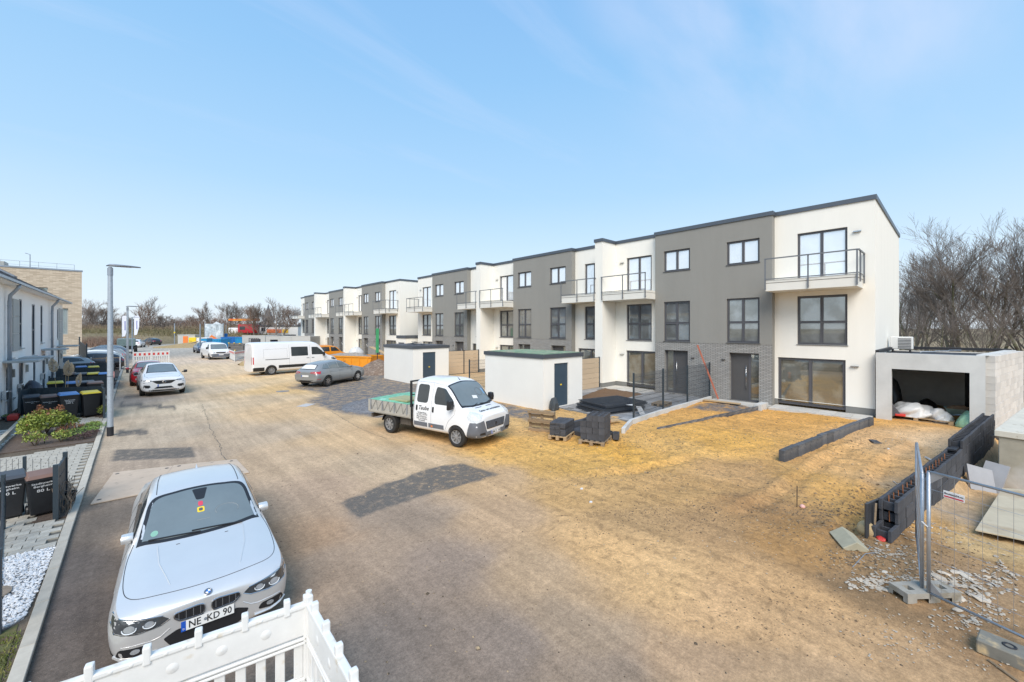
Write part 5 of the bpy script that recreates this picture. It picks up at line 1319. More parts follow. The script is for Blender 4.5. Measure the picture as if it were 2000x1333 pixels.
white_house('white house in the middle of the left row', 31.9, 38.05,
   [(32.0,32.9,2.2,4.85,'w'),(34.6,35.3,2.8,4.9,'w'),(32.4,33.1,.7,2.05,'w'),(35.2,36.2,.05,2.1,'door')], [(35.5,2.35)], [37.7])
white_house('white end house of the left row with a grey panel corner', 38.05, 43.8,
   [(38.8,39.4,2.5,4.9,'w'),(41.1,41.7,2.9,4.9,'w'),(38.9,39.5,.7,2.0,'w'),(41.5,42.4,.05,2.1,'door')], [(41.6,2.35)], [], lastend=True)
for (a, b, par) in ((27.53,28.85,None),(41.8,43.79,None)):
    p = thing('facade_panel', ('grey cladding panel between two upper windows of the left edge house','tall grey cladding panel at the far corner of the left row')[a > 40], 'cladding panel', (-3.93,a,2.6 if a < 40 else .0)); L_ = b-a
    n = 3 if a < 40 else 6; hh = 2.3 if a < 40 else 5.0
    for k in range(n): MB().box(.004,.01,k*hh/n+.008,.03,L_-.01,(k+1)*hh/n-.008).build('panel', M_PANEL, p)
for k, (y_, lab) in enumerate(((24.5,'roof window in the slates of the left edge house'),(29.5,'roof window over the second left house, the nearer of two'),(33.5,'roof window over the middle left house, the farther of two'))):
    sx_ = -1.2; z_ = 5.72-sx_*-.62 if False else 5.72+1.2*.62
    r_ = thing('roof_window', lab, 'roof window', (-3.93-1.2, y_, z_+.12)); MB().tbox(Mx((0,0,.03),0,0,math.atan(.62)), 1.1,.8,.07).build('frame', M_ZINC, r_); MB().tbox(Mx((0.02,0,.075),0,0,math.atan(.62)), .9,.6,.01).build('pane', M_DKGL, r_)
# things against the white houses
blob('covered_barbecue', 'dark cover over a garden barbecue by the white house wall', 'covered grill', pm('cover_grey', (.05,.055,.075), .5, var=.2, bump=.4, bscale=9), (-3.35,27.3,0), (.42,.5,1.1), 3, .12, 3)
tb_ = thing('toy_car', 'red and black toy car on the gravel by the slatted screen', 'toy car', (-3.5,24.9,0)); MB().box(-.15,-.3,.05,.15,.3,.25).build('body', M_RED, tb_, bevel=.04, segs=2)
for sx_ in (-.16,.16):
    for sy_ in (-.2,.2): MB().lathe([(0,-.03),(.09,-.03),(.09,.03),(0,.03)], 12, (sx_,sy_,.08), 'x').build('wheel', M_BLACKP, tb_)
bp_ = thing('planter_bowl', 'low black bowl with a small green plant by the downpipe', 'planter', (-3.68,25.2,0)); MB().lathe([(.12,0),(.22,.14),(.2,.14),(.12,.06)], 16, capend=False).build('bowl', M_BLACKP, bp_, smooth=True); mb = MB(); leafball(mb, (0,0,.17), (.18,.18,.06), 120, .06, random.Random(2)); mb.build('foliage', M_LEAF_GR, bp_, recalc=False)
# sloping dark fence by the house gable, horizontal boards
sf = thing('board_fence', 'dark horizontal board fence rising in front of the brick building', 'fence', (-2.9,46.8,.3), rad(100))
for k in range(8):
    a = Vector((0,0,.25+k*.22)); MB().bar(a, a+Vector((3.8,0,.35)), .03, .2).build('board', M_SLAT, sf)
MB().box(-.04,-.04,0,.04,.04,2.1).build('post', M_POST, sf); MB().box(3.76,-.04,0,3.84,.04,2.6).build('post', M_POST, sf)

# brick apartment building ------------------------------------------------
def brick_mat():
    m = bpy.data.materials.new('sand_brick'); m.use_nodes = True
    N, L = m.node_tree.nodes, m.node_tree.links; b = N['Principled BSDF']; b.inputs['Roughness'].default_value = .9
    g = N.new('ShaderNodeNewGeometry'); s = N.new('ShaderNodeSeparateXYZ'); L.new(g.outputs['Position'], s.inputs[0])
    ad = N.new('ShaderNodeMath'); L.new(s.outputs[0], ad.inputs[0]); L.new(s.outputs[1], ad.inputs[1]); c = N.new('ShaderNodeCombineXYZ'); L.new(ad.outputs[0], c.inputs[0]); L.new(s.outputs[2], c.inputs[1])
    br = N.new('ShaderNodeTexBrick'); L.new(c.outputs[0], br.inputs[0]); br.inputs['Scale'].default_value = 1; br.inputs['Brick Width'].default_value = .42; br.inputs['Row Height'].default_value = .115; br.inputs['Mortar Size'].default_value = .012
    br.inputs['Color1'].default_value = (.66,.55,.42,1); br.inputs['Color2'].default_value = (.46,.37,.27,1); br.inputs['Mortar'].default_value = (.44,.36,.27,1)
    L.new(br.outputs[0], b.inputs['Base Color']); return m
M_BRICK = brick_mat()
bb = thing('brick_apartment_building', 'sand-coloured brick apartment building behind the white houses', 'apartment building', (-4.05, 60, 0))
W_, BT = 14, 9.35
b_ = MB(); hol = [(-3.9,-2.3,6.4,7.6),(-1.55,-.95,3.0,5.6),(-3.4,-2.4,3.6,5.0),(-2.0,-1.05,.95,1.95)]
b_.wall(lambda a, z, d: (a, d, z), -W_, 0, -.2, BT, hol, .3); b_.add([(0,0,-.2),(-2.6,16,-.2),(-2.6,16,BT),(0,0,BT)], [(0,1,2,3)]); b_.add([(-W_,0,BT-.3),(0,0,BT-.3),(-2.6,16,BT-.3),(-W_,16,BT-.3)], [(0,1,2,3)])
b_.build('wall', M_BRICK, bb, recalc=False)
for h_ in hol:
    f = MB(); f.wall(lambda a, z, d: (a, .15+d, z), *h_[:4], [(h_[0]+.08,h_[1]-.08,h_[2]+.08,h_[3]-.08)], .06); fo = f.build('window', M_PANEL, bb, recalc=False)
    MB().box(h_[0]+.07,.19,h_[2]+.07,h_[1]-.07,.21,h_[3]-.07).build('pane', glass_mat('grey_green_glass', (.30,.34,.32), .1) if 'grey_green_glass' not in bpy.data.materials else bpy.data.materials['grey_green_glass'], fo)
MB().box(-W_-.05,-.05,BT,.05,.3,BT+.14).build('coping', M_ZINC, bb); MB().bar((-.12,.3,BT+.07),(-2.7,16,BT+.07),.25,.138).build('coping', M_ZINC, bb)
rl = MB()
for k in range(10): rl.bar((-.6-k*1.2,1.0,BT-.2),(-.6-k*1.2,1.0,BT+.75),.03,.03)
rl.bar((-.6,1.0,BT+.75),(-11.4,1.0,BT+.75),.03,.03); rl.bar((-.6,1.0,BT+.4),(-11.4,1.0,BT+.4),.02,.02); rl.build('roof_railing', M_GALV, bb)['kind'] = 'stuff'
for (x_, w_, h_, z_) in ((-5.2,1.1,.7,.2),(-7.2,1.4,1.5,.5)):
    MB().box(x_-w_,1.6,BT-.2+z_,x_,3.2,BT+h_+z_-.2).build('ventilation_unit', M_PANEL, bb, bevel=.05)
MB().tube([(-3.6,1.4,BT-.2),(-3.6,1.4,BT+1.5),(-3.9,1.4,BT+1.6)], .04, 6).build('mast', M_GALV, bb)
# ================================================================ VEHICLES
def paint(name, col, rough=.25, metal=0., coat=.6): return pm(name, col, rough, metal, var=.03, scale=2, coat=coat)
M_SILVER = paint('paint_silver', (.73,.72,.705), .32, .48, .45)
M_PWHITE = paint('paint_white', (.80,.80,.80), .3, 0, .6)
M_PGREY = paint('paint_grey', (.30,.31,.31), .3, .3, .6)
M_PBLACK = paint('paint_black', (.02,.02,.025), .2, 0, .8)
M_PRED = paint('paint_red', (.42,.02,.03), .25, 0, .8)
M_PORANGE = paint('paint_orange', (.78,.27,.01), .4, 0, .3)
M_PBLUE = paint('paint_darkblue', (.04,.055,.10), .3, .3, .7)
M_CGLASS = pm('car_glass', (.035,.042,.045), .04, var=.35, scale=1.2, spec=.7, ior=1.5)
M_WSCREEN = pm('windscreen', (.16,.19,.195), .04, var=.15, scale=1.1, spec=.8, ior=1.6)
M_CDARK = pm('car_trim_black', (.018,.018,.02), .45, var=.15)
M_CGREYP = pm('bumper_grey', (.13,.14,.16), .6, var=.12, scale=4)
M_TYRE = pm('tyre', (.022,.021,.02), .85, var=.3, scale=8)
M_RIM = pm('alloy_rim', (.42,.42,.43), .35, metal=.7, var=.1)
M_STEELR = pm('steel_rim', (.33,.33,.33), .55, metal=.4, var=.25, scale=9)
M_RIMD = pm('dark_rim', (.04,.04,.045), .35, metal=.5, var=.1)
M_CHROME = pm('chrome', (.62,.62,.63), .15, metal=1., var=.03)
M_LAMPG = pm('headlamp_glass', (.42,.44,.46), .08, metal=.3, var=.3, scale=9, coat=1.)
M_HLMP = pm('headlamp_clear', (.62,.64,.64), .12, var=.25, scale=14, coat=1.)
M_LAMPD = pm('headlamp_dark', (.055,.06,.065), .08, var=.4, scale=12, coat=1.)
M_TAIL = pm('tail_lamp_red', (.50,.02,.02), .15, var=.15, coat=1.)
M_PLATE = pm('plate_white', (.72,.72,.70), .4, var=.02)
M_PLBLUE = pm('plate_blue', (.01,.08,.42), .4, var=.02)
M_SEAM = pm('panel_gap', (.03,.03,.032), .8, var=0)
CARCACHE = {}

class Car:
    """vehicle body lofted from cross sections (x forward, z up), smoothed, wheel arches cut, details projected onto it"""
    def __init__(s, name, label, cat, st, wheels, wr, mat, loc, rz, scale=1., group=None, arch=1.14, crease=(.0,.15,.35,.45,.25,0), archdepth=.28, lvl=2, ring=None):
        s.t = thing(name, label, cat, (*loc, 0), rz, group); s.t.scale = (scale,)*3; s.wr = wr
        bm = bmesh.new(); rows = []
        for (x, zl, wl, z2, w2, z3, w3, z4, w4, z5, w5, z6) in st:
            pts = [(wl, zl), (w2, z2), (w3, z3), (w4, z4), (w5, z5), (w5*.5, (z5+z6*3)/4 if z6 > z5 else z6), (0, z6)]
            ring_ = [(x, 0, zl)] + [(x, y, z) for y, z in pts] + [(x, -y, z) for y, z in pts[-2::-1]]
            rows.append([bm.verts.new(p) for p in ring_])
        n = len(rows[0]); cl = bm.edges.layers.float.new('crease_edge')
        cr = {2: crease[1], 3: crease[2], 4: crease[3], 5: crease[4]}
        for a, b in zip(rows, rows[1:]):
            for i in range(n):
                bm.faces.new((a[i], a[(i+1) % n], b[(i+1) % n], b[i]))
        for k, r in ((0, rows[0]), (1, rows[-1])):
            h = n//2  # ring: 0 bottom centre, 1..6 side, 7 top centre, 8..13 mirrored
            for i in range(h):
                a, b, c, d = r[i], r[i+1], r[(n-i-1) % n], r[(n-i) % n]
                vs_ = []
                for v in (a, b, c, d):
                    if v not in vs_: vs_.append(v)
                if len(vs_) > 2:
                    try: bm.faces.new(vs_ if k else vs_[::-1])
                    except ValueError: pass
        bm.edges.ensure_lookup_table()
        for a, b in zip(rows, rows[1:]):
            for i, c in cr.items():
                for j in (i, n-i):
                    e = bm.edges.get((a[j % n], b[j % n]))
                    if e: e[cl] = c
        for r in (rows[0], rows[-1]):
            for i in range(n):
                e = bm.edges.get((r[i], r[(i+1) % n]))
                if e: e[cl] = .25
        bmesh.ops.recalc_face_normals(bm, faces=bm.faces)
        me = bpy.data.meshes.new('body'); bm.to_mesh(me); bm.free(); me.materials.append(mat)
        o = bpy.data.objects.new('body', me); COL.objects.link(o)
        md = o.modifiers.new('s', 'SUBSURF'); md.levels = md.render_levels = lvl
        s.solid = s._eval(o)
        cut = MB(); hw = max(r[6] for r in st)
        for (wx, wy) in wheels:
            for sg in (-1, 1):
                cut.lathe([(wr*arch, -archdepth/2-.1), (wr*arch, archdepth/2+.1)], 28, (wx, sg*(hw-archdepth/2+.08), wr), 'y')
        co = cut.build('cutter', M_CDARK)
        o.data = s.solid
        for m_ in list(o.modifiers): o.modifiers.remove(m_)
        if wheels:
            b = o.modifiers.new('b', 'BOOLEAN'); b.object = co; b.operation = 'DIFFERENCE'; b.solver = 'EXACT'
            fin = s._eval(o)
            if len(fin.polygons) > 50: o.data = fin
            for m_ in list(o.modifiers): o.modifiers.remove(m_)
        bpy.data.objects.remove(co)
        o.data.shade_smooth()
        try: o.data.set_sharp_from_angle(angle=rad(42))
        except Exception: pass
        o.data.name = 'body'; o.parent = s.t; s.body = o
        V = [v.co.copy() for v in s.solid.vertices]; s.bvh = BVHTree.FromPolygons(V, [tuple(p.vertices) for p in s.solid.polygons])
    def _eval(s, o):
        dg = bpy.context.evaluated_depsgraph_get(); dg.update(); return bpy.data.meshes.new_from_object(o.evaluated_get(dg))
    def ray(s, a, b, mode, side=1):
        """mode side: (x,z) seen from +-y; front: (y,z) from +x; rear: (y,z) from -x; top: (x,y) from above"""
        if mode == 'side': o, d = Vector((a, side*5, b)), Vector((0, -side, 0))
        elif mode == 'front': o, d = Vector((9, a, b)), Vector((-1, 0, 0))
        elif mode == 'rear': o, d = Vector((-9, a, b)), Vector((1, 0, 0))
        else: o, d = Vector((a, b, 9)), Vector((0, 0, -1))
        h = s.bvh.ray_cast(o, d)
        if h[0] is None:
            h = s.bvh.find_nearest(o+d*(9-1.0 if mode != 'side' else 4.2)); return h[0], h[1]
        return h[0], h[1]
    def patch(s, name, poly, mode, mat, side=1, off=.004, step=.07, parent=None, label=None, rnd_=0., edge=True):
        if rnd_: poly = roundpoly(poly, rnd_)
        dense = []
        for p, q in zip(poly, poly[1:]+poly[:1]):
            L = math.hypot(q[0]-p[0], q[1]-p[1]); k = max(1, int(L/step))
            for i in range(k): dense.append((p[0]+(q[0]-p[0])*i/k, p[1]+(q[1]-p[1])*i/k))
        xs = [p[0] for p in dense]; ys = [p[1] for p in dense]; pts = [Vector(p) for p in dense]
        gx = min(xs)+step/2
        inn = []
        while gx < max(xs):
            gy = min(ys)+step/2
            while gy < max(ys): inn.append((gx, gy)); gy += step
            gx += step
        if inn:
            ia = np.array(inn); d_ = pdist(ia[:,0], ia[:,1], dense); pts += [Vector(p) for p, dd in zip(inn, d_) if dd < -step*.35]
        n = len(dense); res = geometry.delaunay_2d_cdt(pts, [(i, (i+1) % n) for i in range(n)], [list(range(n))], 1, 1e-6)
        vs, fs = res[0], res[2]; out = []; nr = []
        for v in vs:
            h, nn = s.ray(v[0], v[1], mode, side); out.append(h+nn*off); nr.append(nn)
        mb = MB(); mb.add(out, [tuple(f) for f in fs])
        if edge:   # short skirt back into the body gives the pane its thickness
            m0 = len(mb.v); ed = {}
            for f in fs:
                for i in range(len(f)):
                    e = (f[i], f[(i+1) % len(f)]); ed[e] = 1
            be = [e for e in ed if (e[1], e[0]) not in ed]
            idx = {}
            for a, b in be:
                for q in (a, b):
                    if q not in idx: idx[q] = len(mb.v); mb.v.append(tuple(out[q]-nr[q]*(off+.006)))
                mb.f.append((b, a, idx[a], idx[b])); mb.m.append(0)
        o = mb.build(name, mat, parent or s.t, smooth=False)
        o.data.shade_smooth()
        try: o.data.set_sharp_from_angle(angle=rad(50))
        except Exception: pass
        if label: o['label'] = label
        return o
    def sides(s, name, poly, mat, **k): return [s.patch(name, poly, 'side', mat, side=sg, **k) for sg in (1, -1)]
    def line(s, name, pts, mode, r=.004, mat=None, side=1, parent=None, off=0., n=5, closed=False):
        P3 = []
        pp = pts+[pts[0]] if closed else pts
        for p, q in zip(pp, pp[1:]):
            L = math.hypot(q[0]-p[0], q[1]-p[1]); k = max(1, int(L/.06))
            for i in range(k): P3.append(s.ray(p[0]+(q[0]-p[0])*i/k, p[1]+(q[1]-p[1])*i/k, mode, side))
        if not closed: P3.append(s.ray(*pp[-1], mode, side))
        return MB().tube([h+nn*off for h, nn in P3], r, n, closed=closed).build(name, mat or M_SEAM, parent or s.t)
    def seams(s, pts, **k): return [s.line('panel_gap', pts, 'side', side=sg, **k) for sg in (1, -1)]
    def wheels(s, pos, track, w=.21, rimmat=None, spokes=10, hub=.62, kind='spoke'):
        wr = s.wr; key = (wr, w, (rimmat or M_RIM).name, spokes, kind)
        if key not in CARCACHE:
            ty = MB().lathe([(wr*hub, -w/2+.01), (wr*.90, -w/2), (wr*.985, -w/2+.02), (wr, -w/4), (wr, w/4), (wr*.985, w/2-.02), (wr*.90, w/2), (wr*hub, w/2-.01), (wr*hub, -w/2+.01)], 32, axis='y', capend=False).mesh('wheel', M_TYRE, smooth=True)
            ri = MB(); R = wr*hub+.004
            ri.lathe([(R, w/2-.004), (R*.93, w/2-.012), (R*.93, w/2-.07), (0, w/2-.075)], 28, axis='y', capend=False)
            ri.lathe([(0, w/2-.005), (R*.22, w/2-.012), (R*.24, w/2-.05)], 16, axis='y', capend=False)
            for k in range(spokes):
                a = 2*PI*k/spokes; c_, s_ = math.cos(a), math.sin(a)
                ri.bar((c_*R*.15, w/2-.022, s_*R*.15), (c_*R*.95, w/2-.02, s_*R*.95), R*(.17 if spokes > 6 else .30), .02, up=(0,1,0), m=1)
            dk = MB().lathe([(0, 0), (R*.94, 0)], 20, (0, w/2-.06, 0), 'y', capend=False)
            mats = [M_RIMD if kind != 'steel' else (rimmat or M_RIM), rimmat or M_RIM]
            CARCACHE[key] = (ty, ri.mesh('rim', mats, recalc=False))
        ty, ri = CARCACHE[key]
        for x in pos:
            for sg in (1, -1):
                o = link('wheel', ty, s.t, (x, sg*(track/2), wr), (0,0,0 if sg > 0 else PI)); link('rim', ri, o)
    def plate(s, x, z, w=.52, h=.11, txt=None, mode='front', tilt=0., y=0.):
        hp, nn = s.ray(y, z, mode); f = 1 if mode == 'front' else -1
        M = frameM((hp.x+f*.018, y, z), (0, f, 0), (f, 0, tilt))
        p = MB().box(-w/2, -h/2, -.006, w/2, h/2, .006).build('number_plate', M_PLATE, s.t, bevel=.002); p.matrix_local = M
        MB().box(-w/2, -h/2, .0062, -w/2+.045, h/2, .0072).build('blue_band', M_PLBLUE, p)
        if txt: text_obj('lettering', txt, h*.98, M_BLK, p, Matrix.Translation((.022, -.002, .0085)), bold=.0012, sx=.88)
        return p
    def mirror(s, x, y, z, w=.13, h=.15, d=.20, mat=None, arm=M_CDARK):
        for sg in (1, -1):
            m_ = MB(); pr = [(-.5,-.45),(-.15,-.5),(.4,-.35),(.5,.1),(.35,.45),(-.4,.5)]
            m_.prism([(x+p[0]*w, z+p[1]*h) for p in pr], sg*(y+.02), sg*(y+d), 'y')
            o = m_.build('wing_mirror', mat or M_CDARK, s.t, bevel=.02, segs=2, smooth='auto'); MB().box(x-.03, sg*(y-.06), z-.05, x+.03, sg*(y+.05), z-.01).build('mirror_arm', arm, o)
            MB().add([(x-.5*w-.002, sg*(y+.04), z-.38*h), (x-.5*w-.002, sg*(y+d-.02), z-.38*h), (x-.41*w-.002, sg*(y+d-.02), z+.4*h), (x-.41*w-.002, sg*(y+.04), z+.4*h)], [(0,1,2,3)]).build('mirror_glass', M_CGLASS, o)
def curve2(pts, k=6):
    P_ = [Vector(p) for p in pts]; out = []
    for i in range(len(P_)-1):
        p0, p1, p2, p3 = P_[max(i-1,0)], P_[i], P_[i+1], P_[min(i+2, len(P_)-1)]
        for j in range(k):
            t = j/k; out.append(tuple(.5*((2*p1)+(p2-p0)*t+(2*p0-5*p1+4*p2-p3)*t*t+(3*p1-p0-3*p2+p3)*t**3)))
    return out+[tuple(P_[-1])]
def roundpoly(poly, r, k=4):
    out = []; n = len(poly)
    for i in range(n):
        p, a, b = Vector(poly[i]), Vector(poly[i-1]), Vector(poly[(i+1) % n]); da, db = (a-p), (b-p); la, lb = da.length, db.length
        q = min(r, la*.45, lb*.45); A_, B_ = p+da/la*q, p+db/lb*q
        for j in range(k+1):
            t = j/k; out.append(tuple(A_*(1-t)**2+p*2*t*(1-t)+B_*t*t))
    return out
def pose(front_xy, heading_deg, L2):
    """centre of a vehicle whose front bumper centre is at front_xy and whose nose points along heading (degrees from +X)"""
    a = rad(heading_deg); return (front_xy[0]-math.cos(a)*L2, front_xy[1]-math.sin(a)*L2), a

# ---- silver saloon in the foreground
BM = [
 (2.33, .24,.54,.32,.68,.52,.70,.66,.64,.70,.40,.72),
 (2.25, .20,.74,.32,.85,.54,.865,.73,.80,.775,.50,.79),
 (2.02, .18,.82,.34,.915,.58,.925,.81,.86,.855,.60,.868),
 (1.53, .17,.80,.40,.90,.66,.915,.87,.83,.91,.60,.925),
 (1.05, .17,.80,.42,.89,.70,.905,.92,.815,.96,.58,.975),
 (.86, .17,.80,.42,.885,.71,.90,.935,.81,.985,.67,1.01),
 (.50, .17,.80,.42,.885,.72,.895,.95,.80,1.16,.69,1.20),
 (.05, .17,.80,.42,.885,.72,.895,.955,.80,1.365,.645,1.405),
 (-.20, .17,.80,.42,.885,.72,.895,.96,.80,1.40,.635,1.435),
 (-.75, .17,.80,.42,.885,.73,.895,.97,.80,1.40,.62,1.44),
 (-1.20, .17,.80,.42,.885,.74,.90,.985,.79,1.36,.59,1.40),
 (-1.62, .18,.80,.42,.89,.76,.905,1.0,.78,1.18,.54,1.22),
 (-1.88, .20,.80,.42,.88,.78,.895,1.015,.77,1.07,.55,1.09),
 (-2.15, .24,.76,.42,.85,.78,.86,1.0,.74,1.05,.5,1.06),
 (-2.30, .30,.60,.45,.74,.70,.76,.92,.66,.97,.4,.98)]
def sedan_details(c):
    pass
(cx, cy), ah = pose((.585, 5.58), -93.0, 2.32*.90)
b = Car('parked_car', 'silver saloon parked nose-on in the foreground, plate NE KD 90', 'car', BM, [(1.53,0),(-1.28,0)], .325, M_SILVER, (cx, cy), ah, .90, crease=(0,.2,.5,.75,.4,0))
b.wheels([1.53,-1.28], 1.60, w=.22)
ws = b.patch('windscreen', curve2([(.88,-.73),(.98,-.40),(1.02,0),(.98,.40),(.88,.73)])[:-1]+curve2([(.88,.73),(.5,.67),(.10,.585),(.035,.30),(.02,0),(.035,-.30),(.10,-.585),(.5,-.67),(.88,-.73)])[:-1], 'top', M_CDARK, off=.003)
b.patch('glass', curve2([(.83,-.67),(.92,-.38),(.95,0),(.92,.38),(.83,.67)])[:-1]+curve2([(.83,.67),(.5,.62),(.15,.54),(.09,.28),(.075,0),(.09,-.28),(.15,-.54),(.5,-.62),(.83,-.67)])[:-1], 'top', M_WSCREEN, off=.006, parent=ws)
b.patch('mirror_housing', [(.10,-.10),(.10,.10),(.24,.07),(.34,.05),(.34,-.05),(.24,-.07)], 'top', M_CDARK, off=.008, parent=ws, rnd_=.03)
o_ = b.patch('hanging_charm', [(.38,-.03),(.38,.03),(.47,.03),(.47,-.03)], 'top', pm('charm_pink', (.6,.06,.10), .5), off=.008, parent=ws, rnd_=.025)
b.patch('hanging_charm', [(.49,-.045),(.49,.045),(.585,.045),(.585,-.045)], 'top', M_YEL, off=.008, parent=ws, rnd_=.02)
b.patch('charm_emblem', [(.51,-.025),(.51,.025),(.565,.025),(.565,-.025)], 'top', M_FRAME, off=.0095, parent=ws, rnd_=.02)
b.patch('emission_sticker', [(.76+.05*math.cos(a), -.54+.042*math.sin(a)) for a in [k*PI/8 for k in range(16)]], 'top', pm('sticker_green', (.22,.42,.32), .5), off=.008, parent=ws, step=.03)
b.line('steering_wheel', [(.62+.10*math.cos(a), .33+.15*math.sin(a)) for a in [PI*.35+k*PI/10 for k in range(14)]], 'top', r=.006, mat=pm('interior_grey', (.20,.22,.225), .6), off=.004, parent=ws)
b.line('dash_edge', [(.72,-.05),(.72,.10)], 'top', r=.006, mat=bpy.data.materials['interior_grey'], off=.004, parent=ws)
for (p, q) in (((.96,-.02),(.86,-.60)), ((.955,.50),(.90,-.12))):
    b.line('wiper', [p, q], 'top', r=.011, mat=M_CDARK, off=.012)
b.patch('rear_window', [(-1.30,-.46),(-1.26,0),(-1.30,.46),(-1.80,.54),(-1.86,0),(-1.80,-.54)], 'top', M_CGLASS)
sw = b.sides('side_window', [(.62,.985),(.10,1.30),(-.18,1.36),(-.36,1.36),(-.36,.985)], M_CGLASS, rnd_=.03, off=.005)
b.sides('side_window', [(-.41,.985),(-.41,1.36),(-.80,1.355),(-1.10,1.32),(-1.22,1.22),(-1.05,1.0)], M_CGLASS, rnd_=.03, off=.005)
b.sides('side_window', [(-1.10,1.005),(-1.25,1.20),(-1.48,1.12),(-1.42,1.03)], M_CGLASS, rnd_=.04, off=.005)
b.sides('window_trim', [(.70,.955),(-1.45,1.0),(-1.45,1.018),(.68,.975)], M_CDARK, off=.004)
b.sides('side_skirt', [(1.1,.20),(-.85,.20),(-.85,.235),(1.1,.235)], M_CDARK)
b.seams([(.62,.965),(.80,.74),(.84,.45),(.78,.25)]); b.seams([(-.385,.98),(-.40,.6),(-.40,.25)]); b.seams([(-1.12,.98),(-1.16,.80),(-.98,.55),(-.86,.25)])
for sg in (1, -1):
    b.line('panel_gap', curve2([(.78,sg*.76),(1.1,sg*.80),(1.5,sg*.81),(1.82,sg*.79),(1.98,sg*.735),(2.07,sg*.62),(2.12,sg*.42),(2.15,sg*.2),(2.16,0)]), 'top', r=.0042)
    b.line('hood_crease', [(1.02,sg*.50),(1.5,sg*.47),(2.0,sg*.36)], 'top', r=.006, mat=M_SILVER)
    b.line('roof_strip', [(.0,sg*.535),(-.6,sg*.53),(-1.25,sg*.50)], 'top', r=.006, mat=M_CDARK)
    # headlamp: dark housing, twin lenses with light rings
    hl = b.patch('headlight', [(sg*.365,.615),(sg*.44,.575),(sg*.64,.560),(sg*.84,.60),(sg*.875,.67),(sg*.86,.735),(sg*.64,.692),(sg*.42,.660)], 'front', M_LAMPD, off=.004, step=.04, rnd_=.015)
    for yy, r_ in ((.54,.042),(.71,.048)):
        b.patch('lens', [(sg*yy+r_*math.cos(a), .625+r_*.75*math.sin(a)) for a in [k*PI/8 for k in range(16)]], 'front', M_LAMPG, off=.007, step=.03, parent=hl)
        b.line('light_ring', [(sg*yy+(r_+.012)*math.cos(a), .622+(r_+.004)*.8*math.sin(a)) for a in [PI*.95+k*PI/8*1.1 for k in range(9)]], 'front', r=.006, mat=pm('light_ring_white', (.75,.78,.8), .3) if 'light_ring_white' not in bpy.data.materials else bpy.data.materials['light_ring_white'], off=.008, parent=hl)
    b.line('lamp_brow', [(sg*.42,.668),(sg*.64,.700),(sg*.86,.742)], 'front', r=.006, mat=M_CHROME, off=.006, parent=hl)
    b.line('lamp_surround', [(sg*.36,.610),(sg*.44,.568),(sg*.64,.552),(sg*.84,.59),(sg*.88,.66)], 'front', r=.005, mat=M_CHROME, off=.004, parent=hl)
    k_ = b.patch('kidney_grille', [(sg*.032,.592),(sg*.055,.535),(sg*.27,.548),(sg*.325,.600),(sg*.315,.648),(sg*.10,.665),(sg*.040,.652)], 'front', M_CDARK, off=.006, step=.04, rnd_=.022)
    b.line('grille_frame', roundpoly([(sg*.032,.592),(sg*.055,.535),(sg*.27,.548),(sg*.325,.600),(sg*.315,.648),(sg*.10,.665),(sg*.040,.652)], .022), 'front', r=.0095, mat=M_CHROME, off=.006, parent=k_, closed=True, n=6)
    for j in range(7):
        b.line('grille_bar', [(sg*(.075+j*.034),.560),(sg*(.075+j*.034),.648)], 'front', r=.0032, mat=M_RIMD if j % 2 else M_RIM, off=.006, parent=k_)
    iv = b.patch('air_intake', [(sg*.52,.335),(sg*.56,.40),(sg*.80,.42),(sg*.83,.33),(sg*.66,.305)], 'front', M_CDARK, off=.005, step=.05, rnd_=.03)
    b.patch('fog_lamp', [(sg*.66+.042*math.cos(a), .365+.026*math.sin(a)) for a in [k*PI/7 for k in range(14)]], 'front', M_LAMPG, off=.010, step=.03, parent=iv)
    b.line('intake_blade', [(sg*.48,.285),(sg*.66,.28),(sg*.84,.315)], 'front', r=.018, mat=M_SILVER, off=.008, parent=iv)
    b.line('bumper_crease', [(sg*.36,.50),(sg*.44,.44),(sg*.52,.425),(sg*.78,.44)], 'front', r=.006, mat=M_SILVER, off=.001)
    b.patch('tail_lamp', [(sg*.42,.72),(sg*.40,.82),(sg*.70,.86),(sg*.74,.74)], 'rear', M_TAIL, off=.004)
b.patch('lower_grille', [(-.36,.30),(-.42,.40),(-.30,.455),(.30,.455),(.42,.40),(.36,.30),(.30,.265),(-.30,.265)], 'front', M_CDARK, off=.005, step=.05, rnd_=.02)
b.patch('lower_grille', [(-.13,.50),(.13,.50),(.13,.53),(-.13,.53)], 'front', M_SILVER, off=.003)
b.plate(2.3, .475, txt='NE  KD 90', tilt=.18)
pl_ = [c for c in b.t.children if c.name.startswith('number_plate')][-1]
MB().lathe([(0,.0062),(.017,.0066),(.017,.0095),(0,.0098)], 16, (-.028,0,0)).build('plate_seal', M_GALV, pl_)
text_obj('lettering', 'D', .025, M_WHPRINT, pl_, Matrix.Translation((-.237,-.03,.0085)))
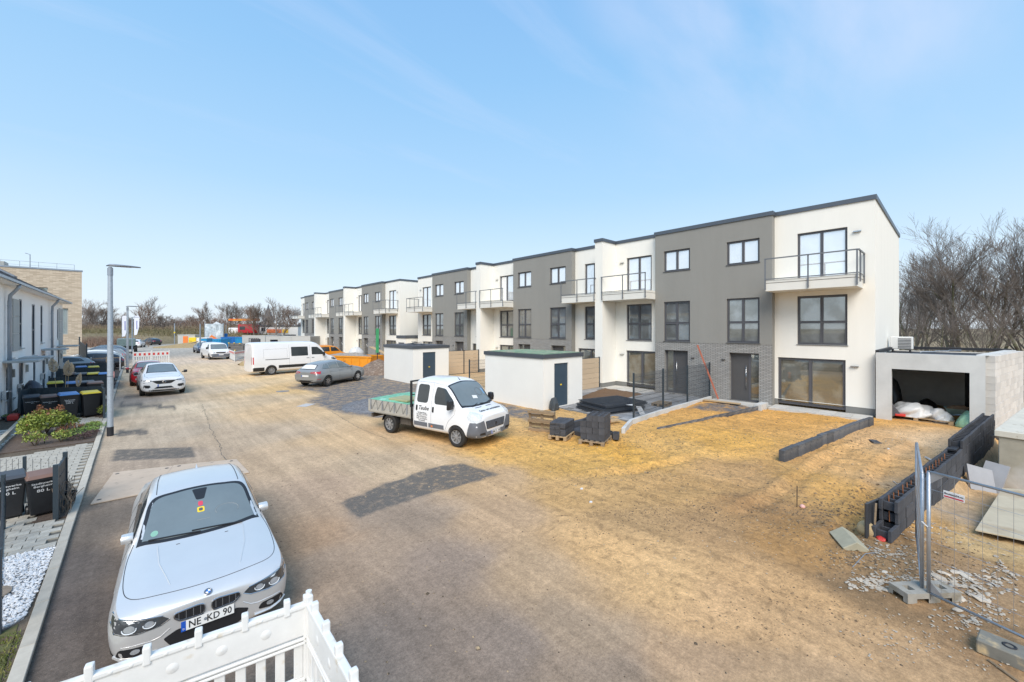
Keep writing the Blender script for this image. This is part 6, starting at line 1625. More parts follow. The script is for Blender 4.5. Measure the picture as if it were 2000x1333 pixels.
# roundel: grey-black ring, quartered blue and white disc
hp, nn = b.ray(2.285, 0, 'top'); Mr = frameM(hp+nn*.006, (0,1,0), nn)
rd = MB().lathe([(.040,0),(.040,.005),(.0,.006)], 28).build('badge', M_FRAME, b.t, smooth=False); rd.matrix_local = Mr
MB().lathe([(.040,0),(.0425,.005),(.040,.007),(.037,.006)], 28, capend=False).build('badge_ring', M_CHROME, rd, smooth=True)
for q in range(4):
    pts = [(0,0)]+[(.026*math.cos(q*PI/2+k*PI/12), .026*math.sin(q*PI/2+k*PI/12)) for k in range(7)]
    MB().prism(pts, .006, .0078).build('badge_quadrant', M_WHPRINT if q % 2 == 0 else pm('badge_blue', (.02,.16,.50), .3) if 'badge_blue' not in bpy.data.materials else (M_WHPRINT if q % 2 == 0 else bpy.data.materials['badge_blue']), rd)
b.mirror(.54, .75, .985, .15, .13, .155, mat=M_SILVER)
hp, nn = b.ray(-1.05, 0, 'top'); MB().add([(-1.14,-.02,hp.z-.005),(-1.0,-.02,hp.z-.003),(-1.0,.02,hp.z-.003),(-1.14,.02,hp.z-.005),(-1.15,0,hp.z+.06)], [(0,3,2,1),(0,1,4),(1,2,4),(2,3,4),(3,0,4)]).build('roof_antenna', M_SILVER, b.t)
for (x_, y_) in ((1.12,.28),(1.12,-.28)): b.line('washer_jet', [(x_,y_-.02),(x_,y_+.02)], 'top', r=.006, mat=M_CDARK)

# ---- white SUV coupe
AR = [
 (2.26,.26,.50,.36,.66,.58,.70,.78,.62,.84,.36,.86),(2.16,.22,.72,.36,.84,.60,.88,.84,.78,.92,.42,.95),(1.95,.20,.80,.38,.90,.64,.92,.93,.82,1.0,.46,1.03),(1.38,.20,.82,.44,.90,.74,.915,1.0,.82,1.06,.46,1.08),
 (.98,.20,.82,.44,.90,.78,.91,1.03,.81,1.10,.60,1.13),(.62,.20,.82,.44,.90,.78,.91,1.05,.80,1.28,.63,1.31),(.22,.20,.82,.44,.90,.78,.91,1.06,.80,1.48,.60,1.52),(-.1,.20,.82,.44,.90,.78,.91,1.07,.80,1.53,.58,1.57),
 (-.7,.20,.82,.44,.90,.80,.91,1.09,.80,1.51,.57,1.55),(-1.2,.20,.82,.44,.90,.82,.91,1.12,.80,1.40,.57,1.44),(-1.7,.22,.82,.46,.90,.84,.90,1.14,.78,1.24,.58,1.27),(-2.1,.28,.78,.46,.86,.84,.86,1.10,.74,1.14,.5,1.16),(-2.26,.34,.62,.48,.76,.74,.78,.98,.68,1.02,.4,1.03)]
def common(c, wsx, wsy, top, roofz=None): pass
(cx, cy), ah = pose((1.10, 28.6), -88, 2.26*1.04)
a_ = Car('parked_car', 'white SUV coupe parked nose-on in front of the red car', 'car', AR, [(1.38,0),(-1.34,0)], .36, M_PWHITE, (cx, cy), ah, 1.04)
a_.wheels([1.38,-1.34], 1.60, rimmat=M_RIM)
w_ = a_.patch('windscreen', [(.98,-.64),(1.10,0),(.98,.64),(.20,.52),(.15,0),(.20,-.52)], 'top', M_CDARK, off=.003); a_.patch('glass', [(.92,-.58),(1.02,0),(.92,.58),(.25,.48),(.21,0),(.25,-.48)], 'top', M_WSCREEN, off=.006, parent=w_)
for sd_ in ([(.66,1.09),(.2,1.40),(-.1,1.47),(-.35,1.48),(-.35,1.11)], [(-.40,1.11),(-.40,1.48),(-.9,1.44),(-1.3,1.30),(-1.45,1.18)]): a_.sides('side_window', sd_, M_CGLASS, rnd_=.03)
a_.sides('arch_cladding', [(.95,.23),(-.9,.23),(-.9,.36),(.95,.36)], M_CDARK)
gr_ = a_.patch('grille', [(-.50,.80),(.50,.80),(.30,.655),(.22,.63),(-.22,.63),(-.30,.655)], 'front', M_CDARK, off=.005)
for (p, q) in (((0,.80),(.075,.725)),((.075,.725),(0,.645)),((0,.645),(-.075,.725)),((-.075,.725),(0,.80))): a_.line('emblem', [p, q], 'front', r=.013, mat=M_CHROME, off=.012, parent=gr_)
for sg in (1,-1):
    h_ = a_.patch('headlight', [(sg*.46,.78),(sg*.50,.825),(sg*.84,.87),(sg*.86,.80),(sg*.62,.755)], 'front', M_LAMPD, off=.005, rnd_=.015)
    a_.patch('lens', [(sg*.52,.795),(sg*.56,.82),(sg*.80,.845),(sg*.79,.80),(sg*.62,.775)], 'front', M_LAMPG, off=.008, parent=h_)
    a_.line('running_light', [(sg*.86,.80),(sg*.80,.72),(sg*.72,.70)], 'front', r=.012, mat=M_CHROME, off=.005, parent=h_)
    a_.patch('air_intake', [(sg*.52,.50),(sg*.56,.58),(sg*.78,.60),(sg*.80,.46),(sg*.60,.44)], 'front', M_CDARK, off=.005)
    a_.line('panel_gap', [(1.0,sg*.70),(1.6,sg*.72),(2.0,sg*.60),(2.06,0)], 'top', r=.005)
a_.patch('lower_grille', [(-.40,.40),(-.28,.50),(.28,.50),(.40,.40)], 'front', M_CDARK, off=.005); a_.patch('skid_plate', [(-.50,.34),(-.44,.37),(.44,.37),(.50,.34)], 'front', M_CHROME, off=.006)
a_.patch('under_bumper', [(-.60,.27),(-.60,.335),(.60,.335),(.60,.27)], 'front', M_CDARK, off=.004)
a_.plate(2.2, .555, txt='BM-AR 712' if False else None, tilt=.1); a_.mirror(.72, .92, 1.10, .16, .15, .17)
text_obj('lettering', 'EM:LY 80', .10, M_BLK, [c for c in a_.t.children if c.name.startswith('number_plate')][-1], Matrix.Translation((.02,0,.0085)), bold=.001, sx=.9) if False else None
a_.seams([(.70,1.07),(.78,.7),(.72,.3)]); a_.seams([(-.375,1.1),(-.40,.3)])

# ---- red small car
MN = [(1.92,.22,.56,.34,.66,.55,.70,.74,.64,.80,.40,.82),(1.82,.18,.70,.34,.80,.58,.83,.84,.74,.90,.42,.92),(1.5,.16,.76,.36,.85,.62,.86,.92,.76,.97,.46,.985),(1.15,.16,.76,.40,.86,.68,.865,.95,.75,1.0,.55,1.015),
 (.95,.16,.76,.40,.86,.68,.865,.96,.74,1.06,.60,1.08),(.55,.16,.76,.40,.86,.68,.865,.97,.74,1.32,.58,1.35),(.35,.16,.76,.40,.86,.68,.865,.97,.74,1.37,.57,1.41),(-.6,.16,.76,.40,.86,.68,.865,.98,.74,1.37,.56,1.41),(-1.4,.18,.76,.40,.86,.68,.865,.98,.73,1.32,.54,1.36),(-1.75,.24,.72,.42,.82,.68,.84,.98,.70,1.08,.52,1.10),(-1.88,.3,.60,.45,.72,.68,.74,.88,.62,.95,.42,.97)]
(cx, cy), ah = pose((.62, 34.3), -89, 1.92*1.04)
mn = Car('parked_car', 'small red hatchback with round headlamps half hidden behind the white SUV', 'car', MN, [(1.25,0),(-1.24,0)], .31, M_PRED, (cx, cy), ah, 1.04)
mn.wheels([1.25,-1.24], 1.52); w_ = mn.patch('windscreen', [(.98,-.60),(1.06,0),(.98,.60),(.50,.52),(.46,0),(.50,-.52)], 'top', M_CDARK, off=.003); mn.patch('glass', [(.94,-.56),(1.01,0),(.94,.56),(.53,.49),(.49,0),(.53,-.49)], 'top', M_WSCREEN, off=.006, parent=w_)
mn.sides('side_window', [(.80,1.0),(.45,1.32),(-.5,1.33),(-1.3,1.28),(-1.35,1.02)], M_CGLASS, rnd_=.04)
mn.patch('roof_panel', [(.40,-.52),(.38,0),(.40,.52),(-1.3,.48),(-1.3,-.48)], 'top', pm('roof_pale', (.70,.62,.60), .3, coat=.6), off=.004)
for sg in (1,-1):
    h_ = mn.patch('headlight', [(sg*.60+.125*math.cos(k*PI/9), .74+.12*math.sin(k*PI/9)) for k in range(18)], 'front', M_CHROME, off=.006); mn.patch('lens', [(sg*.60+.09*math.cos(k*PI/9), .74+.09*math.sin(k*PI/9)) for k in range(18)], 'front', M_LAMPG, off=.012, parent=h_)
    mn.patch('fog_lamp', [(sg*.58+.055*math.cos(k*PI/7), .44+.055*math.sin(k*PI/7)) for k in range(14)], 'front', M_LAMPG, off=.006)
mn.patch('grille', [(-.36,.60),(-.30,.72),(.30,.72),(.36,.60),(.28,.50),(-.28,.50)], 'front', M_CDARK, off=.005); mn.patch('lower_grille', [(-.40,.28),(-.40,.38),(.40,.38),(.40,.28)], 'front', M_CDARK, off=.005)
mn.mirror(.72,.87,1.02,.14,.13,.18, mat=M_PRED)

# ---- grey hatchback
SC = [(2.18,.24,.50,.34,.62,.52,.66,.66,.58,.72,.36,.74),(2.06,.20,.70,.34,.80,.56,.84,.76,.74,.82,.42,.85),(1.80,.18,.78,.36,.87,.60,.89,.86,.79,.92,.46,.95),(1.30,.17,.79,.40,.875,.66,.89,.92,.78,.98,.46,1.0),(.92,.17,.79,.40,.87,.70,.885,.95,.77,1.02,.58,1.04),
 (.58,.17,.79,.40,.87,.70,.88,.965,.76,1.20,.60,1.23),(.18,.17,.79,.40,.87,.70,.88,.97,.76,1.40,.57,1.44),(-.15,.17,.79,.40,.87,.70,.88,.98,.76,1.435,.56,1.475),(-.8,.17,.79,.40,.87,.72,.88,.99,.76,1.42,.55,1.46),(-1.4,.17,.79,.42,.875,.74,.89,1.01,.76,1.35,.53,1.39),(-1.72,.2,.79,.42,.87,.76,.89,1.02,.75,1.27,.52,1.31),(-1.98,.24,.78,.44,.86,.74,.87,.98,.73,1.06,.54,1.09),(-2.14,.28,.70,.45,.80,.70,.82,.90,.68,.95,.48,.96),(-2.18,.34,.60,.46,.72,.66,.74,.82,.60,.86,.42,.87)]
r1 = ground_pt(638.5,754.7); f1 = ground_pt(708.5,745.5)
ang = 30.0
ca, sa = math.cos(rad(ang)), math.sin(rad(ang)); S_ = 1.06
cx = r1[0]+ca*1.32*S_-sa*.75*S_*1; cy = r1[1]+sa*1.32*S_+ca*.75*S_
sc_ = Car('parked_car', 'grey hatchback parked on the dark gravel, seen from behind', 'car', SC, [(1.30,0),(-1.35,0)], .32, M_PGREY, (cx, cy), rad(ang), S_)
sc_.wheels([1.30,-1.35], 1.57, rimmat=M_CHROME, spokes=10); w_ = sc_.patch('windscreen', [(.92,-.62),(1.0,0),(.92,.62),(.14,.50),(.10,0),(.14,-.50)], 'top', M_CGLASS)
sc_.sides('side_window', [(.60,1.0),(.15,1.32),(-.10,1.38),(-.32,1.385),(-.32,1.0)], M_WSCREEN, rnd_=.03); sc_.sides('side_window', [(-.37,1.0),(-.37,1.385),(-.85,1.37),(-1.08,1.34),(-1.08,1.02)], M_WSCREEN, rnd_=.03); sc_.sides('side_window', [(-1.12,1.03),(-1.12,1.335),(-1.40,1.28),(-1.62,1.10),(-1.60,1.06)], M_WSCREEN, rnd_=.03)
sc_.sides('window_line', [(.68,.975),(-1.7,1.04),(-1.7,1.055),(.66,.99)], M_CDARK)
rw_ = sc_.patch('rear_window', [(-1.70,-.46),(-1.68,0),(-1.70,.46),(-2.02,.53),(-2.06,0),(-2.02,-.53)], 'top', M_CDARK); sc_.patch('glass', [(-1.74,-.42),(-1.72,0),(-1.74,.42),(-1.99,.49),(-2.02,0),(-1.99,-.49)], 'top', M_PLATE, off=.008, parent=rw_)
for sg in (1,-1): sc_.patch('tail_lamp', [(sg*.34,.84),(sg*.40,.90),(sg*.74,.92),(sg*.74,.78),(sg*.60,.80)], 'rear', M_TAIL, off=.005); sc_.patch('tail_lamp', [(-2.1,.80),(-2.06,.90),(-1.82,.93),(-1.90,.80),(-2.0,.77)], 'side', M_TAIL, side=sg, off=.006); sc_.patch('headlight', [(1.75,.80),(1.80,.86),(2.05,.78),(2.05,.70)], 'side', M_LAMPG, side=sg); sc_.patch('reflector', [(-2.12,.47),(-2.12,.50),(-1.9,.50),(-1.9,.47)], 'side', M_TAIL, side=sg)
sc_.patch('lower_bumper', [(-.60,.30),(-.62,.42),(.62,.42),(.60,.30)], 'rear', M_CDARK); sc_.plate(0,.66,.50,.11,None,'rear'); sc_.mirror(.60,.87,1.02,.14,.13,.16, mat=M_PGREY)
sc_.seams([(.62,1.0),(.74,.72),(.70,.30)]); sc_.seams([(-.345,1.0),(-.38,.30)]); sc_.seams([(-1.10,1.02),(-1.16,.80),(-.92,.32)])
for x_ in (-.12,-.98): sc_.sides('door_handle', [(x_,.86),(x_,.885),(x_-.18,.89),(x_-.18,.865)], M_PGREY, off=.02)

# ---- vans
def van_stations(L2, W, zr, nose, hoodz, wsb, wst, zl=.22, belt=1.25, taper=.06):
    """box van: nose length profile; wsb/wst x of windscreen base/top"""
    h = W/2
    return [(L2, zl+.06,h*.62,.40,h*.78,.60,h*.82,.80,h*.76,.90,h*.5,.93),(L2-.10, zl,h*.84,.42,h*.92,.70,h*.94,.95,h*.86,hoodz-.14,h*.55,hoodz-.10),(L2-.35, zl,h*.92,.46,h*.98,.80,h*.985,1.08,h*.91,hoodz,h*.62,hoodz+.03),
     (wsb, zl,h*.94,.50,h,.90,h,belt-.04,h*.94,hoodz+.10,h*.78,hoodz+.14),((wsb*2+wst)/3, zl,h*.94,.50,h,.90,h,belt,h*.95,hoodz+.10+(zr-hoodz)*.30,h*.84,hoodz+.13+(zr-hoodz)*.32),((wsb+wst*2)/3, zl,h*.94,.50,h,.90,h,belt,h*.95,hoodz+.10+(zr-hoodz)*.62,h*.83,hoodz+.13+(zr-hoodz)*.65),
     (wst, zl,h*.94,.50,h,.90,h,belt,h*.96,zr-.16,h*.82,zr-.08),(wst-.35, zl,h*.94,.50,h,.90,h,belt,h*.965,zr-.10,h*.80,zr),(0, zl,h*.94,.50,h,.90,h,belt,h*.97,zr-.10,h*.80,zr),
     (-L2*.5, zl,h*.94,.50,h,.90,h,belt,h*.97,zr-.10,h*.80,zr),(-L2+.25, zl,h*.94,.50,h,.90,h,belt,h*.97,zr-.10,h*.79,zr),(-L2+.04, zl+.02,h*.92,.50,h*.98,.90,h*.98,belt,h*.95,zr-.12,h*.78,zr-.03),(-L2, zl+.08,h*.88,.52,h*.93,.90,h*.93,belt,h*.90,zr-.18,h*.74,zr-.10)]
TR = van_stations(3.25, 2.0, 2.50, .9, 1.22, 2.30, 1.45, belt=1.35)
r2 = ground_pt(529.5,733); ang = 7; ca, sa = math.cos(rad(ang)), math.sin(rad(ang)); S_ = 1.02
cx = r2[0]+ca*1.98*S_-sa*.9*S_; cy = r2[1]+sa*1.98*S_+ca*.9*S_
tv = Car('parked_van', 'long white crew van with a dark rear side window, seen from the side', 'van', TR, [(2.12,0),(-1.98,0)], .36, M_PWHITE, (cx, cy), rad(ang), S_, crease=(0,.3,.4,.35,.45,0))
tv.wheels([2.12,-1.98], 1.74, w=.24, rimmat=M_STEELR, kind='steel', spokes=8)
tv.patch('windscreen', [(2.30,-.78),(2.38,0),(2.30,.78),(1.52,.74),(1.48,0),(1.52,-.74)], 'top', M_CGLASS)
tv.sides('side_window', [(1.98,1.40),(1.92,1.66),(1.50,2.02),(1.02,2.04),(1.02,1.42)], M_CGLASS, rnd_=.05); tv.sides('side_window', [(.72,1.36),(.72,2.08),(-.55,2.08),(-.55,1.36)], M_CGLASS, rnd_=.05)
tv.sides('lower_cladding', [(1.62,.50),(1.62,.72),(-1.48,.72),(-1.48,.50)], M_CDARK); tv.sides('rear_cladding', [(-2.46,.34),(-2.46,.62),(-3.22,.62),(-3.22,.34)], M_CDARK)
tv.sides('door_rail', [(-.70,1.16),(-.70,1.20),(-2.4,1.20),(-2.4,1.16)], M_CDARK, off=.012); tv.sides('tail_lamp', [(-3.15,.85),(-3.15,1.40),(-3.245,1.40),(-3.245,.85)], M_TAIL, off=.006)
tv.seams([(.88,2.2),(.88,.40)]); tv.seams([(-.70,2.25),(-.70,.40)]); tv.seams([(2.05,1.35),(2.05,1.0),(1.68,.55)]); tv.seams([(-2.5,1.95),(-.85,1.97),(-.85,1.28)]); tv.seams([(-2.5,1.95),(-2.5,1.28)])
for x_ in (.60,1.0): tv.sides('door_handle', [(x_,1.16),(x_,1.19),(x_+.2,1.19),(x_+.2,1.16)], M_CDARK, off=.02)
for sg in (1,-1): tv.patch('headlight', [(2.60,1.02),(2.70,1.20),(3.05,1.05),(3.13,.92),(2.85,.92)], 'side', M_LAMPD, side=sg, off=.006)
tv.patch('grille', [(-.5,.72),(-.6,1.0),(.6,1.0),(.5,.72)], 'front', M_CDARK); tv.mirror(1.92,1.0,1.45,.14,.32,.24); tv.patch('front_bumper', [(-.8,.32),(-.85,.62),(.85,.62),(.8,.32)], 'front', M_CDARK)
VT = van_stations(2.38, 1.90, 1.88, .8, 1.05, 1.62, .95, belt=1.18)
(cx, cy), ah = pose((7.2, 57.4), -84, 2.38*1.04)
vt = Car('parked_van', 'white van parked nose-on before the blue containers', 'van', VT, [(1.55,0),(-1.55,0)], .34, M_PWHITE, (cx, cy), ah, 1.04, crease=(0,.3,.4,.35,.45,0))
vt.wheels([1.55,-1.55], 1.66, w=.22); w_ = vt.patch('windscreen', [(-.78,1.17),(-.70,1.68),(.70,1.68),(.78,1.17)], 'front', M_CDARK, off=.004); vt.patch('glass', [(-.74,1.21),(-.66,1.64),(.66,1.64),(.74,1.21)], 'front', M_WSCREEN, off=.008, parent=w_)
vt.sides('side_window', [(1.40,1.24),(1.0,1.66),(.5,1.68),(.5,1.24)], M_CGLASS)
vt.patch('front_bumper', [(-.88,.30),(-.90,.66),(.90,.66),(.88,.30)], 'front', M_CGREYP, off=.008); vt.patch('grille', [(-.40,.72),(-.48,.86),(.48,.86),(.40,.72)], 'front', M_CDARK); vt.mirror(1.35,.95,1.28,.14,.24,.2)
for sg in (1,-1): vt.patch('headlight', [(sg*.52,.74),(sg*.56,.92),(sg*.84,.98),(sg*.86,.78)], 'front', M_LAMPG)
vt.plate(2.3,.55,.5,.11)
T5 = van_stations(2.4, 1.9, 1.95, .8, 1.12, 1.65, .85, belt=1.22)
ot = Car('parked_van', 'orange van behind the orange skip', 'van', T5, [(1.55,0),(-1.5,0)], .34, M_PORANGE, (13.9, 43.6), rad(12), 1.0, crease=(0,.3,.4,.35,.45,0))
ot.wheels([1.55,-1.5], 1.66, w=.22); ot.patch('windscreen', [(1.62,-.74),(1.70,0),(1.62,.74),(.92,.70),(.88,0),(.92,-.70)], 'top', M_CGLASS); ot.sides('side_window', [(1.42,1.30),(.95,1.72),(.45,1.74),(.45,1.30)], M_CGLASS, rnd_=.04); ot.sides('side_window', [(.3,1.30),(.3,1.74),(-.7,1.74),(-.7,1.30)], M_CGLASS, rnd_=.04)

# ---- crew-cab truck with dropside bed
DU = van_stations(2.0, 2.02, 2.14, .8, 1.12, 1.24, .46, zl=.30, belt=1.25)
DU = [s_ for s_ in DU if s_[0] > -1.2]
def shift(st, **k): return st
h = 1.01
DU = [r for r in DU if r[0] >= 0]
DU[0] = (2.0,.36,.64,.44,.80,.60,.84,.90,.78,1.0,.52,1.02); DU[1] = (1.92,.32,.84,.44,.93,.72,.95,1.02,.88,1.08,.58,1.10); DU[2] = (1.70,.30,.92,.46,.985,.80,.99,1.14,.92,1.18,.64,1.20)
DU += [(-.45,.30,h*.94,.50,h,.90,h,1.25,h*.97,2.04,h*.80,2.14),(-.86,.30,h*.94,.50,h,.90,h,1.25,h*.97,2.04,h*.79,2.13),(-.92,.32,h*.92,.50,h*.98,.90,h*.98,1.25,h*.95,2.0,h*.77,2.09)]
fw = ground_pt(895,873); rwp = ground_pt(787,832)
ang = -76.5; ca, sa = math.cos(rad(ang)), math.sin(rad(ang)); S_ = .93
# near-side (driver's right) front wheel touches the survey point
cx = fw[0]-ca*1.15*S_-sa*.90*S_; cy = fw[1]-sa*1.15*S_+ca*.90*S_
du = Car('pickup_truck', 'white crew-cab dropside truck with grey bumper and green net over the bed', 'truck', DU, [(1.15,0)], .345, M_PWHITE, (cx, cy), rad(ang), S_, crease=(0,.3,.4,.35,.45,0), arch=1.12)
RWX = -2.12
du.wheels([1.15, RWX], 1.80, w=.22, rimmat=M_STEELR, kind='steel', spokes=8)
w_ = du.patch('windscreen', [(1.26,-.82),(1.38,-.4),(1.41,0),(1.38,.4),(1.26,.82),(.56,.78),(.50,0),(.56,-.78)], 'top', M_CDARK, off=.004); du.patch('glass', [(1.19,-.76),(1.29,-.4),(1.32,0),(1.29,.4),(1.19,.76),(.61,.73),(.56,0),(.61,-.73)], 'top', M_WSCREEN, off=.008, parent=w_)
du.line('steering_wheel', [(.93+.10*math.cos(k*PI/8), .40+.15*math.sin(k*PI/8)) for k in range(16)], 'top', r=.008, mat=M_FRAME, off=.008, parent=w_, closed=True)
du.patch('paper', [(1.08,-.05),(1.10,.18),(1.02,.20),(1.00,-.03)], 'top', M_PLATE, off=.010, parent=w_)
du.patch('sticker', [(.85,.60),(1.0,.66),(1.0,.70),(.85,.66)], 'top', pm('sticker_blue', (.15,.35,.6), .5), off=.010, parent=w_)
du.sides('side_window', [(.98,1.30),(.95,1.46),(.56,1.84),(.16,1.88),(.10,1.55),(.14,1.30)], M_CGLASS, rnd_=.08); du.sides('side_window', [(-.18,1.30),(-.18,1.92),(-.72,1.92),(-.72,1.30)], M_CGLASS, rnd_=.12)
du.sides('rub_strip', [(.60,.50),(.60,.64),(-.10,.64),(-.10,.50)], M_CGREYP, off=.012); du.sides('rub_strip', [(-.16,.50),(-.16,.64),(-.80,.64),(-.80,.50)], M_CGREYP, off=.012)
du.seams([(0.0,2.0),(.0,1.3),(.02,.42)]); du.seams([(1.08,1.28),(1.06,1.05),(.80,.80),(.62,.42)]); du.seams([(-.82,1.95),(-.82,.42)]); du.seams([(.0,2.0),(.5,1.95),(1.0,1.5)]); du.seams([(.0,2.0),(-.82,2.0)])
for x_ in (.06,-.72): du.sides('door_handle', [(x_,1.02),(x_,1.20),(x_+.07,1.20),(x_+.07,1.02)], M_CDARK, off=.018, rnd_=.02)
du.sides('side_lamp', [(.02,.52),(.02,.58),(.10,.58),(.10,.52)], M_ORANGE, off=.016)
fb = du.patch('front_bumper', [(-.86,.34),(-.90,.55),(-.88,.86),(-.62,.90),(-.50,.60),(-.46,.52),(.46,.52),(.50,.60),(.62,.90),(.88,.86),(.90,.55),(.86,.34),(.4,.30),(-.4,.30)], 'front', M_CGREYP, off=.014, step=.06)
du.sides('bumper_corner', [(1.55,.36),(1.62,.62),(1.70,.86),(1.95,.86),(1.99,.36)], M_CGREYP, off=.013)
du.patch('grille', [(-.46,.60),(-.52,.86),(.52,.86),(.46,.60)], 'front', M_CDARK, off=.012, rnd_=.03)
for k in range(6): du.line('grille_slat', [(-.46-.006*k,.64+k*.038),(.46+.006*k,.64+k*.038)], 'front', r=.011, mat=M_CGREYP, off=.018)
bad = du.patch('badge', [(.055*math.cos(k*PI/9), .73+.055*math.sin(k*PI/9)) for k in range(18)], 'front', M_CHROME, off=.032)
for sg in (1,-1):
    du.patch('headlight', [(1.56,sg*.82),(1.74,sg*.70),(1.93,sg*.58),(1.975,sg*.74),(1.94,sg*.88),(1.80,sg*.955),(1.60,sg*.96)], 'top', M_HLMP, off=.010, rnd_=.03, step=.04); du.patch('headlight', [(1.56,1.04),(1.62,.93),(1.86,.89),(1.90,.98),(1.80,1.06),(1.58,1.13)], 'side', M_HLMP, side=sg, off=.010, rnd_=.02, step=.05); du.patch('air_intake', [(sg*.54,.44),(sg*.56,.52),(sg*.80,.52),(sg*.80,.46)], 'front', M_CDARK, off=.02)
    du.patch('hood_vent', [(1.52,sg*.12),(1.50,sg*.42),(1.455,sg*.43),(1.475,sg*.12)], 'top', M_CGREYP, off=.005)
du.plate(2.0,.46,.50,.11,'BM-TL 100', tilt=.1)
du.mirror(.98,.99,1.36,.18,.32,.20)
for (p, q) in (((1.38,-.45),(1.26,-.05)),((1.36,.55),(1.30,.05))): du.line('wiper', [p, q], 'top', r=.012, mat=M_CDARK, off=.014)
# lettering on bonnet and door
hp, nn = du.ray(1.76, 0, 'top'); text_obj('lettering', 'Garten- und Landschaftsbau', .125, M_BLK, du.t, frameM(hp+nn*.012, (0,1,0), nn), bold=.003, sx=.78)
def side_text(txt, x, z, size, **k):
    hp, nn = du.ray(x, z, 'side', -1); return text_obj('lettering', txt, size, M_BLK, du.t, frameM(hp+nn*.008, (1,0,0), nn), **k)
side_text('Taube', -.36, 1.12, .20, bold=.002, shear=.3)
for k, tx in enumerate(('Gartengestaltung', 'Tel. 02271 / 56 99 07', 'Pflege & Pflasterbau', 'Zaun- und Wegebau', 'Gartenpflege')): side_text(tx, -.42, .96-k*.066, .072, sx=.85)
# chassis, cab rack and dropside bed
ch = MB()
for sg in (1,-1): ch.box(-3.2, sg*.38-.04, .48, -.85, sg*.38+.04, .62)
ch.box(-2.19,-.80,.28,-2.05,.80,.40); ch.box(-1.9,.3,.35,-1.2,.75,.60); ch.box(-1.7,-.85,.38,-1.15,-.45,.62); ch.box(-3.3,-.9,.45,-3.2,.9,.60)
o_ = ch.build('chassis', pm('chassis_dirty', (.10,.085,.07), .85, var=.3, scale=6), du.t); o_['kind'] = 'stuff'
BX0, BX1, BY, BZ = -3.30, -1.02, 1.02, .78
MB().box(BX0,-BY,BZ-.10,BX1,BY,BZ).build('bed_floor', pm('bed_metal', (.42,.40,.35), .6, metal=.3, var=.2, scale=4), du.t)
M_ALU = pm('dropside_alu', (.50,.48,.43), .5, metal=.35, var=.15, scale=3, stretch=(1,1,8))
for sg in (1,-1):
    s__ = MB(); s__.box(BX0,sg*(BY-.03),BZ+.001,BX1,sg*BY,BZ+.38); s__.box(BX0,sg*(BY-.002),BZ-.06,BX1,sg*(BY+.02),BZ+.05) ; s__.build('dropside', M_ALU, du.t)['kind'] = 'stuff'
    for k in range(4):
        MB().box(BX0+.12+k*.67,sg*(BY+.003),BZ+.0,BX0+.17+k*.67,sg*(BY+.03),BZ+.38).build('latch', M_GALV, du.t)
    MB().lathe([(.40,-.12),(.43,-.12),(.43,.12),(.40,.12)], 24, (RWX,sg*.88,.36), 'y', capend=False).build('mudguard', M_CDARK, du.t) if False else None
    mg = MB(); 
    for k in range(13):
        a = rad(10+k*160/12); mg.v += [(RWX+.44*math.cos(a), sg*.76, .345+.44*math.sin(a)), (RWX+.44*math.cos(a), sg*1.0, .345+.44*math.sin(a))]
    for k in range(12): mg.f.append((2*k,2*k+1,2*k+3,2*k+2)); mg.m.append(0)
    mg.build('mudguard', M_CDARK, du.t, recalc=False)
MB().box(BX0-.03,-BY,BZ+.001,BX0,BY,BZ+.38).build('tailboard', M_ALU, du.t)
MB().box(BX1,-BY,BZ-.1,BX1+.04,BY,1.08).build('headboard', M_ALU, du.t)
rk = MB()
for sg in (1,-1): rk.box(-1.02,sg*.97-.03,.6,-.96,sg*.97+.03,2.02)
rk.box(-1.02,-.97,1.97,-.96,.97,2.02); rk.box(-1.01,-.97,1.5,-.97,.97,1.53); rk.build('ladder_rack', M_CDARK, du.t)
# net over the load, draped between the dropsides with lashing cords
NX, NY = 30, 16
nt_ = MB(); rg = random.Random(12)
for i in range(NX+1):
    for j in range(NY+1):
        x = BX0+.02+(BX1-BX0-.06)*i/NX; y = -BY+.0+(2*BY)*j/NY; e_ = math.sin(PI*j/NY)**.6*math.sin(PI*min(1,max(0,i/NX)))**.5
        nt_.v.append((x, y, BZ+.385+.10*e_+.09*(float(vnoise(x*3+5, y*3))-.5)*e_))
for i in range(NX):
    for j in range(NY): a = i*(NY+1)+j; nt_.f.append((a, a+NY+1, a+NY+2, a+1)); nt_.m.append(0)
nt_.build('green_net', pm('net_green', (.16,.42,.27), .7, var=.35, scale=7, col2=(.28,.52,.40), s2=4), du.t, smooth=True, recalc=False)
sd_ = MB().box(-2.3,-.9,BZ+.42,-1.3,-.1,BZ+.49); sd_.build('board_under_net', pm('board_olive', (.36,.36,.20), .8, var=.15), du.t, bevel=.01)
for sg in (1,-1):
    cd = MB()
    for k in range(6):
        x = BX0+.1+k*.35; cd.tube([(x,sg*(BY+.005),BZ+.385),(x+.12,sg*(BY+.035),BZ+.02)], .006, 4); cd.tube([(x+.12,sg*(BY+.035),BZ+.02),(x+.34,sg*(BY+.005),BZ+.385)], .006, 4)
    cd.build('lashing_cord', M_CDARK, du.t)['kind'] = 'stuff'
hp, nn = du.ray(.45, 0, 'top'); MB().tube([hp, hp+Vector((-.12,0,.10))], [.014,.006], 6).build('roof_antenna', M_CDARK, du.t)

